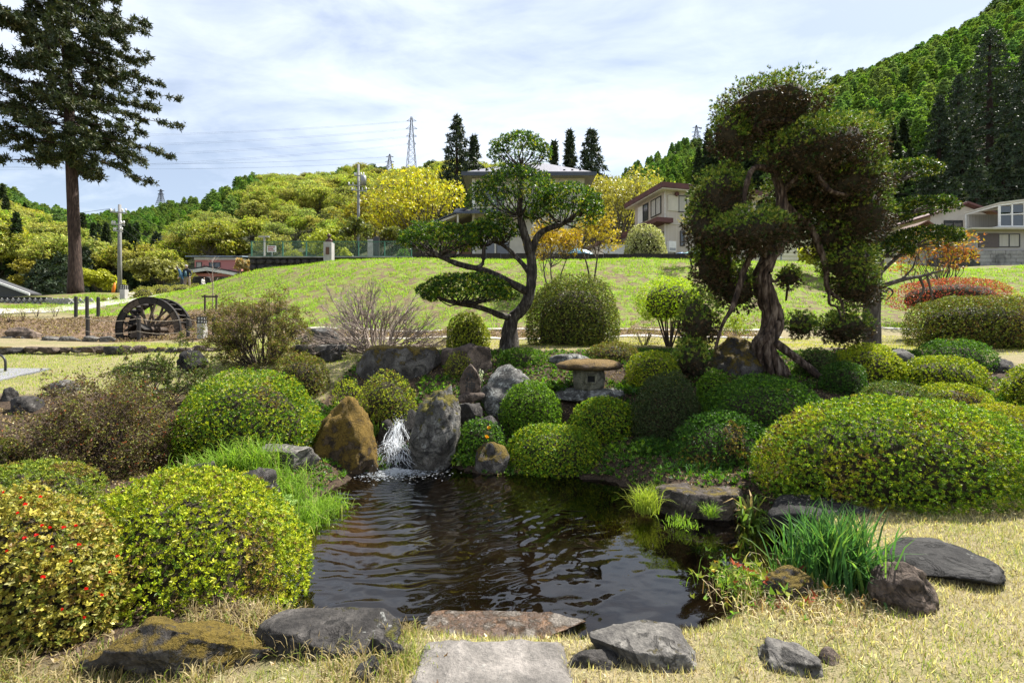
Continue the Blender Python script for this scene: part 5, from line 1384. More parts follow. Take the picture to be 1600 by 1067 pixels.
fo = bpy.data.objects.new('inscription', cu); COL.objects.link(fo)
dg = bpy.context.evaluated_depsgraph_get(); me = bpy.data.meshes.new_from_object(fo.evaluated_get(dg)); bpy.data.objects.remove(fo)
me.materials.clear(); me.materials.append(MT['dark_metal'])
fo = bpy.data.objects.new('inscription', me); COL.objects.link(fo); fo.parent = t
fo.rotation_euler = (PI / 2, 0, 0); fo.location = (-.004, fy - .008, .225)

lb = at(920, 608, 8.45); kk = 8.45 / F
t = thing('stone_lantern', 'low stone lantern with wide moss covered roof and square window', 'lantern', lb)
R_lan = rock_mat('stone_lantern', (.12, .115, .085), (.30, .285, .22), (.22, .20, .03), .18, .3, scale=5)
def lathe(name, prof, seg, mat, parent, sx=1, sy=1, wob=0.0, seed=0):
    an = np.linspace(0, 2 * PI, seg, endpoint=False)
    V = np.array([[r_ * math.cos(a) * sx, r_ * math.sin(a) * sy, z] for r_, z in prof for a in an])
    if wob: V[:, :] += (wob * np.stack([fbm(V * 7, 3, seed), fbm(V * 7 + 5, 3, seed), fbm(V * 7 + 9, 3, seed)], 1))
    n = len(prof); i = np.arange(n - 1)[:, None] * seg; j = np.arange(seg)[None, :]
    q = np.stack([i + j, i + (j + 1) % seg, i + seg + (j + 1) % seg, i + seg + j], -1).reshape(-1, 4)
    return mesh_np(name, V, q, mat, parent, smooth=True)
# light box: closed body, the window's dark inside is a panel coloured as shade
bw, bh = 26 * kk, 32 * kk
bx = Boxes(); wv = 6 * kk
prof = [(.02, -.02), (20 * kk, -.02), (23.5 * kk, 4 * kk), (25 * kk, 16 * kk), (24.5 * kk, 27 * kk), (22 * kk, 31 * kk), (.02, 31 * kk)]
lathe('light_box', prof, 28, R_lan, t, 1, .9, .008, 4)
fr_ = Boxes(); yf = -25 * kk * .9 - .004
fr_.bb(-9 * kk - .0, -5.5 * kk, yf - .03, yf + .08, 11 * kk, 25 * kk); fr_.bb(5.5 * kk, 9 * kk, yf - .03, yf + .08, 11 * kk, 25 * kk)
fr_.bb(-5.5 * kk, 5.5 * kk, yf - .028, yf + .08, 22.5 * kk, 25 * kk); fr_.bb(-5.5 * kk, 5.5 * kk, yf - .028, yf + .08, 11 * kk, 13 * kk)
fr_.build('window_frame', R_lan, t, .008)
wb = Boxes(); wb.bb(-5.5 * kk, 5.5 * kk, yf - .004, yf + .05, 13 * kk, 22.5 * kk); wb.build('window', flat_mat('painted_recess_shade', (.008, .008, .008), .9), t)  # near-black panel, shade of the opening put into its colour
R_cap = rock_mat('lantern_roof_moss', (.08, .05, .03), (.22, .15, .08), (.20, .125, .035), .62, .2, scale=3)
lathe('roof', [(.02, 30 * kk), (30 * kk, 30 * kk), (46 * kk, 32 * kk), (52 * kk, 35 * kk), (52 * kk, 38 * kk), (45 * kk, 42 * kk), (38 * kk, 44 * kk), (28 * kk, 45.5 * kk), (14 * kk, 46.6 * kk), (.02, 47 * kk)], 84, R_cap, t, 1, .8, .022, 6)
rock('base_stone', None, (0, 0, -9 * kk), (112 * kk, 70 * kk, 20 * kk), R_lichen, 73, cuts=4, rough=.06, flat_top=.45, sub=4, parent=t)

# ------------------------------------------------------------------ waterfall
wfm, nt, out = newmat('falling_water')
pr = NN(nt, 'ShaderNodeBsdfPrincipled'); setin(pr, Roughness=.12); pr.inputs['Base Color'].default_value = (.80, .83, .86, 1)
tp_ = NN(nt, 'ShaderNodeBsdfTransparent'); mx = NN(nt, 'ShaderNodeMixShader'); mx.inputs[0].default_value = .5
nt.links.new(tp_.outputs[0], mx.inputs[1]); nt.links.new(pr.outputs[0], mx.inputs[2]); nt.links.new(mx.outputs[0], out.inputs[0])
r = np.random.default_rng(88); T = Tubes()
DR = []
for i in range(330):
    s0 = at(623 + r.normal(0, 4.5), 657 + r.uniform(-2, 6), 7.42 + r.normal(0, .03)); s0[2] += .02
    g1 = at(617 + r.normal(0, 8), 690 + r.uniform(-5, 5), 7.20 + r.normal(0, .05))
    u = r.normal(0, 1)
    e = at(617 + u * 27, 734 + abs(u) * 2 + r.uniform(-8, 5), 6.95 + r.normal(0, .06)); e[2] = max(e[2], WATER - .01)
    m = (g1 + e) / 2 + np.array([r.normal(0, .04), -.03, .06 + r.normal(0, .05)])
    p_ = resample([s0, g1, m, e], 22) + np.cumsum(r.normal(0, .0065, (22, 3)), 0)
    DR.append(p_[r.integers(0, 22, 5)] + r.normal(0, .026, (5, 3)))
    a0 = r.integers(0, 18); p_ = p_[a0:a0 + r.integers(3, 6)]
    if len(p_) > 2: T.add(p_, [.001, r.uniform(.002, .0058), .001], 5)
DR = np.vstack(DR)
wf = T.build('waterfall', wfm); tag(wf, 'white water tumbling down between the two boulders into the pond', 'waterfall', kind='stuff')
bm_ = bmesh.new(); bmesh.ops.create_icosphere(bm_, subdivisions=1, radius=1.0)
IV = np.array([v_.co[:] for v_ in bm_.verts]); IF = np.array([[v_.index for v_ in f.verts] for f in bm_.faces]); bm_.free()
def blobs(name, C, S, mat, parent=None):
    n = len(C); V = (C[:, None, :] + IV[None] * S[:, None, :]).reshape(-1, 3)
    return mesh_np(name, V, (IF[None] + (np.arange(n) * len(IV))[:, None, None]).reshape(-1, 3), mat, parent, smooth=True)
n = 1900
an = r.uniform(0, 2 * PI, n); rd = np.abs(r.normal(0, .25, n))
C = np.stack([FX + np.cos(an) * rd * 1.45, FY - .02 + np.sin(an) * rd * .75, np.full(n, WATER) + np.abs(r.normal(0, .004, n)) + .07 * np.exp(-(rd / .13) ** 2) * r.uniform(0, 1, n) ** 2], 1)
S = np.stack([r.uniform(.002, .008, n)] * 3, 1) * np.array([2.4, .9, .35])
C = np.vstack([C, DR]); S = np.vstack([S, np.stack([r.uniform(.0015, .0052, len(DR))] * 3, 1) * r.uniform(.7, 1.4, (len(DR), 3))])
tag(blobs('foam', C, S, wfm), 'white foam and drops where the waterfall meets the pond', 'foam', kind='stuff')

# ------------------------------------------------------------------ grass, strap leaves, small plants
def on_ground(n, xr, yr, r, f=None):
    x = r.uniform(*xr, n); y = np.sqrt(r.uniform(yr[0] ** 2, yr[1] ** 2, n)) if f is None else f(n)
    return x, y
STRAW = [(4, (.45, .375, .25)), (3, (.35, .28, .175)), (2, (.54, .475, .34)), (1.7, (.16, .19, .04)), (1.0, (.11, .16, .025))]
r = np.random.default_rng(90)
def lawn(name, label, n, xr, yr, L, Wd, pal, lean, cond, simple=True, droop=.6):
    x = r.uniform(*xr, n); y = r.uniform(*yr, n)
    bed, mul, bank, mud = zones(x, y)
    m = cond(x, y, bed, mul, bank, mud); x, y = x[m], y[m]
    P = np.stack([x, y, hgt(x, y) - .004], 1); k = len(P)
    C = pick(pal, k, r) if not callable(pal) else pal(P, k)
    o = blades(name, P, L * r.uniform(.6, 1.3, k), Wd, C, lean, simple=simple, droop=droop)
    return tag(o, label, 'grass', kind='stuff')
def lawnpal(P, k):
    g_ = fbm(P * 1.3, 3, 71) + .30 * sstep(3.2, 2.2, P[:, 1]) + .5 * (P[:, 0] < -.2)
    c1 = pick(STRAW[:3] + [(1.2, (.22, .15, .08))], k, r, .30); c2 = pick([(2, (.24, .28, .055)), (1, (.16, .22, .035)), (1, (.34, .32, .10))], k, r)
    return np.where((r.random(k) < np.clip(.16 + .30 * g_, .03, .75))[:, None], c2, c1)
dry = lambda x, y, b, m, k, d: (b < .3) & (d < .2) & (np.hypot((x - ss[0]) / .42, (y - 2.12) / .5) > .95)
lawn('grass', 'short dry straw coloured lawn grass beside the pond', 190000, (-2.6, 5.2), (1.6, 5.0), .050, .0046, lawnpal, .95, dry)
lawn('grass', 'green yellow lawn grass in front of the stone row', 70000, (-13, -2.6), (8.2, 16.5), .05, .011, [(3, (.28, .34, .055)), (2, (.36, .36, .11)), (2, (.21, .29, .04)), (1, (.42, .38, .15))], .6, lambda x, y, b, m, k, d: (b < .4) & (m < .3))
lawn('grass', 'mown lawn grass between the shrubs and the bank', 42000, (-3, 14), (10.3, 16), .05, .012, [(3, (.36, .34, .09)), (2, (.44, .38, .15)), (2, (.24, .28, .05))], .6, lambda x, y, b, m, k, d: (b < .4) & (m < .3))
def bankpal(P, k):
    return pick([(3, (.19, .32, .035)), (3, (.25, .385, .042)), (1, (.32, .37, .07)), (.6, (.28, .22, .08))], k, r)
lawn('grass', 'patchy fresh green grass on the bank', 240000, (-26, 32), (16.8, 30), .13, .026, bankpal, .55, lambda x, y, b, m, k, d: (k > .5) & (.6 * vnoise(np.stack([x * .9, y * .9, 0 * x], 1), 81) + vnoise(np.stack([x * 3.6, y * 3.6, 0 * x], 1), 82) > -.10))

lawn('dry_grass', 'tangled dead grass under the azalea domes at the picture corner', 16000, (-3.4, -.5), (1.6, 2.9), .10, .005, [(3, (.34, .27, .16)), (2, (.22, .16, .09)), (1, (.14, .17, .04))], 1.1, lambda x, y, b, m, k, d: (d < .1) & (vnoise(np.stack([x * 4, y * 4, 0 * x], 1), 83) > -.2), simple=False)

def tuft(name, label, px, py, Y, n, L, Wd, rad, pal, lean=.5, droop=.7, cat='grass', z=None, group=None, part='leaves'):
    c = at(px, py, Y)
    c[2] = gz(c[0], c[1]) if z is None else z
    t = thing(name, label, cat, c, group=group)
    P = np.stack([r.normal(0, rad, n), r.normal(0, rad, n), np.full(n, -.01)], 1)
    blades(part, P, L * r.uniform(.55, 1.15, n), Wd * r.uniform(.7, 1.2, n), pick(pal, n, r), lean, parent=t, droop=droop)
    return t
LG = [(3, (.15, .25, .03)), (2, (.20, .30, .04)), (1, (.10, .18, .025)), (.5, (.30, .30, .12))]
for px, py, Y, n, L, rad, lb in [(488, 790, 4.95, 300, .24, .09, 'grass tuft drooping to the waterline beside the butterbur'), (455, 800, 4.7, 260, .22, .09, 'grass tuft right above the water behind the azalea dome'), (515, 772, 5.3, 240, .26, .09, 'grass tuft at the waterline below the orange boulder'), (350, 735, 5.3, 260, .42, .10, 'fresh grass tuft behind the dark rounded bank rock'), (395, 725, 5.4, 380, .50, .12, 'tall fresh grass tuft beside the flat pale rock'), (470, 765, 4.95, 520, .36, .14, 'drooping grass tuft hanging over the sandy shallows'), (440, 745, 5.1, 460, .40, .13, 'grass tuft between dark rock and sandy shallows'), (500, 755, 5.3, 300, .32, .10, 'grass tuft below the orange moss boulder'), (300, 725, 5.5, 140, .30, .08, 'thin grass tuft behind the big azalea dome'), (420, 770, 4.75, 260, .20, .10, 'short grass tuft above the butterbur leaves')]:
    tuft('grass_tuft', lb, px, py, Y, n, L, .008, rad, LG, .45, .9, group='grass tufts on the pond bank')
tuft('grass_tuft', 'bright sedge tuft at the far pond corner beside the flat mossy rock', 1010, 800, 5.15, 330, .30, .007, .055, [(3, (.22, .28, .035)), (2, (.28, .31, .06))], .5, .6, z=-.2)
tuft('grass_tuft', 'small sedge tuft on the front of the flat mossy rock', 1110, 795, 4.85, 120, .16, .006, .03, LG, .6, .7, z=-.14)
tuft('grass_tuft', 'dry grass tuft left of the step stone', 630, 1040, 2.40, 420, .075, .004, .07, [(2, (.20, .25, .05)), (2, (.34, .30, .12))], .4, .5)
tuft('daffodil_clump', 'thick clump of upright blue green daffodil leaves by the brown stone', 1305, 935, 3.30, 620, .46, .013, .11, [(3, (.050, .125, .045)), (2, (.075, .165, .055)), (1, (.12, .20, .05))], .38, .35, cat='plant')
tuft('daffodil_clump', 'thinner edge of daffodil leaves nearer the water', 1238, 900, 3.55, 90, .34, .011, .06, [(3, (.06, .14, .04)), (1, (.12, .20, .05))], .35, .4, cat='plant')
tuft('iris_plant', 'arching strap leaved plant with browned tips beside the flat mossy rock', 1172, 775, 4.95, 46, .48, .030, .05, [(3, (.10, .16, .035)), (1, (.22, .22, .08)), (.6, (.34, .24, .12))], .7, 1.1, cat='plant')
tuft('iris_plant', 'narrow strap leaved plant between orange boulder and loose azaleas', 585, 645, 7.5, 26, .34, .028, .06, [(3, (.14, .22, .04)), (1, (.20, .26, .06))], .8, 1.0, cat='plant')
tuft('iris_plant', 'strap leaved plant left of the orange moss boulder', 495, 690, 6.9, 24, .34, .026, .06, [(3, (.12, .20, .04)), (1, (.24, .25, .10))], .6, .8, cat='plant')
tuft('grass_tuft', 'fresh low tuft in front of the mossy corner rock', 1062, 812, 4.8, 160, .08, .006, .08, LG, .7, .6, z=-.2)
tuft('grass_tuft', 'bright green tuft below the grey topped shrub', 975, 735, 6.75, 160, .26, .010, .07, LG, .6, .9, z=-.2)
tuft('grass_tuft', 'green tuft on the shaded bank right of the grey topped shrub', 1090, 735, 6.0, 240, .14, .010, .18, [(3, (.05, .12, .03))], .7, .8)
# weeds with red leaves by the pond corner
c = at(1214, 935, 3.15); c[2] = gz(c[0], c[1])
t = thing('weed_patch', 'tangle of dry stalks and red tinged leaves at the near pond corner', 'plant', c)
n = 1500; P = np.stack([r.normal(.10, .22, n), r.normal(-.20, .20, n), r.uniform(0, .05, n)], 1)
dsk = blades('dry_stalks', P, .15 * r.uniform(.5, 1.2, n), .006, pick([(5, (.52, .43, .30)), (2, (.26, .16, .10)), (1, (.14, .09, .06))], n, r), .9, parent=t, droop=1.0); dsk['kind'] = 'stuff'
n = 260; P = np.stack([r.normal(-.08, .18, n), r.normal(0, .15, n), r.uniform(.02, .16, n)], 1)
leaves('foliage', P, r.normal(0, .5, (n, 3)) + [0, 0, .6], .055 * r.uniform(.6, 1.4, n), pick([(3, (.11, .19, .03)), (2, (.20, .22, .04)), (1, (.22, .05, .03)), (1, (.24, .14, .03))], n, r), 'sparse', 'leaf', t)
n = 260; P = np.stack([r.normal(-.12, .14, n), r.normal(.10, .10, n), np.full(n, 0.0)], 1)
gbl = blades('grass_blades', P, .20 * r.uniform(.5, 1.1, n), .004, pick(LG, n, r), .5, parent=t, droop=.7); gbl['kind'] = 'stuff'
# leafy weeds between the rocks
for px, py, Y, n, rad, L, lb in [(760, 720, 7.0, 60, .10, .075, 'leafy green weed below the yellow flowers'), (725, 700, 7.1, 50, .09, .07, 'leafy weed beside the pale waterfall boulder'), (866, 600, 8.6, 60, .14, .09, 'broad leaved weed left of the lantern box'), (985, 612, 8.4, 60, .14, .09, 'broad leaved weed right of the lantern base'), (540, 640, 7.9, 70, .16, .09, 'pale leafy plant above the orange boulder'), (475, 655, 7.4, 50, .14, .10, 'pale broad leaved plant left of the orange boulder'), (690, 600, 8.4, 60, .18, .05, 'low ground plant in front of the stone tablet'), (1010, 730, 6.7, 70, .16, .06, 'shaded leafy weed at the foot of the grey topped shrub'), (590, 752, 6.95, 40, .10, .045, 'dark wet leafy weed under the orange boulder')]:
    c = at(px, py, Y); c[2] = max(gz(c[0], c[1]), WATER)
    t = thing('leafy_weed', lb, 'plant', c, group='weeds between the garden rocks')
    P = np.stack([r.normal(0, rad, n), r.normal(0, rad * .7, n), np.abs(r.normal(0, .07, n)) + .01], 1)
    leaves('foliage', P, r.normal(0, .5, (n, 3)) + [0, -.2, .8], L * r.uniform(.6, 1.3, n), pick(MG + DG[:1] + ([(3, (.24, .32, .08))] if 'pale' in lb else []), n, r), 'round', 'leaf', t)
# butterbur
def disc_leaf(parent, c, rad, tilt, az, col):
    m = 14; an = np.linspace(.25, 2 * PI - .25, m); rr = rad * (1 + .08 * np.sin(an * 3) + .04 * r.normal(size=m))
    V = np.vstack([[0, 0, -.18 * rad], np.stack([np.cos(an) * rr, np.sin(an) * rr, .10 * rad * np.cos(2 * an)], 1)])
    ct, st = math.cos(tilt), math.sin(tilt); V = V @ np.array([[1, 0, 0], [0, ct, st], [0, -st, ct]])
    ca, sa = math.cos(az), math.sin(az); V = V @ np.array([[ca, sa, 0], [-sa, ca, 0], [0, 0, 1]])
    f = np.array([[0, i, i + 1] for i in range(1, m)])
    o = mesh_np('leaf', V + c, f, MT['leaf'], parent, col=np.tile(col, (len(V), 1)), smooth=True)
    T_ = Tubes(); T_.add(np.array([c + [0, 0, -.1 * rad], c * [.6, .6, .5], [c[0] * .3, c[1] * .3, -.05]]), [.006, .008], 5); T_.build('leaf_stalk', flat_mat('green_stalk', (.14, .2, .05)) if 'stk' not in MT else MT['stk'], parent)
MT['stk'] = flat_mat('green_stalk', (.14, .20, .05))
c = at(432, 800, 4.45); c[2] = WATER + .02
t = thing('butterbur', 'cluster of round pale green butterbur leaves at the waterline', 'plant', c)
for dx_, dy_, dz_, rad in [(-.06, 0, .17, .060), (.05, -.02, .13, .070), (.12, .05, .18, .060), (-.02, -.06, .08, .055), (-.13, .05, .22, .06), (.03, .10, .24, .055)]:
    disc_leaf(t, np.array([dx_, dy_, dz_]), rad, r.uniform(.2, .7), r.uniform(-.6, .6), (.25, .36, .06))
c = at(456, 760, 4.95); c[2] = gz(c[0], c[1]) + .05
t = thing('butterbur', 'small pale butterbur leaves among the drooping grass', 'plant', c)
for dx_, dy_, dz_, rad in [(0, -.08, .18, .05), (.06, -.10, .14, .04), (-.06, -.08, .13, .04)]:
    disc_leaf(t, np.array([dx_, dy_, dz_]), rad, .5, 0, (.27, .38, .12))
# yellow flowers
for i, (px, py, lb) in enumerate([(761, 683, 'lower yellow flower on the pond bank by the dark rock'), (764, 669, 'upper yellow flower on the pond bank by the dark rock')]):
    c = at(px, py, 7.0 + i * .1); g0 = gz(c[0], c[1])
    t = thing('yellow_flower', lb, 'flower', (c[0], c[1], g0))
    T_ = Tubes(); T_.add(np.array([[0, 0, -.02], [.01, 0, (c[2] - g0) * .5], [0, -.01, c[2] - g0]]), [.004, .003], 5); T_.build('stem', MT['stk'], t)
    P = np.tile([0, -.012, c[2] - g0], (3, 1)); leaves('petals', P, np.tile([0, -.6, .8], (3, 1)) + r.normal(0, .1, (3, 3)), .042, np.tile([.75, .36, .01], (3, 1)), 'round_near', 'petal', t, .05)
# white hyacinth
c = at(750, 600, 8.1); g0 = gz(c[0], c[1])
t = thing('hyacinth', 'white flower spikes beside the stone tablet', 'flower', (c[0], c[1], c[2] - .15))
T_ = Tubes(); T_.add(np.array([[0, 0, 0], [0, 0, .38]]), [.006, .004], 5); T_.add(np.array([[.03, 0, 0], [.04, 0, .32]]), [.005, .004], 5); T_.build('stem', MT['stk'], t)
n = 30; P = np.stack([r.normal(0, .012, n) + (np.arange(n) % 2) * .035, r.normal(0, .012, n), r.uniform(.2, .4, n)], 1)
leaves('petals', P, r.normal(0, 1, (n, 3)), .022, pick([(1, (.75, .74, .72))], n, r, .04), 'sparse', 'petal', t, .05)
# red azalea flowers sit on the corner azalea
az = [o_ for o_ in bpy.data.objects if o_.name.startswith('azalea_shrub') and 'red flowers' in o_.get('label', '')][0]
fol = [o_ for o_ in az.children if o_.name.startswith('foliage')][0]
V = np.empty(len(fol.data.vertices) * 3, np.float32); fol.data.vertices.foreach_get('co', V); V = V.reshape(-1, 3)
wV = V + np.array(az.location)
pxs = 800 + wV[:, 0] * F / wV[:, 1]; pys = 533.5 + (EYE - wV[:, 2]) * F / wV[:, 1]
fm = None
for px, py in [(8, 766), (43, 779), (45, 787), (69, 775), (32, 801), (73, 819), (86, 823), (45, 838), (107, 821), (124, 820), (92, 856), (129, 848), (172, 897), (143, 924), (73, 904), (186, 870), (168, 928), (142, 967), (102, 953), (62, 836), (20, 860), (118, 876)]:
    m = np.hypot(pxs - px, pys - py) < 6
    if not m.any(): continue
    i = np.where(m)[0][np.argmin(wV[m, 1])]
    if fm is None:
        fo = leaves('flower', np.zeros((2, 3)), np.array([[0, -.5, .8], [.1, -.7, .6]]), .0135, np.tile([.62, .012, .012], (2, 1)), 'round_near', 'petal', az, .08); fm = fo
    else:
        fo = fm.copy(); COL.objects.link(fo); fo.parent = az
    fo.location = tuple(float(q_) for q_ in V[i] + [0, -.012, .012]); fo.rotation_euler = (r.uniform(-.3, .3), r.uniform(-.3, .3), r.uniform(-.6, .6))

# ground cover and leaf litter on the slopes
n = 26000
x = r.uniform(-4.6, 8.5, n); y = r.uniform(4.9, 10.6, n)
b_, m_, k_, d_ = zones(x, y); m = (b_ > .5) & (d_ < .05) & (fbm(np.stack([x, y, 0 * x], 1) * 1.1, 3, 91) > -.55) & ~((x < -4.2) & (y < 8))
x, y = x[m], y[m]; P = np.stack([x, y, hgt(x, y) + .01], 1)
tag(leaves('ground_cover', P, r.normal(0, .35, (len(P), 3)) + [0, 0, 1], .055 * r.uniform(.6, 1.3, len(P)), pick(DG + MG[:2], len(P), r), 'azalea', 'leaf'), 'low green ground cover between the garden shrubs', 'ground cover', kind='stuff')
n = 46000
x = r.uniform(-8, 8.5, n); y = r.uniform(2.0, 10.5, n)
b_, m_, k_, d_ = zones(x, y); m = (b_ > .4) & (d_ < .05); x, y = x[m], y[m]; P = np.stack([x, y, hgt(x, y) + .008], 1)
tag(leaves('leaf_litter', P, r.normal(0, .30, (len(P), 3)) + [0, 0, 1], .032 * r.uniform(.6, 1.3, len(P)), pick([(3, (.22, .15, .085)), (2, (.32, .23, .14)), (2, (.11, .07, .045)), (1, (.40, .31, .21))], len(P), r), 'sparse', 'leaf'), 'dead brown leaves on the bare soil of the beds', 'leaf litter', kind='stuff')
n = 9000
x = np.concatenate([r.uniform(-26, -9.5, n), r.uniform(-8, 9, n // 2)]); y = np.concatenate([r.uniform(17, 21.2, n), r.uniform(15.9, 17.5, n // 2)])
b_, m_, k_, d_ = zones(x, y); m = m_ > .5; x, y = x[m], y[m]; P = np.stack([x, y, hgt(x, y) + .01], 1)
tag(leaves('bark_mulch', P, r.normal(0, .35, (len(P), 3)) + [0, 0, 1], .075 * r.uniform(.6, 1.3, len(P)), pick([(3, (.17, .115, .075)), (2, (.26, .19, .13)), (2, (.09, .06, .04)), (.5, (.30, .26, .08))], len(P), r), 'sparse', 'leaf'), 'brown bark mulch round the water wheel', 'mulch', kind='stuff')
n = 900
x = r.uniform(-2.4, 4.6, n); y = r.uniform(1.7, 4.6, n)
b_, m_, k_, d_ = zones(x, y); m = (d_ < .05) & (b_ < .4) & ((fbm(np.stack([x, y, 0 * x], 1) * 1.4, 2, 95) > .05) | (r.random(n) < .2)); x, y = x[m], y[m]; P = np.stack([x, y, hgt(x, y) + .022], 1)
tag(leaves('leaf_litter', P, r.normal(0, .35, (len(P), 3)) + [0, 0, 1], .026 * r.uniform(.6, 1.3, len(P)), pick([(2, (.34, .24, .16)), (2, (.20, .12, .08)), (1, (.44, .34, .26))], len(P), r), 'sparse', 'leaf'), 'scattered dead leaves on the dry lawn beside the pond', 'leaf litter', kind='stuff')
# pond weed
n = 500; an = r.uniform(0, 2 * PI, n)
cw = W_(960, 810); P = np.stack([cw[0] + r.normal(0, .28, n), cw[1] + r.normal(0, .16, n), np.full(n, WATER - .10)], 1)
tag(blades('pond_weed', P, .07, .006, pick([(2, (.16, .17, .03)), (1, (.22, .22, .05))], n, r), 1.5, droop=.15), 'yellow green water weed under the surface of the pond', 'pond weed', kind='stuff')
# ------------------------------------------------------------------ buildings
def hx(loc):
    """a box-maker whose coordinates are those of the place, stored relative to a thing's base"""
    class B(Boxes):
        def build(s, name, mat, parent=None, bevel=0.0):
            s.V = [v_ - np.asarray(loc) for v_ in s.V]
            return Boxes.build(s, name, mat, parent, bevel)
    return B
m_cream = noisy_mat('cream_render', [(0.3, (.47, .44, .38)), (0.7, (.58, .55, .48))], 1.2, .85, .15, 40)
m_beige = noisy_mat('beige_siding', [(0.3, (.42, .37, .32)), (0.7, (.52, .47, .41))], 1.0, .8, .5, 7, (6, 6, .05))
m_grey = noisy_mat('grey_siding', [(0.3, (.36, .34, .33)), (0.7, (.45, .43, .42))], 1.0, .8, .5, 7, (.05, .05, 8))
m_pink = noisy_mat('pink_siding', [(0.3, (.52, .20, .19)), (0.7, (.62, .26, .24))], 1.0, .8, .5, 5, (.05, .05, 8))
m_roofg = noisy_mat('grey_metal_roof', [(0.3, (.17, .165, .185)), (0.7, (.26, .25, .275))], 1.0, .45, .3, 6, (8, .3, .3))
m_roofb = noisy_mat('dark_blue_roof', [(0.3, (.045, .055, .075)), (0.7, (.075, .085, .11))], 1.5, .5, .3, 10)
m_roofr = noisy_mat('dark_red_fascia', [(0.3, (.075, .028, .026)), (0.7, (.13, .05, .045))], 1.5, .6, .2, 10)
m_roofs = noisy_mat('sky_blue_metal_roof', [(0.3, (.22, .29, .38)), (0.7, (.32, .39, .48))], 1.5, .4, .2, 10)
m_brown = noisy_mat('brown_boards', [(0.3, (.09, .045, .03)), (0.7, (.15, .08, .055))], 2, .8, .5, 8, (6, 6, .2))
m_frame = flat_mat('dark_window_frame', (.030, .028, .028), .4)
m_shut = flat_mat('brown_shutter', (.085, .065, .062), .6)
m_glass, nt, out = newmat('window_glass')
pg = NN(nt, 'ShaderNodeBsdfPrincipled'); pg.inputs['Base Color'].default_value = (.05, .055, .06, 1); setin(pg, Roughness=.06); pg.inputs['Specular IOR Level'].default_value = .8
nt.links.new(pg.outputs[0], out.inputs[0])
m_curt = noisy_mat('window_curtain', [(0.35, (.34, .33, .30)), (0.65, (.52, .50, .46))], 3, .9, .2, 20, (8, 8, .1))

def window(t, B, x0, x1, z0, z1, y, curtain=False, side=None, fr=.06, mull=True):
    """frame + two panes on a wall facing -y (or a wall facing -x when side='x')"""
    def bb(b, a0, a1, c0, c1, d0, d1):
        if side == 'x': b.bb(y + d0, y + d1, a0, a1, c0, c1)
        else: b.bb(a0, a1, y + d0, y + d1, c0, c1)
    b = B(); bb(b, x0, x1, z0, z0 + fr, -.07, .05); bb(b, x0, x1, z1 - fr, z1, -.07, .05)
    bb(b, x0, x0 + fr, z0 + fr, z1 - fr, -.068, .05); bb(b, x1 - fr, x1, z0 + fr, z1 - fr, -.068, .05)
    xm = (x0 + x1) / 2
    if mull: bb(b, xm - fr / 2, xm + fr / 2, z0 + fr, z1 - fr, -.066, .05)
    w = b.build('window_frame', m_frame, t)
    for a0, a1 in (((x0 + fr, xm - fr / 2), (xm + fr / 2, x1 - fr)) if mull else ((x0 + fr, x1 - fr),)):
        b = B(); bb(b, a0, a1, z0 + fr, z1 - fr, -.03, .02); b.build('pane', m_curt if curtain else m_glass, w)
    return w

# big white house behind the pruned tree
L0 = np.array([1.0, 36.0, 6.2]); B = hx(L0)
t = thing('white_house', 'two storey cream house with grey hipped roof behind the pruned tree', 'house', L0)
B().bb(-2.95, 5.4, 36, 44, 6.2, 13.75).build('wall', m_cream, t)
e0, e1, f0, f1, ez = -3.65, 6.15, 35.2, 44.8, 13.75
V = np.array([[e0, f0, ez], [e1, f0, ez], [e1, f1, ez], [e0, f1, ez], [.4, 40, 16.2], [2.6, 40, 16.2]]) - L0
V2 = V.copy(); V2[:, 2] += .16
roof = mesh_np('roof', np.vstack([V, V2]), [np.array([[0, 1, 7, 6], [1, 2, 8, 7], [2, 3, 9, 8], [3, 0, 6, 9], [6, 7, 11, 10], [8, 9, 10, 11]]), np.array([[7, 8, 11], [9, 6, 10]]), np.array([[0, 3, 2, 1]])], m_roofg, t)
b = B(); b.bb(e0, e1, f0 - .06, f0 - .003, ez - .08, ez + .2); b.bb(e0 - .06, e0 - .003, f0, f1, ez - .08, ez + .2); b.build('gutter', m_roofb, t)
for i, x in enumerate([-2.5, -1.9, 3.9, 4.5, 5.1]):
    b = B(); zr = ez + .55 + (.0 if i < 2 else -.1); b.box((x, 36.1, zr + .16), (.16, .12, .14)); b.build('snow_guard', m_frame, t)
b = B(); b.hexa([(-4.2, 34.6, 10.75), (1.8, 34.6, 10.75), (1.8, 35.99, 11.35), (-4.2, 35.99, 11.35), (-4.2, 34.6, 10.87), (1.8, 34.6, 10.87), (1.8, 35.99, 11.5), (-4.2, 35.99, 11.5)]).build('lower_roof', m_roofb, t)
for x in (-3.9, -1.2, 1.5): B().bb(x - .06, x + .06, 34.75, 34.87, 6.3, 10.78).build('post', m_cream, t)
B().bb(-2.97, -2.75, 35.93, 35.99, 6.3, 13.7).build('corner_trim', MT['white'], t)
for x0, x1, z0, z1 in [(-2.2, -.6, 11.7, 13.0), (.4, 2.4, 11.7, 13.0), (3.2, 4.8, 11.7, 13.0), (-2.2, -.2, 7.2, 9.0), (1.0, 3.0, 7.2, 9.0), (3.8, 5.0, 7.4, 8.8)]:
    window(t, B, x0, x1, z0, z1, 35.995, curtain=x0 > 0)
b = B(); b.bb(-5.2, -3.02, 35.5, 39, 6.2, 10.2); b.build('annex_wall', m_brown, t)
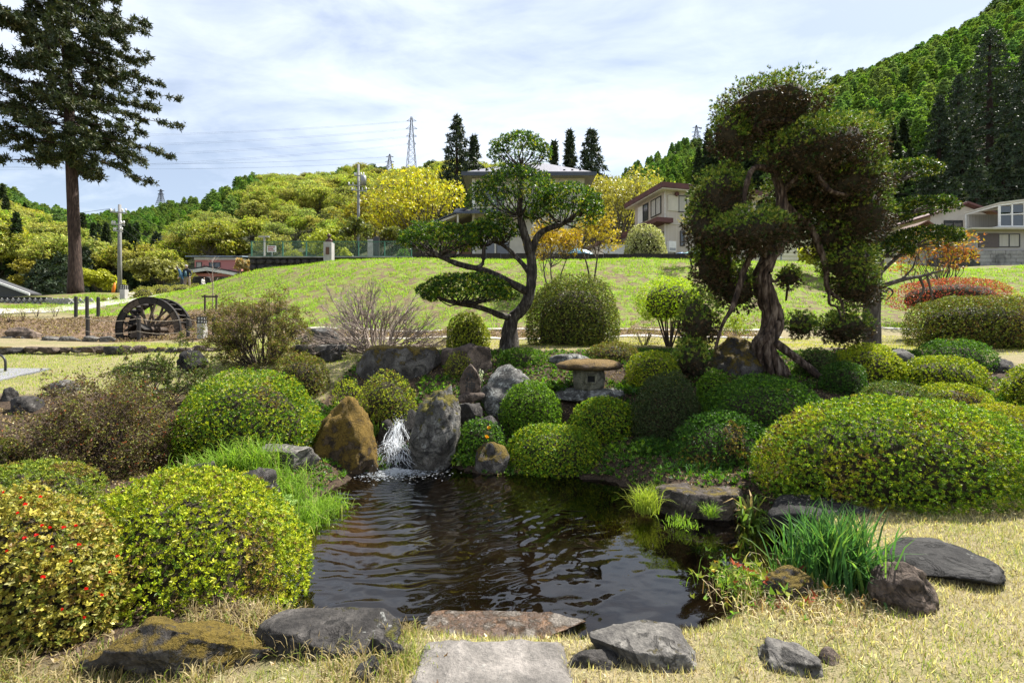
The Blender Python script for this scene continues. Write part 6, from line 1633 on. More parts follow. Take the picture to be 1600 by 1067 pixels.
b = B(); b.hexa([(-5.6, 35.1, 10.1), (-3.0, 35.1, 11.1), (-3.0, 39.3, 11.1), (-5.6, 39.3, 10.1), (-5.6, 35.1, 10.25), (-3.0, 35.1, 11.28), (-3.0, 39.3, 11.28), (-5.6, 39.3, 10.25)]); b.build('annex_roof', m_cream, t)
b = B(); b.hexa([(-5.7, 35.0, 10.27), (-3.0, 35.0, 11.30), (-3.0, 39.4, 11.30), (-5.7, 39.4, 10.27), (-5.7, 35.0, 10.35), (-3.0, 35.0, 11.40), (-3.0, 39.4, 11.40), (-5.7, 39.4, 10.35)]); b.build('annex_roof_sheet', m_roofb, t)

# beige house with dark red fascia
t = thing('beige_house', 'beige two storey house with flat dark red roof edge left of the juniper', 'house', (11.4, 36.0, 6.4), math.radians(14))
b = Boxes().bb(0, 8, 0, 4.6, 0, 6.45); b.build('wall', m_beige, t)
b = Boxes().bb(-.62, 8.6, -.62, 5.3, 6.47, 6.86); b.build('roof', m_roofr, t)
b = Boxes().bb(-.55, 8.5, -.55, 5.2, 6.38, 6.46); b.build('soffit', m_cream, t)
window(t, Boxes, .5, 1.95, 4.85, 6.2, -.003, side='x', curtain=True)
window(t, Boxes, 2.4, 3.2, 4.85, 6.2, -.003, side='x', mull=False)
Boxes().bb(-.06, .0, 3.2, 4.0, 4.85, 6.2).build('shutter', MT['white'], t)
Boxes().bb(.22, 1.1, -.06, -.003, 4.95, 6.1).build('shutter', m_cream, t)
window(t, Boxes, 1.1, 2.5, 4.9, 6.15, -.003, curtain=True)
window(t, Boxes, 1.25, 1.62, 2.35, 3.5, -.003, mull=False)
window(t, Boxes, .15, .6, 2.3, 3.4, -.003, side='x', mull=False)
b = Boxes(); b.bb(-1.0, .35, -.55, 4.9, 3.95, 4.28); b.build('canopy', m_roofr, t)
b = Boxes(); b.bb(-.035, .0, -.035, .0, 0, 6.4); b.build('downpipe', MT['white'], t)
Boxes().bb(0.02, 8, -.045, -.004, 3.95, 4.03).build('trim', m_cream, t)
b = Boxes(); b.bb(-3.6, -.02, 3.0, 6.0, 0, 2.9); b.build('annex_wall', MT['white'], t)
b = Boxes(); b.hexa([(-4.2, 2.6, 2.75), (-.02, 2.6, 3.9), (-.02, 6.2, 3.9), (-4.2, 6.2, 2.75), (-4.2, 2.6, 2.95), (-.02, 2.6, 4.12), (-.02, 6.2, 4.12), (-4.2, 6.2, 2.95)]); b.build('annex_roof', m_roofr, t)
T_ = Tubes(); T_.add(np.array([[.9, -.1, 6.2], [.9, -.24, 6.2]]), [.16, .15], 14); T_.build('vent_hood', m_roofr, t, smooth=False)
t = thing('heater_unit', 'white outdoor unit standing against the beige house corner', 'heater', (11.5, 35.5, 8.15), math.radians(14))
b = Boxes(); b.bb(-.05, .55, -.15, .15, 0, .8); b.build('cabinet', MT['white'], t, .02)
b = Boxes(); b.bb(.0, .5, -.16, -.151, .1, .3); b.build('grille', MT['steel'], t)
b = Boxes(); b.bb(-.05, .0, -.12, .12, -1.85, -.002); b.bb(.5, .55, -.12, .12, -1.85, -.002); b.build('stand', MT['steel'], t)

# houses near the picture edge
L0 = np.array([40.6, 44.0, 6.8]); B = hx(L0)
t = thing('cream_house', 'cream gabled house with dark red roof under the black cedars', 'house', L0)
xl, xr, xm = 38.1, 43.2, 41.0
V = np.array([[xl, 44, 6.8], [xr, 44, 6.8], [xr, 44, 13.2], [xm, 44, 14.0], [xl, 44, 13.0], [xl, 50, 6.8], [xr, 50, 6.8], [xr, 50, 13.2], [xm, 50, 14.0], [xl, 50, 13.0]]) - L0
mesh_np('wall', V, [np.array([[0, 1, 2, 3, 4]]), np.array([[9, 8, 7, 6, 5]]), np.array([[0, 5, 6, 1], [1, 6, 7, 2], [4, 9, 5, 0]])], m_cream, t)
b = B(); b.hexa([(xl - .5, 43.4, 12.85), (xm, 43.4, 14.02), (xm, 50.5, 14.02), (xl - .5, 50.5, 12.85), (xl - .5, 43.4, 13.0), (xm, 43.4, 14.2), (xm, 50.5, 14.2), (xl - .5, 50.5, 13.0)])
b.hexa([(xm, 43.4, 14.02), (xr + .6, 43.4, 13.05), (xr + .6, 50.5, 13.05), (xm, 50.5, 14.02), (xm, 43.4, 14.2), (xr + .6, 43.4, 13.2), (xr + .6, 50.5, 13.2), (xm, 50.5, 14.2)]); b.build('roof', m_roofr, t)
window(t, B, 39.3, 41.0, 12.0 - .0, 12.6, 43.995)
window(t, B, 39.0, 40.6, 9.0, 10.4, 43.995)
L0 = np.array([41.0, 38.0, 7.2]); B = hx(L0)
t = thing('grey_house', 'low grey house with shuttered window on a stone block base', 'house', L0)
B().bb(36.5, 48, 38, 42.5, 8.75, 10.4).build('wall', m_grey, t)
b = B(); b.hexa([(35.5, 37.3, 10.28), (49, 37.3, 10.28), (49, 43, 10.28), (35.5, 43, 10.28), (35.5, 37.3, 10.40), (49, 37.3, 10.40), (49, 43, 10.40), (35.5, 43, 10.40)])
b.hexa([(35.6, 37.4, 10.401), (49, 37.4, 10.401), (49, 43, 10.401), (35.6, 43, 10.401), (38.5, 39.5, 10.9), (48, 39.5, 10.9), (48, 41, 10.9), (38.5, 41, 10.9)]); b.build('roof', m_cream, t)
window(t, B, 38.2, 39.9, 9.0, 10.05, 37.995, curtain=True)
B().bb(36.65, 38.19, 37.91, 37.99, 8.97, 10.08).build('shutter', m_shut, t)
base_b = B(); base_b.bb(36.1, 48.2, 37.76, 42.3, 6.6, 8.70); bs = base_b.build('base_wall', noisy_mat('dark_mortar', [(0.3, (.05, .05, .05)), (0.7, (.12, .12, .115))], 2, .95), t)
m_blk = noisy_mat('stained_stone_block', [(0.3, (.10, .10, .095)), (0.5, (.28, .27, .26)), (0.7, (.42, .41, .39))], 1.3, .9, .5, 20)
rr_ = np.random.default_rng(5)
for row in range(5):
    for k in range(9):
        x0 = 36.15 + k * .8 + (row % 2) * .4
        o = B().bb(x0, x0 + .77, 37.72 - rr_.uniform(0, .03), 37.755, 7.16 + row * .31, 7.16 + row * .31 + .285).build('block', m_blk, bs); o.parent = bs
L0 = np.array([42.6, 40.0, 10.9]); B = hx(L0)
t = thing('glass_sunroom', 'white framed glass sunroom above the grey house', 'sunroom', L0)
b = B()
for x in np.linspace(39.9, 46.9, 8): b.bb(x - .06, x + .06, 39.5, 39.62, 10.95, 12.72 + (x - 39.9) * .12)
b.beam((39.85, 39.56, 12.75), (47, 39.56, 13.6), .12, .14); b.beam((39.85, 39.56, 11.0), (47, 39.56, 11.0), .11, .12); b.beam((39.85, 39.56, 11.95), (47, 39.56, 12.3), .09, .08)
b.beam((39.9, 39.56, 11.0), (39.9, 42.5, 11.0), .10, .12); b.beam((39.9, 39.56, 12.75), (39.9, 42.5, 12.75), .1, .12); b.bb(39.84, 39.96, 42.4, 42.5, 10.95, 12.75); b.build('frame', MT['white'], t)
for i, x in enumerate(np.linspace(39.9, 45.9, 7)):
    B().bb(x + .07, x + .93, 39.545, 39.575, 11.07, 11.92).build('pane', m_glass, t); B().bb(x + .07, x + .93, 39.545, 39.575, 12.16, 12.66 + i * .11).build('pane', m_glass, t)
B().bb(40.0, 47, 42.3, 42.5, 10.95, 12.7).build('back_wall', m_curt, t)
b = B(); b.hexa([(39.8, 39.4, 12.83), (47, 39.4, 13.70), (47, 42.6, 13.70), (39.8, 42.6, 12.83), (39.8, 39.4, 12.95), (47, 39.4, 13.85), (47, 42.6, 13.85), (39.8, 42.6, 12.95)]); b.build('roof', m_cream, t)
L0 = np.array([35.6, 42.0, 6.8]); B = hx(L0)
t = thing('shed', 'small brown roofed shed beside the cream gable', 'shed', L0)
B().bb(34.8, 36.7, 42, 44, 6.8, 11.3).build('wall', m_cream, t)
b = B(); b.hexa([(34.5, 41.7, 11.25), (35.9, 41.7, 11.95), (35.9, 44.3, 11.95), (34.5, 44.3, 11.25), (34.5, 41.7, 11.35), (35.9, 41.7, 12.07), (35.9, 44.3, 12.07), (34.5, 44.3, 11.35)])
b.hexa([(35.9, 41.7, 11.95), (37, 41.7, 11.3), (37, 44.3, 11.3), (35.9, 44.3, 11.95), (35.9, 41.7, 12.07), (37, 41.7, 11.4), (37, 44.3, 11.4), (35.9, 44.3, 12.07)]); b.build('roof', m_brown, t)
window(t, B, 35.3, 36.2, 9.5, 10.6, 41.995)

# pink house
L0 = np.array([-36.5, 60.0, 8.4]); B = hx(L0)
t = thing('pink_house', 'pink house with sky blue metal roof beyond the walking people', 'house', L0)
B().bb(-39.4, -33.6, 60, 64, 8.4, 11.75).build('wall', m_pink, t)
b = B(); b.bb(-39.42, -33.55, 59.9, 64.1, 11.72, 12.0); b.build('eave_band', MT['white'], t)
b = B(); b.hexa([(-40.2, 59.4, 12.01), (-33.2, 59.4, 12.01), (-33.2, 62, 12.38), (-40.2, 62, 12.38), (-40.2, 59.4, 12.12), (-33.2, 59.4, 12.12), (-33.2, 62, 12.5), (-40.2, 62, 12.5)])
b.hexa([(-40.2, 62, 12.38), (-33.2, 62, 12.38), (-33.2, 64.6, 12.01), (-40.2, 64.6, 12.01), (-40.2, 62, 12.5), (-33.2, 62, 12.5), (-33.2, 64.6, 12.12), (-40.2, 64.6, 12.12)]); b.build('roof', m_roofs, t)
window(t, B, -37.6, -36.2, 10.75, 11.4, 59.995); window(t, B, -39.2, -38.5, 10.7, 11.45, 59.995, curtain=True, mull=False)
B().bb(-38.25, -38.18, 59.93, 59.99, 8.5, 11.1).build('downpipe', m_frame, t)
b = B(); b.bb(-38.6, -32.4, 56.8, 59.99, 8.4, 9.6); b.build('porch_wall', m_pink, t)
b = B(); b.hexa([(-39, 56.3, 9.7), (-35.6, 56.3, 10.25), (-35.6, 59.99, 10.25), (-39, 59.99, 9.7), (-39, 56.3, 9.86), (-35.6, 56.3, 10.42), (-35.6, 59.99, 10.42), (-39, 59.99, 9.86)])
b.hexa([(-35.6, 56.3, 10.25), (-31.6, 56.3, 9.5), (-31.6, 59.99, 9.5), (-35.6, 59.99, 10.25), (-35.6, 56.3, 10.42), (-31.6, 56.3, 9.66), (-31.6, 59.99, 9.66), (-35.6, 59.99, 10.42)]); b.build('porch_roof', m_frame, t)
b = B(); b.hexa([(-38.9, 56.26, 9.35), (-35.6, 56.26, 9.85), (-35.6, 56.4, 9.85), (-38.9, 56.4, 9.35), (-38.9, 56.26, 9.69), (-35.6, 56.26, 10.24), (-35.6, 56.4, 10.24), (-38.9, 56.4, 9.69)])
b.hexa([(-35.6, 56.26, 9.85), (-31.7, 56.26, 9.15), (-31.7, 56.4, 9.15), (-35.6, 56.4, 9.85), (-35.6, 56.26, 10.24), (-31.7, 56.26, 9.49), (-31.7, 56.4, 9.49), (-35.6, 56.4, 10.24)]); b.build('porch_fascia', MT['white'], t)
window(t, B, -35.0, -33.4, 8.6, 9.2, 56.795)
# dark shed roof at the picture edge
L0 = np.array([-36.0, 33.0, 4.2]); B = hx(L0)
t = thing('dark_shed', 'dark walled shed with pale edged sloping roof at the picture edge', 'shed', L0)
b = B(); b.hexa([(-38, 33, 4.0), (-33.0, 33, 4.0), (-33.0, 33.4, 4.0), (-38, 33.4, 4.0), (-38, 33, 6.75), (-33.0, 33, 4.9), (-33.0, 33.4, 4.9), (-38, 33.4, 6.75)]); b.build('wall', flat_mat('dark_boards', (.045, .047, .045)), t)
b = B(); b.hexa([(-38.2, 32.6, 6.84), (-32.6, 32.6, 4.78), (-32.6, 33.5, 4.78), (-38.2, 33.5, 6.84), (-38.2, 32.6, 6.94), (-32.6, 32.6, 4.88), (-32.6, 33.5, 4.88), (-38.2, 33.5, 6.94)]); b.build('roof', flat_mat('dark_roof_sheet', (.05, .05, .052), .7), t)
b = B(); b.hexa([(-38.2, 32.52, 6.80), (-32.5, 32.52, 4.70), (-32.5, 32.59, 4.70), (-38.2, 32.59, 6.80), (-38.2, 32.52, 6.95), (-32.5, 32.52, 4.85), (-32.5, 32.59, 4.85), (-38.2, 32.59, 6.95)]); b.build('roof_edge', MT['white'], t)

# ------------------------------------------------------------------ walls and fences on the bank
YF = 29.0
def fx(px, Y=YF): return (px - 800) * Y / F
ztop = zpx(403, YF)
L0 = np.array([fx(515), YF, 5.0]); B = hx(L0)
t = thing('retaining_wall', 'dark stone retaining wall under the green mesh fence', 'wall', L0)
B().bb(fx(390), fx(643), YF + .06, YF + .5, 4.4, ztop).build('wall_body', R_blk, t)
x = fx(390); k = 0
while x < fx(560):
    w = rr_.uniform(.30, .55)
    for row in range(3):
        o = rock('stone', None, np.array([x + w / 2 + rr_.uniform(-.04, .04), YF + .06, ztop - .22 - row * .34]) - L0, (w * 1.02, .3, .36), R_dark, 500 + (k * 3 + row) % 7, sub=2, cuts=4, rough=.05, parent=t)
    x += w; k += 1
B().bb(fx(389), fx(644), YF - .12, YF + .5, ztop + .002, ztop + .07).build('coping', m_blk, t)
m_green = flat_mat('green_painted_steel', (.05, .17, .115), .6)
L0 = np.array([fx(515), YF + .15, ztop + .07]); B = hx(L0)
t = thing('mesh_fence', 'green wire mesh fence on the stone wall', 'fence', L0)
hf = 25 * YF / F; posts = [391, 440, 477, 520, 559, 600, 642]
for p_ in posts: B().bb(fx(p_) - .03, fx(p_) + .03, YF + .12, YF + .18, ztop + .07, ztop + .07 + hf).build('post', m_green, t)
for z in (ztop + .12, ztop + .05 + hf): B().bb(fx(391), fx(642), YF + .135, YF + .165, z - .018, z + .018).build('rail', m_green, t)
T_ = Tubes(); xs = np.arange(fx(391) - hf, fx(642), .11)
for x in xs:
    a, b_ = max(x, fx(391)), min(x + hf, fx(642))
    if b_ > a:
        T_.add(np.array([[a, YF + .15, ztop + .07 + (a - x)], [b_, YF + .15, ztop + .07 + (b_ - x)]]), [.004, .004], 3, cap=False)
        T_.add(np.array([[a, YF + .152, ztop + .07 + hf - (a - x)], [b_, YF + .152, ztop + .07 + hf - (b_ - x)]]), [.004, .004], 3, cap=False)
o = T_.build('wire_mesh', m_green, t, off=L0); o['kind'] = 'stuff'
# low dark board wall along the crest
m_dkb = noisy_mat('black_boards', [(0.3, (.018, .015, .014)), (0.7, (.05, .042, .038))], 2, .9, .5, 8, (6, 6, .3))
L0 = np.array([fx(850, 29.6), 29.6, 6.2]); B = hx(L0)
t = thing('board_edging', 'low black board edging along the top of the bank', 'fence', L0)
for x in np.arange(fx(645, 29.6), fx(1092, 29.6), .9):
    B().bb(x, x + .88, 29.6, 29.66 + rr_.uniform(0, .03), 6.0, 6.98 + rr_.uniform(-.03, .03)).build('board', m_dkb, t)
L0 = np.array([fx(1180, 30), 30, 6.3]); B = hx(L0)
t = thing('wire_fence', 'grey wire fence along the top of the bank behind the juniper', 'fence', L0)
for p_ in range(1085, 1330, 34): B().bb(fx(p_, 30) - .03, fx(p_, 30) + .03, 30, 30.06, 6.0, 7.25).build('post', MT['steel'], t)
T_ = Tubes()
for z in (6.5, 6.75, 7.0, 7.2): T_.add(np.array([[fx(1085, 30), 30.03, z], [fx(1330, 30), 30.03, z]]), [.008, .008], 4)
T_.build('wire', MT['steel'], t, off=L0)
m_tarp = flat_mat('blue_tarp', (.20, .45, .58), .5)
c = at(908, 393, 30.5); rock('tarp', 'crumpled pale blue tarp behind the black edging', (c[0], c[1], 7.1), (1.5, .9, .75), m_tarp, 611, cuts=6, rough=.14, cat='tarp')
c = at(1060, 397, 30.6); rock('tarp', 'dark blue tarp bundle by the beige house', (c[0], c[1], 6.95), (.9, .7, .6), flat_mat('deep_blue_tarp', (.06, .17, .34), .5), 612, cuts=6, rough=.12, cat='tarp')
c = at(1077, 395, 31); rock('tarp', 'teal tarp heap by the beige house wall', (c[0], c[1], 7.0), (1.0, .8, .8), flat_mat('teal_tarp', (.16, .34, .33), .5), 613, cuts=6, rough=.12, cat='tarp')
# bust on pedestal, monument, sign
L0 = np.array([fx(514, 28.3), 28.3, gz(fx(514, 28.3), 28.3)]); B = hx(L0)
t = thing('bust_statue', 'dark bronze bust on a pale stone pedestal in front of the mesh fence', 'statue', L0)
zt = zpx(379.5, 28.3); x = L0[0]
B().bb(x - .24, x + .24, 28.06, 28.54, L0[2] - .2, zt).build('pedestal', MT['concrete'], t, .015)
B().bb(x - .09, x + .11, 28.03, 28.055, zt - .72, zt - .30).build('plaque', m_brown, t)
m_brz = noisy_mat('bronze', [(0.3, (.045, .022, .018)), (0.7, (.10, .05, .04))], 6, .45, .2, 20, metallic=.3)
bm_ = bmesh.new()
def eb(c_, s_):
    m4 = Matrix.Translation(c_) @ Matrix.Diagonal((*s_, 1)); bmesh.ops.create_uvsphere(bm_, u_segments=16, v_segments=12, radius=1.0, matrix=m4)
eb((0, 0, .10), (.22, .13, .15)); eb((0, 0, .24), (.075, .08, .12)); eb((0, -.01, .40), (.10, .115, .135)); eb((0, -.12, .39), (.02, .03, .03)); eb((-.1, 0, .39), (.02, .03, .04)); eb((.1, 0, .39), (.02, .03, .04))
me = bpy.data.meshes.new('bust'); bm_.to_mesh(me); bm_.free(); me.materials.append(m_brz)
o = bpy.data.objects.new('bust', me); COL.objects.link(o); o.parent = t; o.location = (0, 0, zt - L0[2])
md = o.modifiers.new('remesh', 'REMESH'); md.mode = 'VOXEL'; md.voxel_size = .016; md.use_smooth_shade = True
L0 = np.array([fx(584, 31), 31, 6.3]); B = hx(L0)
t = thing('stone_monument', 'pair of upright grey and black stone slabs behind the fence', 'monument', L0)
B().bb(fx(574, 31), fx(583, 31), 31, 31.2, 6.2, zpx(374, 31)).build('slab', MT['concrete'], t, .02)
B().bb(fx(584, 31), fx(592, 31), 31, 31.25, 6.2, zpx(370, 31)).build('slab', m_frame, t, .02)
B().bb(fx(570, 31), fx(595, 31), 30.8, 31.4, 6.0, 6.6).build('base', MT['concrete'], t, .02)
L0 = np.array([fx(424, 30.5), 30.5, 6.2]); B = hx(L0)
t = thing('notice_board', 'small white notice with red print behind the mesh fence', 'sign', L0)
B().bb(fx(417, 30.5), fx(431, 30.5), 30.5, 30.54, zpx(394, 30.5), zpx(384, 30.5)).build('panel', MT['white'], t)
m_red = flat_mat('red_print', (.45, .03, .03))
b = B()
for k, (a0, a1, z_) in enumerate([(418.5, 429.5, 386.2), (418.5, 427, 388.8), (418.5, 429, 391.4)]): b.bb(fx(a0, 30.5), fx(a1, 30.5), 30.490, 30.499, zpx(z_ + .7, 30.5), zpx(z_ - .7, 30.5))
b.build('print', m_red, t)
B().bb(fx(423.5, 30.5), fx(424.8, 30.5), 30.545, 30.59, 6.0, zpx(386, 30.5)).build('post', MT['steel'], t)
L0 = np.array([fx(412.5, 32), 32, 6.2]); B = hx(L0)
t = thing('clothes_pole', 'pale post with a short cross arm behind the mesh fence', 'post', L0)
B().bb(fx(411.4, 32), fx(413.6, 32), 32, 32.08, 6.0, zpx(371, 32)).build('post', MT['concrete'], t)
B().bb(fx(404, 32), fx(420, 32), 31.98, 32.1, zpx(371, 32) + .002, zpx(371, 32) + .1).build('cross_arm', MT['concrete'], t)

# low concrete wall with diamond blocks beside the path
L0 = np.array([fx(30, 26), 26.0, gz(fx(30, 26), 26)]); B = hx(L0)
t = thing('path_wall', 'low grey wall of diamond set blocks along the path', 'wall', L0)
z1_ = zpx(464, 26)
B().bb(fx(-60, 26), fx(72, 26), 26.0, 26.4, 2.6, z1_).build('wall_body', R_blk, t)
dm = None
for i in range(22):
    for j in range(3):
        cxx = fx(-40, 26) + i * .30 + (j % 2) * .15; cz = z1_ - .17 - j * .17
        if dm is None:
            s_ = .135; V = np.array([[0, 0, -s_], [s_, 0, 0], [0, 0, s_], [-s_, 0, 0], [0, -.05, -s_ * .7], [s_ * .7, -.05, 0], [0, -.05, s_ * .7], [-s_ * .7, -.05, 0]])
            o = mesh_np('block', V, np.array([[4, 5, 6, 7], [0, 1, 5, 4], [1, 2, 6, 5], [2, 3, 7, 6], [3, 0, 4, 7]]), m_blk, t); dm = o
        else: o = dm.copy(); COL.objects.link(o); o.parent = t
        o.location = (cxx - L0[0], -.004, cz - L0[2])
B().bb(fx(72, 26) + .003, fx(107, 26), 25.98, 26.4, 2.8, zpx(466, 26)).build('end_wall', MT['concrete'], t)
for k, (a0, a1, y0_, y1_, Y_) in enumerate([(301, 331, 433, 442, 50), (345, 366, 435, 441, 46)]):
    c = at((a0 + a1) / 2, (y0_ + y1_) / 2, Y_)
    rock('stone_wall', ['long low dark stone wall below the pink house', 'short low dark stone wall near the bank crest below the pink house'][k], (c[0], c[1], c[2] - .3), ((a1 - a0) * Y_ / F, .8, (y1_ - y0_) * Y_ / F + .7), R_blk, 620 + k, cuts=2, rough=.05, flat_top=.6, cat='wall')

# ------------------------------------------------------------------ water wheel
m_wd = noisy_mat('weathered_wood', [(0.3, (.035, .026, .020)), (0.6, (.11, .085, .065)), (0.75, (.24, .20, .165))], 4, .9, .5, 14, (3, 3, 3))
m_wd2 = noisy_mat('black_wood', [(0.3, (.010, .009, .008)), (0.7, (.035, .030, .026))], 4, .8, .5, 14)
RW = 1.22; wz_ = zpx(465, WHY) - RW; WD = .62
L0 = np.array([WHX, WHY, wz_])
t = thing('water_wheel', 'dark weathered wooden water wheel sunk beside the mulch bed', 'water wheel', L0)
def arc_plate(a0, a1, r0, r1, y0_, y1_, n=5):
    a = np.linspace(a0, a1, n); V = []
    for y in (y0_, y1_):
        for rr in (r0, r1): V += [[math.cos(q_) * rr, y, math.sin(q_) * rr] for q_ in a]
    f = []
    for i in range(n - 1):
        f += [[i, i + 1, n + i + 1, n + i], [2 * n + i, 3 * n + i, 3 * n + i + 1, 2 * n + i + 1], [n + i, n + i + 1, 3 * n + i + 1, 3 * n + i], [i, 2 * n + i, 2 * n + i + 1, i + 1]]
    f += [[0, n, 3 * n, 2 * n], [n - 1, 3 * n - 1, 4 * n - 1, 2 * n - 1]]
    return np.array(V), np.array(f)
for side, y in ((0, 0.0), (1, WD)):
    for k in range(10):
        V, f = arc_plate(k * 2 * PI / 10 + .012, (k + 1) * 2 * PI / 10 - .012, RW * .82, RW, y, y + .06)
        mesh_np('rim_board', V, f, m_wd2 if k % 3 else m_wd, t)
    V, f = arc_plate(0, 2 * PI - 1e-4, RW + .002, RW + .035, y - .02, y + .08, 60); mesh_np('rim_band', V, f, m_wd2, t)
for k in range(26):
    a = k * 2 * PI / 26
    d_ = np.array([math.cos(a), 0, math.sin(a)])
    o = Boxes().beam(d_ * RW * .83 + [0, .065, 0], d_ * RW * .83 + [0, WD - .005, 0], .03, .03)
    b = Boxes(); p0 = d_ * RW * .83; p1 = d_ * RW * .99; tq = np.array([-d_[2], 0, d_[0]]) * .02
    b.hexa([p0 + [0, .065, 0] - tq, p0 + [0, WD - .003, 0] - tq, p0 + [0, WD - .003, 0] + tq, p0 + [0, .065, 0] + tq, p1 + [0, .065, 0] - tq, p1 + [0, WD - .003, 0] - tq, p1 + [0, WD - .003, 0] + tq, p1 + [0, .065, 0] + tq])
    b.build('paddle', m_wd2, t)
for y in (.09, WD - .06):
    for k in range(6):
        a = k * PI / 6 + .2; d_ = np.array([math.cos(a), 0, math.sin(a)]); n_ = np.array([-d_[2], 0, d_[0]])
        b = Boxes(); b.beam(d_ * RW * .80 + n_ * .12 + [0, y + .004 * k, 0], -d_ * RW * .80 + n_ * .12 + [0, y + .004 * k, 0], .07, .055); b.build('spoke', m_wd, t)
T_ = Tubes(); T_.add(np.array([[0, -.45, 0], [0, WD + .35, 0]]), [.10, .10], 12); T_.build('axle', m_wd, t, smooth=False)
b = Boxes()
for s_ in (-1, 1): b.hexa([(-.02 if s_ < 0 else .0, -.62, .16), (s_ * .34, -.62, -.06), (s_ * .34, -.22, -.06), (0, -.22, .16), (-.02 if s_ < 0 else .0, -.62, .20), (s_ * .36, -.62, -.02), (s_ * .36, -.22, -.02), (0, -.22, .20)])
b.build('axle_roof', m_wd2, t)
Boxes().bb(-.24, .24, -.55, -.28, -.32, -.07).build('axle_box', m_wd, t)
b = Boxes(); b.beam((-.2, -.42, -.32), (-.42, -.42, -1.3), .08); b.beam((.2, -.42, -.32), (.42, -.42, -1.3), .08); b.build('axle_stand', m_wd, t)

# rope posts
m_post = flat_mat('black_stained_post', (.020, .017, .016), .6)
m_rope = flat_mat('pale_rope', (.34, .29, .22), .9)
fp = []
for i, (px, lb) in enumerate([(137, 'black rope post left of the water wheel'), (217, 'black rope post in front of the wheel hub'), (294, 'black rope post at the right rim of the water wheel'), (334, 'black rope post hidden behind the twiggy azalea')]):
    Y_ = 17.7; x = fx(px, Y_); g0 = gz(x, Y_); zt = zpx(494, Y_)
    T_ = Tubes(); T_.add(np.array([[0, 0, -.2], [0, 0, zt - g0 - .01], [0, 0, zt - g0]]), [.062, .062, .055], 14)
    o = T_.build('rope_post', m_post, smooth=False); o.location = (x, Y_, g0); tag(o, lb, 'post', 'rope posts round the water wheel'); fp.append((x, Y_, zt))
for i in range(3):
    for h_, lv in ((.09, 'upper'), (.55, 'lower')):
        a, b_ = np.array(fp[i]), np.array(fp[i + 1]); a[2] -= h_; b_[2] -= h_
        ts = np.linspace(0, 1, 12)[:, None]; pts = a * (1 - ts) + b_ * ts; pts[:, 1] -= .066; pts[:, 2] -= .10 * (4 * ts * (1 - ts))[:, 0]
        T_ = Tubes(); T_.add(pts, [.012, .012], 6); o = T_.build('rope', m_rope)
        tag(o, f'{lv} rope slung ' + ['from the first post across the left of the wheel', 'across the front of the wheel hub', 'from the wheel rim to the azalea'][i], 'rope', 'ropes round the water wheel')
for i, (px, lb) in enumerate([(118.6, 'black bollard beside the path, leftmost of three'), (136, 'black bollard beside the path, middle of three'), (153.5, 'black bollard beside the path, rightmost of three')]):
    Y_ = 21.0; x = fx(px, Y_); g0 = gz(x, Y_); zt = zpx(463 + (i == 2) * 1, Y_)
    T_ = Tubes(); T_.add(np.array([[0, 0, -.3], [0, 0, zt - g0 - .04], [0, 0, zt - g0]]), [.065, .065, .05], 14); o = T_.build('bollard', m_post, smooth=False); o.location = (x, Y_, g0)
    tag(o, lb, 'bollard', 'black bollards beside the path')
m_lit = flat_mat('frosted_lamp_pane', (.55, .55, .52), .5)
for px, pyt, pyb, Y_, w_, lb in [(316, 494.5, 534, 17.4, 10.5, 'white square lantern post right of the water wheel'), (194, 445, 474, 27, 8, 'white square lantern post by the far end of the path')]:
    x = fx(px, Y_); g0 = min(gz(x, Y_), zpx(pyb, Y_)); w2 = w_ * Y_ / F / 2; zt = zpx(pyt, Y_) - g0; hd = .26
    t = thing('lantern_post', lb, 'lamp', (x, Y_, g0))
    Boxes().bb(-w2, w2, -w2, w2, -.2, zt - hd).build('post', MT['concrete'], t, .01)
    Boxes().bb(-w2 * .86, w2 * .86, -w2 * .86, w2 * .86, zt - hd + .002, zt - .03).build('lamp_pane', m_lit, t)
    b = Boxes()
    for u in (-1, 0, 1):
        for s_ in (-1, 1):
            b.bb(u * w2 * .9 - .018, u * w2 * .9 + .018, s_ * w2 * .9 - .018, s_ * w2 * .9 + .018, zt - hd, zt - .03); 
            if u == 0: b.bb(s_ * w2 * .9 - .016, s_ * w2 * .9 + .016, -.018, .018, zt - hd, zt - .03)
    for z in (zt - hd + .01, zt - hd / 2 - .01):
        for s_ in (-1, 1): b.bb(-w2 * .95, w2 * .95, s_ * w2 * .93 - .014, s_ * w2 * .93 + .014, z, z + .03); b.bb(s_ * w2 * .93 - .013, s_ * w2 * .93 + .013, -w2 * .9, w2 * .9, z + .002, z + .028)
    b.bb(-w2, w2, -w2, w2, zt - .03, zt); b.build('lamp_frame', m_frame, t)
# black hoop at the picture edge
c = at(-4, 578, 10.3); g0 = gz(c[0], c[1])
T_ = Tubes(); an = np.linspace(0, PI, 16); T_.add(np.vstack([[[-.17, 0, -.1]], np.stack([-np.cos(an) * .17, 0 * an, .20 + np.sin(an) * .17], 1), [[.17, 0, -.1]]]), [.022, .022], 10)
o = T_.build('hoop_barrier', MT['dark_metal']); o.location = (c[0], c[1], g0); tag(o, 'black steel hoop standing on the gravel at the picture edge', 'barrier')
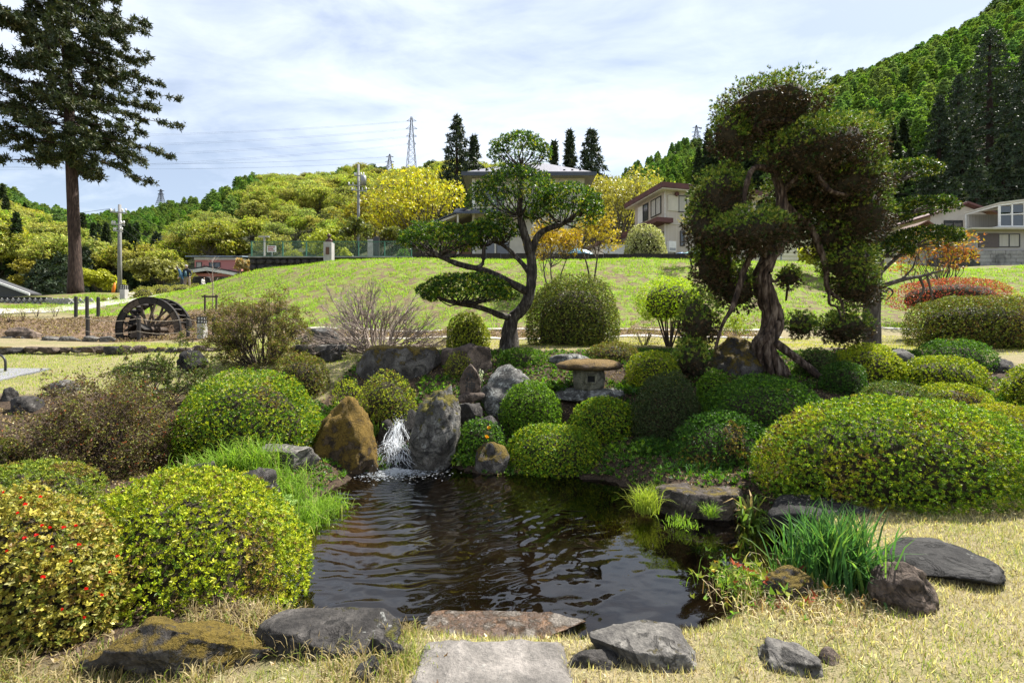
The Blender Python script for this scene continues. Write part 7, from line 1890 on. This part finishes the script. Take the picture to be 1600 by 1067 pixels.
# sapling with stake frame
x, Y_ = fx(332, 20.5), 20.5; g0 = gz(x, Y_)
t = thing('sapling', 'bare young tree tied to a stake frame on the bank', 'tree', (x, Y_, g0)); T_ = Tubes(); r = np.random.default_rng(3)
ht = zpx(405, Y_) - g0
T_.add(resample([(0, 0, -.1), (.02, 0, ht * .5), (-.02, 0, ht)], 8), [.025, .008], 6)
for k in range(14):
    z = ht * r.uniform(.45, .95); a = r.uniform(0, 6.28); l = r.uniform(.15, .4); T_.add(np.array([[0, 0, z], [math.cos(a) * l * .6, math.sin(a) * l * .6, z + l * .6], [math.cos(a) * l, math.sin(a) * l, z + l * 1.1]]), [.007, .003], 4)
T_.build('trunk', MT['twig'], t)
t = thing('tree_stake', 'H shaped wooden stake frame holding the bare young tree', 'stake', (x, Y_ - .12, g0)); b = Boxes()
zc_ = zpx(461, Y_) - g0
for sx in (-.24, .24): Boxes().bb(sx - .03, sx + .03, -.03, .03, -.3, zc_).build('stake', m_wd, t)
Boxes().bb(-.34, .34, -.065, -.031, zc_ - .12, zc_ - .05).build('crossbar', m_wd, t)
# orange marker
c = at(178, 456, 34); g0 = gz(c[0], c[1])
T_ = Tubes(); T_.add(np.array([[-.10, 0, -.1], [.0, 0, .5], [.08, 0, zpx(442, 34) - g0]]), [.09, .10, .05], 8); o = T_.build('marker_post', flat_mat('orange_plastic', (.70, .20, .01), .5)); o.location = (c[0], c[1], g0)
tag(o, 'leaning orange marker post beside the utility pole', 'post')

# ------------------------------------------------------------------ poles, pylons, cables
m_polec = noisy_mat('pole_concrete', [(0.3, (.17, .17, .17)), (0.7, (.26, .26, .255))], 3, .9, .2, 20)
def utility_pole(px, pyt, Y_, label, arms, trafo):
    x = fx(px, Y_); g0 = gz(x, Y_); h = zpx(pyt, Y_) - g0; s = Y_ / F
    t = thing('utility_pole', label, 'utility pole', (x, Y_, g0))
    T_ = Tubes(); T_.add(np.array([[0, 0, -.3], [0, 0, h * .5], [0, 0, h]]), [.165, .145, .11], 12); T_.build('pole', m_polec, t)
    ends = []
    for py, x0, x1 in arms:
        z = zpx(py, Y_) - g0
        Boxes().beam(((x0 - px) * s, -.16, z), ((x1 - px) * s, -.16, z - .1), .09).build('cross_arm', MT['steel'], t)
        for q_ in (x0 + 1, x1 - 1, (x0 + px) / 2, (x1 + px) / 2):
            T_ = Tubes(); T_.add(np.array([[(q_ - px) * s, -.16, z], [(q_ - px) * s, -.16, z + .12], [(q_ - px) * s, -.16, z + .26]]), [.05, .075, .04], 8); T_.build('insulator', MT['white'], t)
        ends.append((x + (x0 - px) * s, Y_ - .16, g0 + z + .26)); ends.append((x + (x1 - px) * s, Y_ - .16, g0 + z + .16))
    for dx_, py in trafo:
        z = zpx(py, Y_) - g0; T_ = Tubes(); T_.add(np.array([[dx_, -.25, z - .45], [dx_, -.25, z + .35], [dx_, -.25, z + .45]]), [.27, .27, .16], 12); T_.build('transformer', MT['steel'], t)
    return ends
e1_ = utility_pole(187, 320, 40, 'grey utility pole with two cross arms beside the path', [(332, 175, 200), (351, 177, 197), (361, 180, 194)], [])
e2_ = utility_pole(560, 257, 46, 'utility pole with transformer behind the fence pines', [(275, 554, 570), (290, 545, 566), (298, 550, 574)], [(.55, 283)])
m_cable = flat_mat('cable_sheath', (.03, .03, .032), .95, 0.05)
m_pyl = flat_mat('dark_lattice_steel', (.085, .09, .10), .8, .1)
def cable(a, b, sag, rad, label, group, n=24, name='power_cable'):
    a = np.array(a, float); b = np.array(b, float); ts = np.linspace(0, 1, n)[:, None]
    p_ = a * (1 - ts) + b * ts; p_[:, 2] -= sag * 4 * (ts * (1 - ts))[:, 0]
    T_ = Tubes(); T_.add(p_, [rad, rad], 4, cap=False); return tag(T_.build(name, m_cable), label, 'cable', group)
for k in range(3): cable(e1_[k * 2 + 1], e2_[k * 2], 4.2 + k * .6, .016, ['highest','middle','lowest'][k] + ' cable sagging between the two utility poles', 'cables between the utility poles')
for k in range(2): cable(e1_[k * 2], (-80, 46 + k * 3, 16 + k), 2, .016, ['upper','lower'][k] + ' thin cable leaving the path pole towards the picture edge', 'cables leaving the path pole')
for k, py in enumerate((283, 300)): cable(at(560, py, 46), at(725, py + 34, 37), .6, .018, ['upper','lower'][k] + ' cable running from the transformer pole to the white house', 'house service cables')
for k, (pa, pb) in enumerate([(292, 287), (300, 304), (311, 312)]): cable(at(1380, pa, 48), at(1680, pb, 48), .5, .010, ['highest','middle','lowest'][k] + ' thin cable crossing in front of the black cedars', 'cables over the roofs')

def pylon(px, pyt, pyb, Y_, wbase, label, arms):
    x = fx(px, Y_); z0_ = zpx(pyb, Y_); h = zpx(pyt, Y_) - z0_
    t = thing('pylon', label, 'pylon', (x, Y_, z0_)); rad = max(.11, Y_ * .00045)
    T_ = Tubes(); lv = np.linspace(0, 1, 11) ** .85
    def cr_(f): w = wbase * (1 - f) ** 1.15 / 2 + .35; return [np.array([sx * w, sy * w, h * f]) for sx, sy in ((-1, -1), (1, -1), (1, 1), (-1, 1))]
    for i in range(len(lv) - 1):
        A_c, B_c = cr_(lv[i]), cr_(lv[i + 1])
        for k in range(4):
            T_.add(np.array([A_c[k], B_c[k]]), [rad, rad], 4); k2 = (k + 1) % 4
            T_.add(np.array([A_c[k], B_c[k2]]), [rad * .55, rad * .55], 3); T_.add(np.array([A_c[k2], B_c[k]]), [rad * .55, rad * .55], 3); T_.add(np.array([B_c[k], B_c[k2]]), [rad * .5, rad * .5], 3)
    T_.build('tower', m_pyl, t); tips = []
    for f, w in arms:
        T_ = Tubes()
        for s_ in (-1, 1):
            tip = np.array([s_ * w, 0, h * f]); c4 = cr_(f)
            for q_ in c4:
                if q_[0] * s_ > 0: T_.add(np.array([q_, tip]), [rad * .8, rad * .6], 3); T_.add(np.array([q_ + [0, 0, h * .04], tip]), [rad * .6, rad * .5], 3)
            tips.append(tip + np.array([x, Y_, z0_]))
        T_.build('cross_arm', m_pyl, t)
    return tips
tips = pylon(643, 183, 275, 250, 4.6, 'tall lattice pylon on the low wooded hill', [(.93, 2.6), (.80, 3.0), (.67, 2.8), (.54, 2.4)])
tips2 = pylon(609, 241, 285, 420, 8, 'smaller distant lattice pylon beside the tall one', [(.9, 3.5), (.72, 4), (.55, 4)])
pylon(1088, 196, 235, 420, 7, 'distant lattice pylon on the bright green hill', [(.9, 3.5), (.72, 4.2), (.55, 4)])
pylon(251.5, 296, 322, 420, 5, 'tiny distant pylon on the valley ridge', [(.9, 3), (.7, 3)])
for k, tp2 in enumerate(tips):
    cable(tp2, tp2 + np.array([-330, 10, 2 - k * 1.5]), 6, .028, f"faint high voltage line from the {['top','second','third','lowest'][k//2]} {['near','far'][k%2]} arm of the tall pylon", 'high voltage lines')
for k, tp2 in enumerate(tips2[:4]):
    cable(tp2, tp2 + np.array([-480, 0, 4]), 8, .035, f"faint high voltage line from the {['top','second'][k//2]} {['near','far'][k%2]} arm of the distant pylon", 'distant high voltage lines')

# ------------------------------------------------------------------ people
def person(label, base, rz, cols, lean=.1, backpack=None, cap=None, h=1.66):
    t = thing('person', label, 'person', base, rz)
    s = h / 1.7
    J = {'pel': (0, 0, .92), 'sp': (0, -.03 - lean * .4, 1.18), 'ch': (0, -.04 - lean, 1.36), 'nk': (0, -.06 - lean * 1.3, 1.48), 'hd': (0, -.10 - lean * 1.7, 1.58), 'tp': (0, -.11 - lean * 1.8, 1.68),
         'hl': (-.10, 0, .88), 'kl': (-.11, -.06, .48), 'al': (-.11, .02, .08), 'tl': (-.11, -.14, .03), 'hr': (.10, 0, .88), 'kr': (.11, .02, .48), 'ar': (.12, .12, .08), 'tr': (.12, -.04, .03),
         'sl': (-.19, -.04 - lean, 1.38), 'el': (-.25, -.06 - lean * .6, 1.10), 'wl': (-.20, -.22, .92), 'fl': (-.18, -.28, .86), 'sr': (.19, -.04 - lean, 1.38), 'er': (.25, -.04 - lean * .6, 1.10), 'wr': (.20, -.20, .92), 'fr': (.18, -.26, .86)}
    Rd = {'pel': .135, 'sp': .13, 'ch': .15, 'nk': .06, 'hd': .095, 'tp': .075, 'hl': .10, 'kl': .065, 'al': .05, 'tl': .045, 'hr': .10, 'kr': .065, 'ar': .05, 'tr': .045, 'sl': .075, 'el': .055, 'wl': .042, 'fl': .045, 'sr': .075, 'er': .055, 'wr': .042, 'fr': .045}
    ks = list(J); ed = [('pel', 'sp'), ('sp', 'ch'), ('ch', 'nk'), ('nk', 'hd'), ('hd', 'tp'), ('pel', 'hl'), ('hl', 'kl'), ('kl', 'al'), ('al', 'tl'), ('pel', 'hr'), ('hr', 'kr'), ('kr', 'ar'), ('ar', 'tr'), ('ch', 'sl'), ('sl', 'el'), ('el', 'wl'), ('wl', 'fl'), ('ch', 'sr'), ('sr', 'er'), ('er', 'wr'), ('wr', 'fr')]
    me = bpy.data.meshes.new('body'); me.from_pydata([tuple(np.array(J[k]) * s) for k in ks], [(ks.index(a), ks.index(b_)) for a, b_ in ed], []); 
    o = bpy.data.objects.new('body', me); COL.objects.link(o)
    md = o.modifiers.new('skin', 'SKIN'); sv = me.skin_vertices[0].data
    for i, k in enumerate(ks): sv[i].radius = (Rd[k] * s, Rd[k] * s * (.75 if k in ('pel', 'sp', 'ch') else 1)); sv[i].use_root = k == 'pel'
    o.modifiers.new('sub', 'SUBSURF').levels = 1
    dg = bpy.context.evaluated_depsgraph_get(); m2 = bpy.data.meshes.new_from_object(o.evaluated_get(dg)); bpy.data.objects.remove(o)
    m2.materials.clear()
    for c_ in cols: m2.materials.append(c_)         # trousers, jacket, skin, hair, shoes
    for p_ in m2.polygons:
        z = p_.center[2] / s; x = abs(p_.center[0]) / s; y = p_.center[1] / s
        hd = z > 1.49
        p_.material_index = (3 if hd and (z > 1.63 or y > J['hd'][1] - .02) else 2 if hd or (z < .94 and y < -.18 and x > .12) else 4 if z < .10 else 0 if z < .95 and not (x > .15 and z > .8) else 1)
        p_.use_smooth = True
    o = bpy.data.objects.new('body', m2); COL.objects.link(o); o.parent = t
    if backpack is not None: rock('backpack', None, (0, .16 * s, 1.18 * s), (.32, .2, .44), backpack, 801, sub=3, cuts=3, rough=.04, parent=t)
    if cap is not None: rock('cap', None, np.array(J['tp']) * s + [0, -.02, -.005], (.21, .27, .13), cap, 802, sub=3, cuts=0, rough=.03, parent=t)
    return t
sk = flat_mat('skin', (.42, .26, .19), .6); hair = flat_mat('dark_hair', (.012, .010, .009), .5); navy = flat_mat('navy_jacket', (.018, .022, .04), .8); blue = flat_mat('blue_jacket', (.035, .10, .17), .7); trou = flat_mat('dark_trousers', (.03, .03, .035), .9); wht = flat_mat('white_cloth', (.62, .60, .58), .9); beige_c = flat_mat('beige_cloth', (.38, .31, .24), .9)
def pbase(px, py, Y_): c_ = at(px, py, Y_); return (c_[0], c_[1], gz(c_[0], c_[1]))
person('person in blue jacket with bowed dark hair walking on the path', pbase(285, 452, 33), math.radians(-55), [trou, blue, sk, hair, hair], .12, backpack=flat_mat('teal_backpack', (.03, .09, .12)))
person('person in dark jacket and pale cap walking beside the blue jacket', pbase(293, 452, 33.4), math.radians(20), [beige_c, navy, sk, hair, hair], .10, cap=flat_mat('pale_cap', (.42, .38, .38)))
person('distant person in white top crossing behind the bank', pbase(316, 452, 46), math.radians(90), [trou, wht, sk, hair, hair], .05, h=1.5)
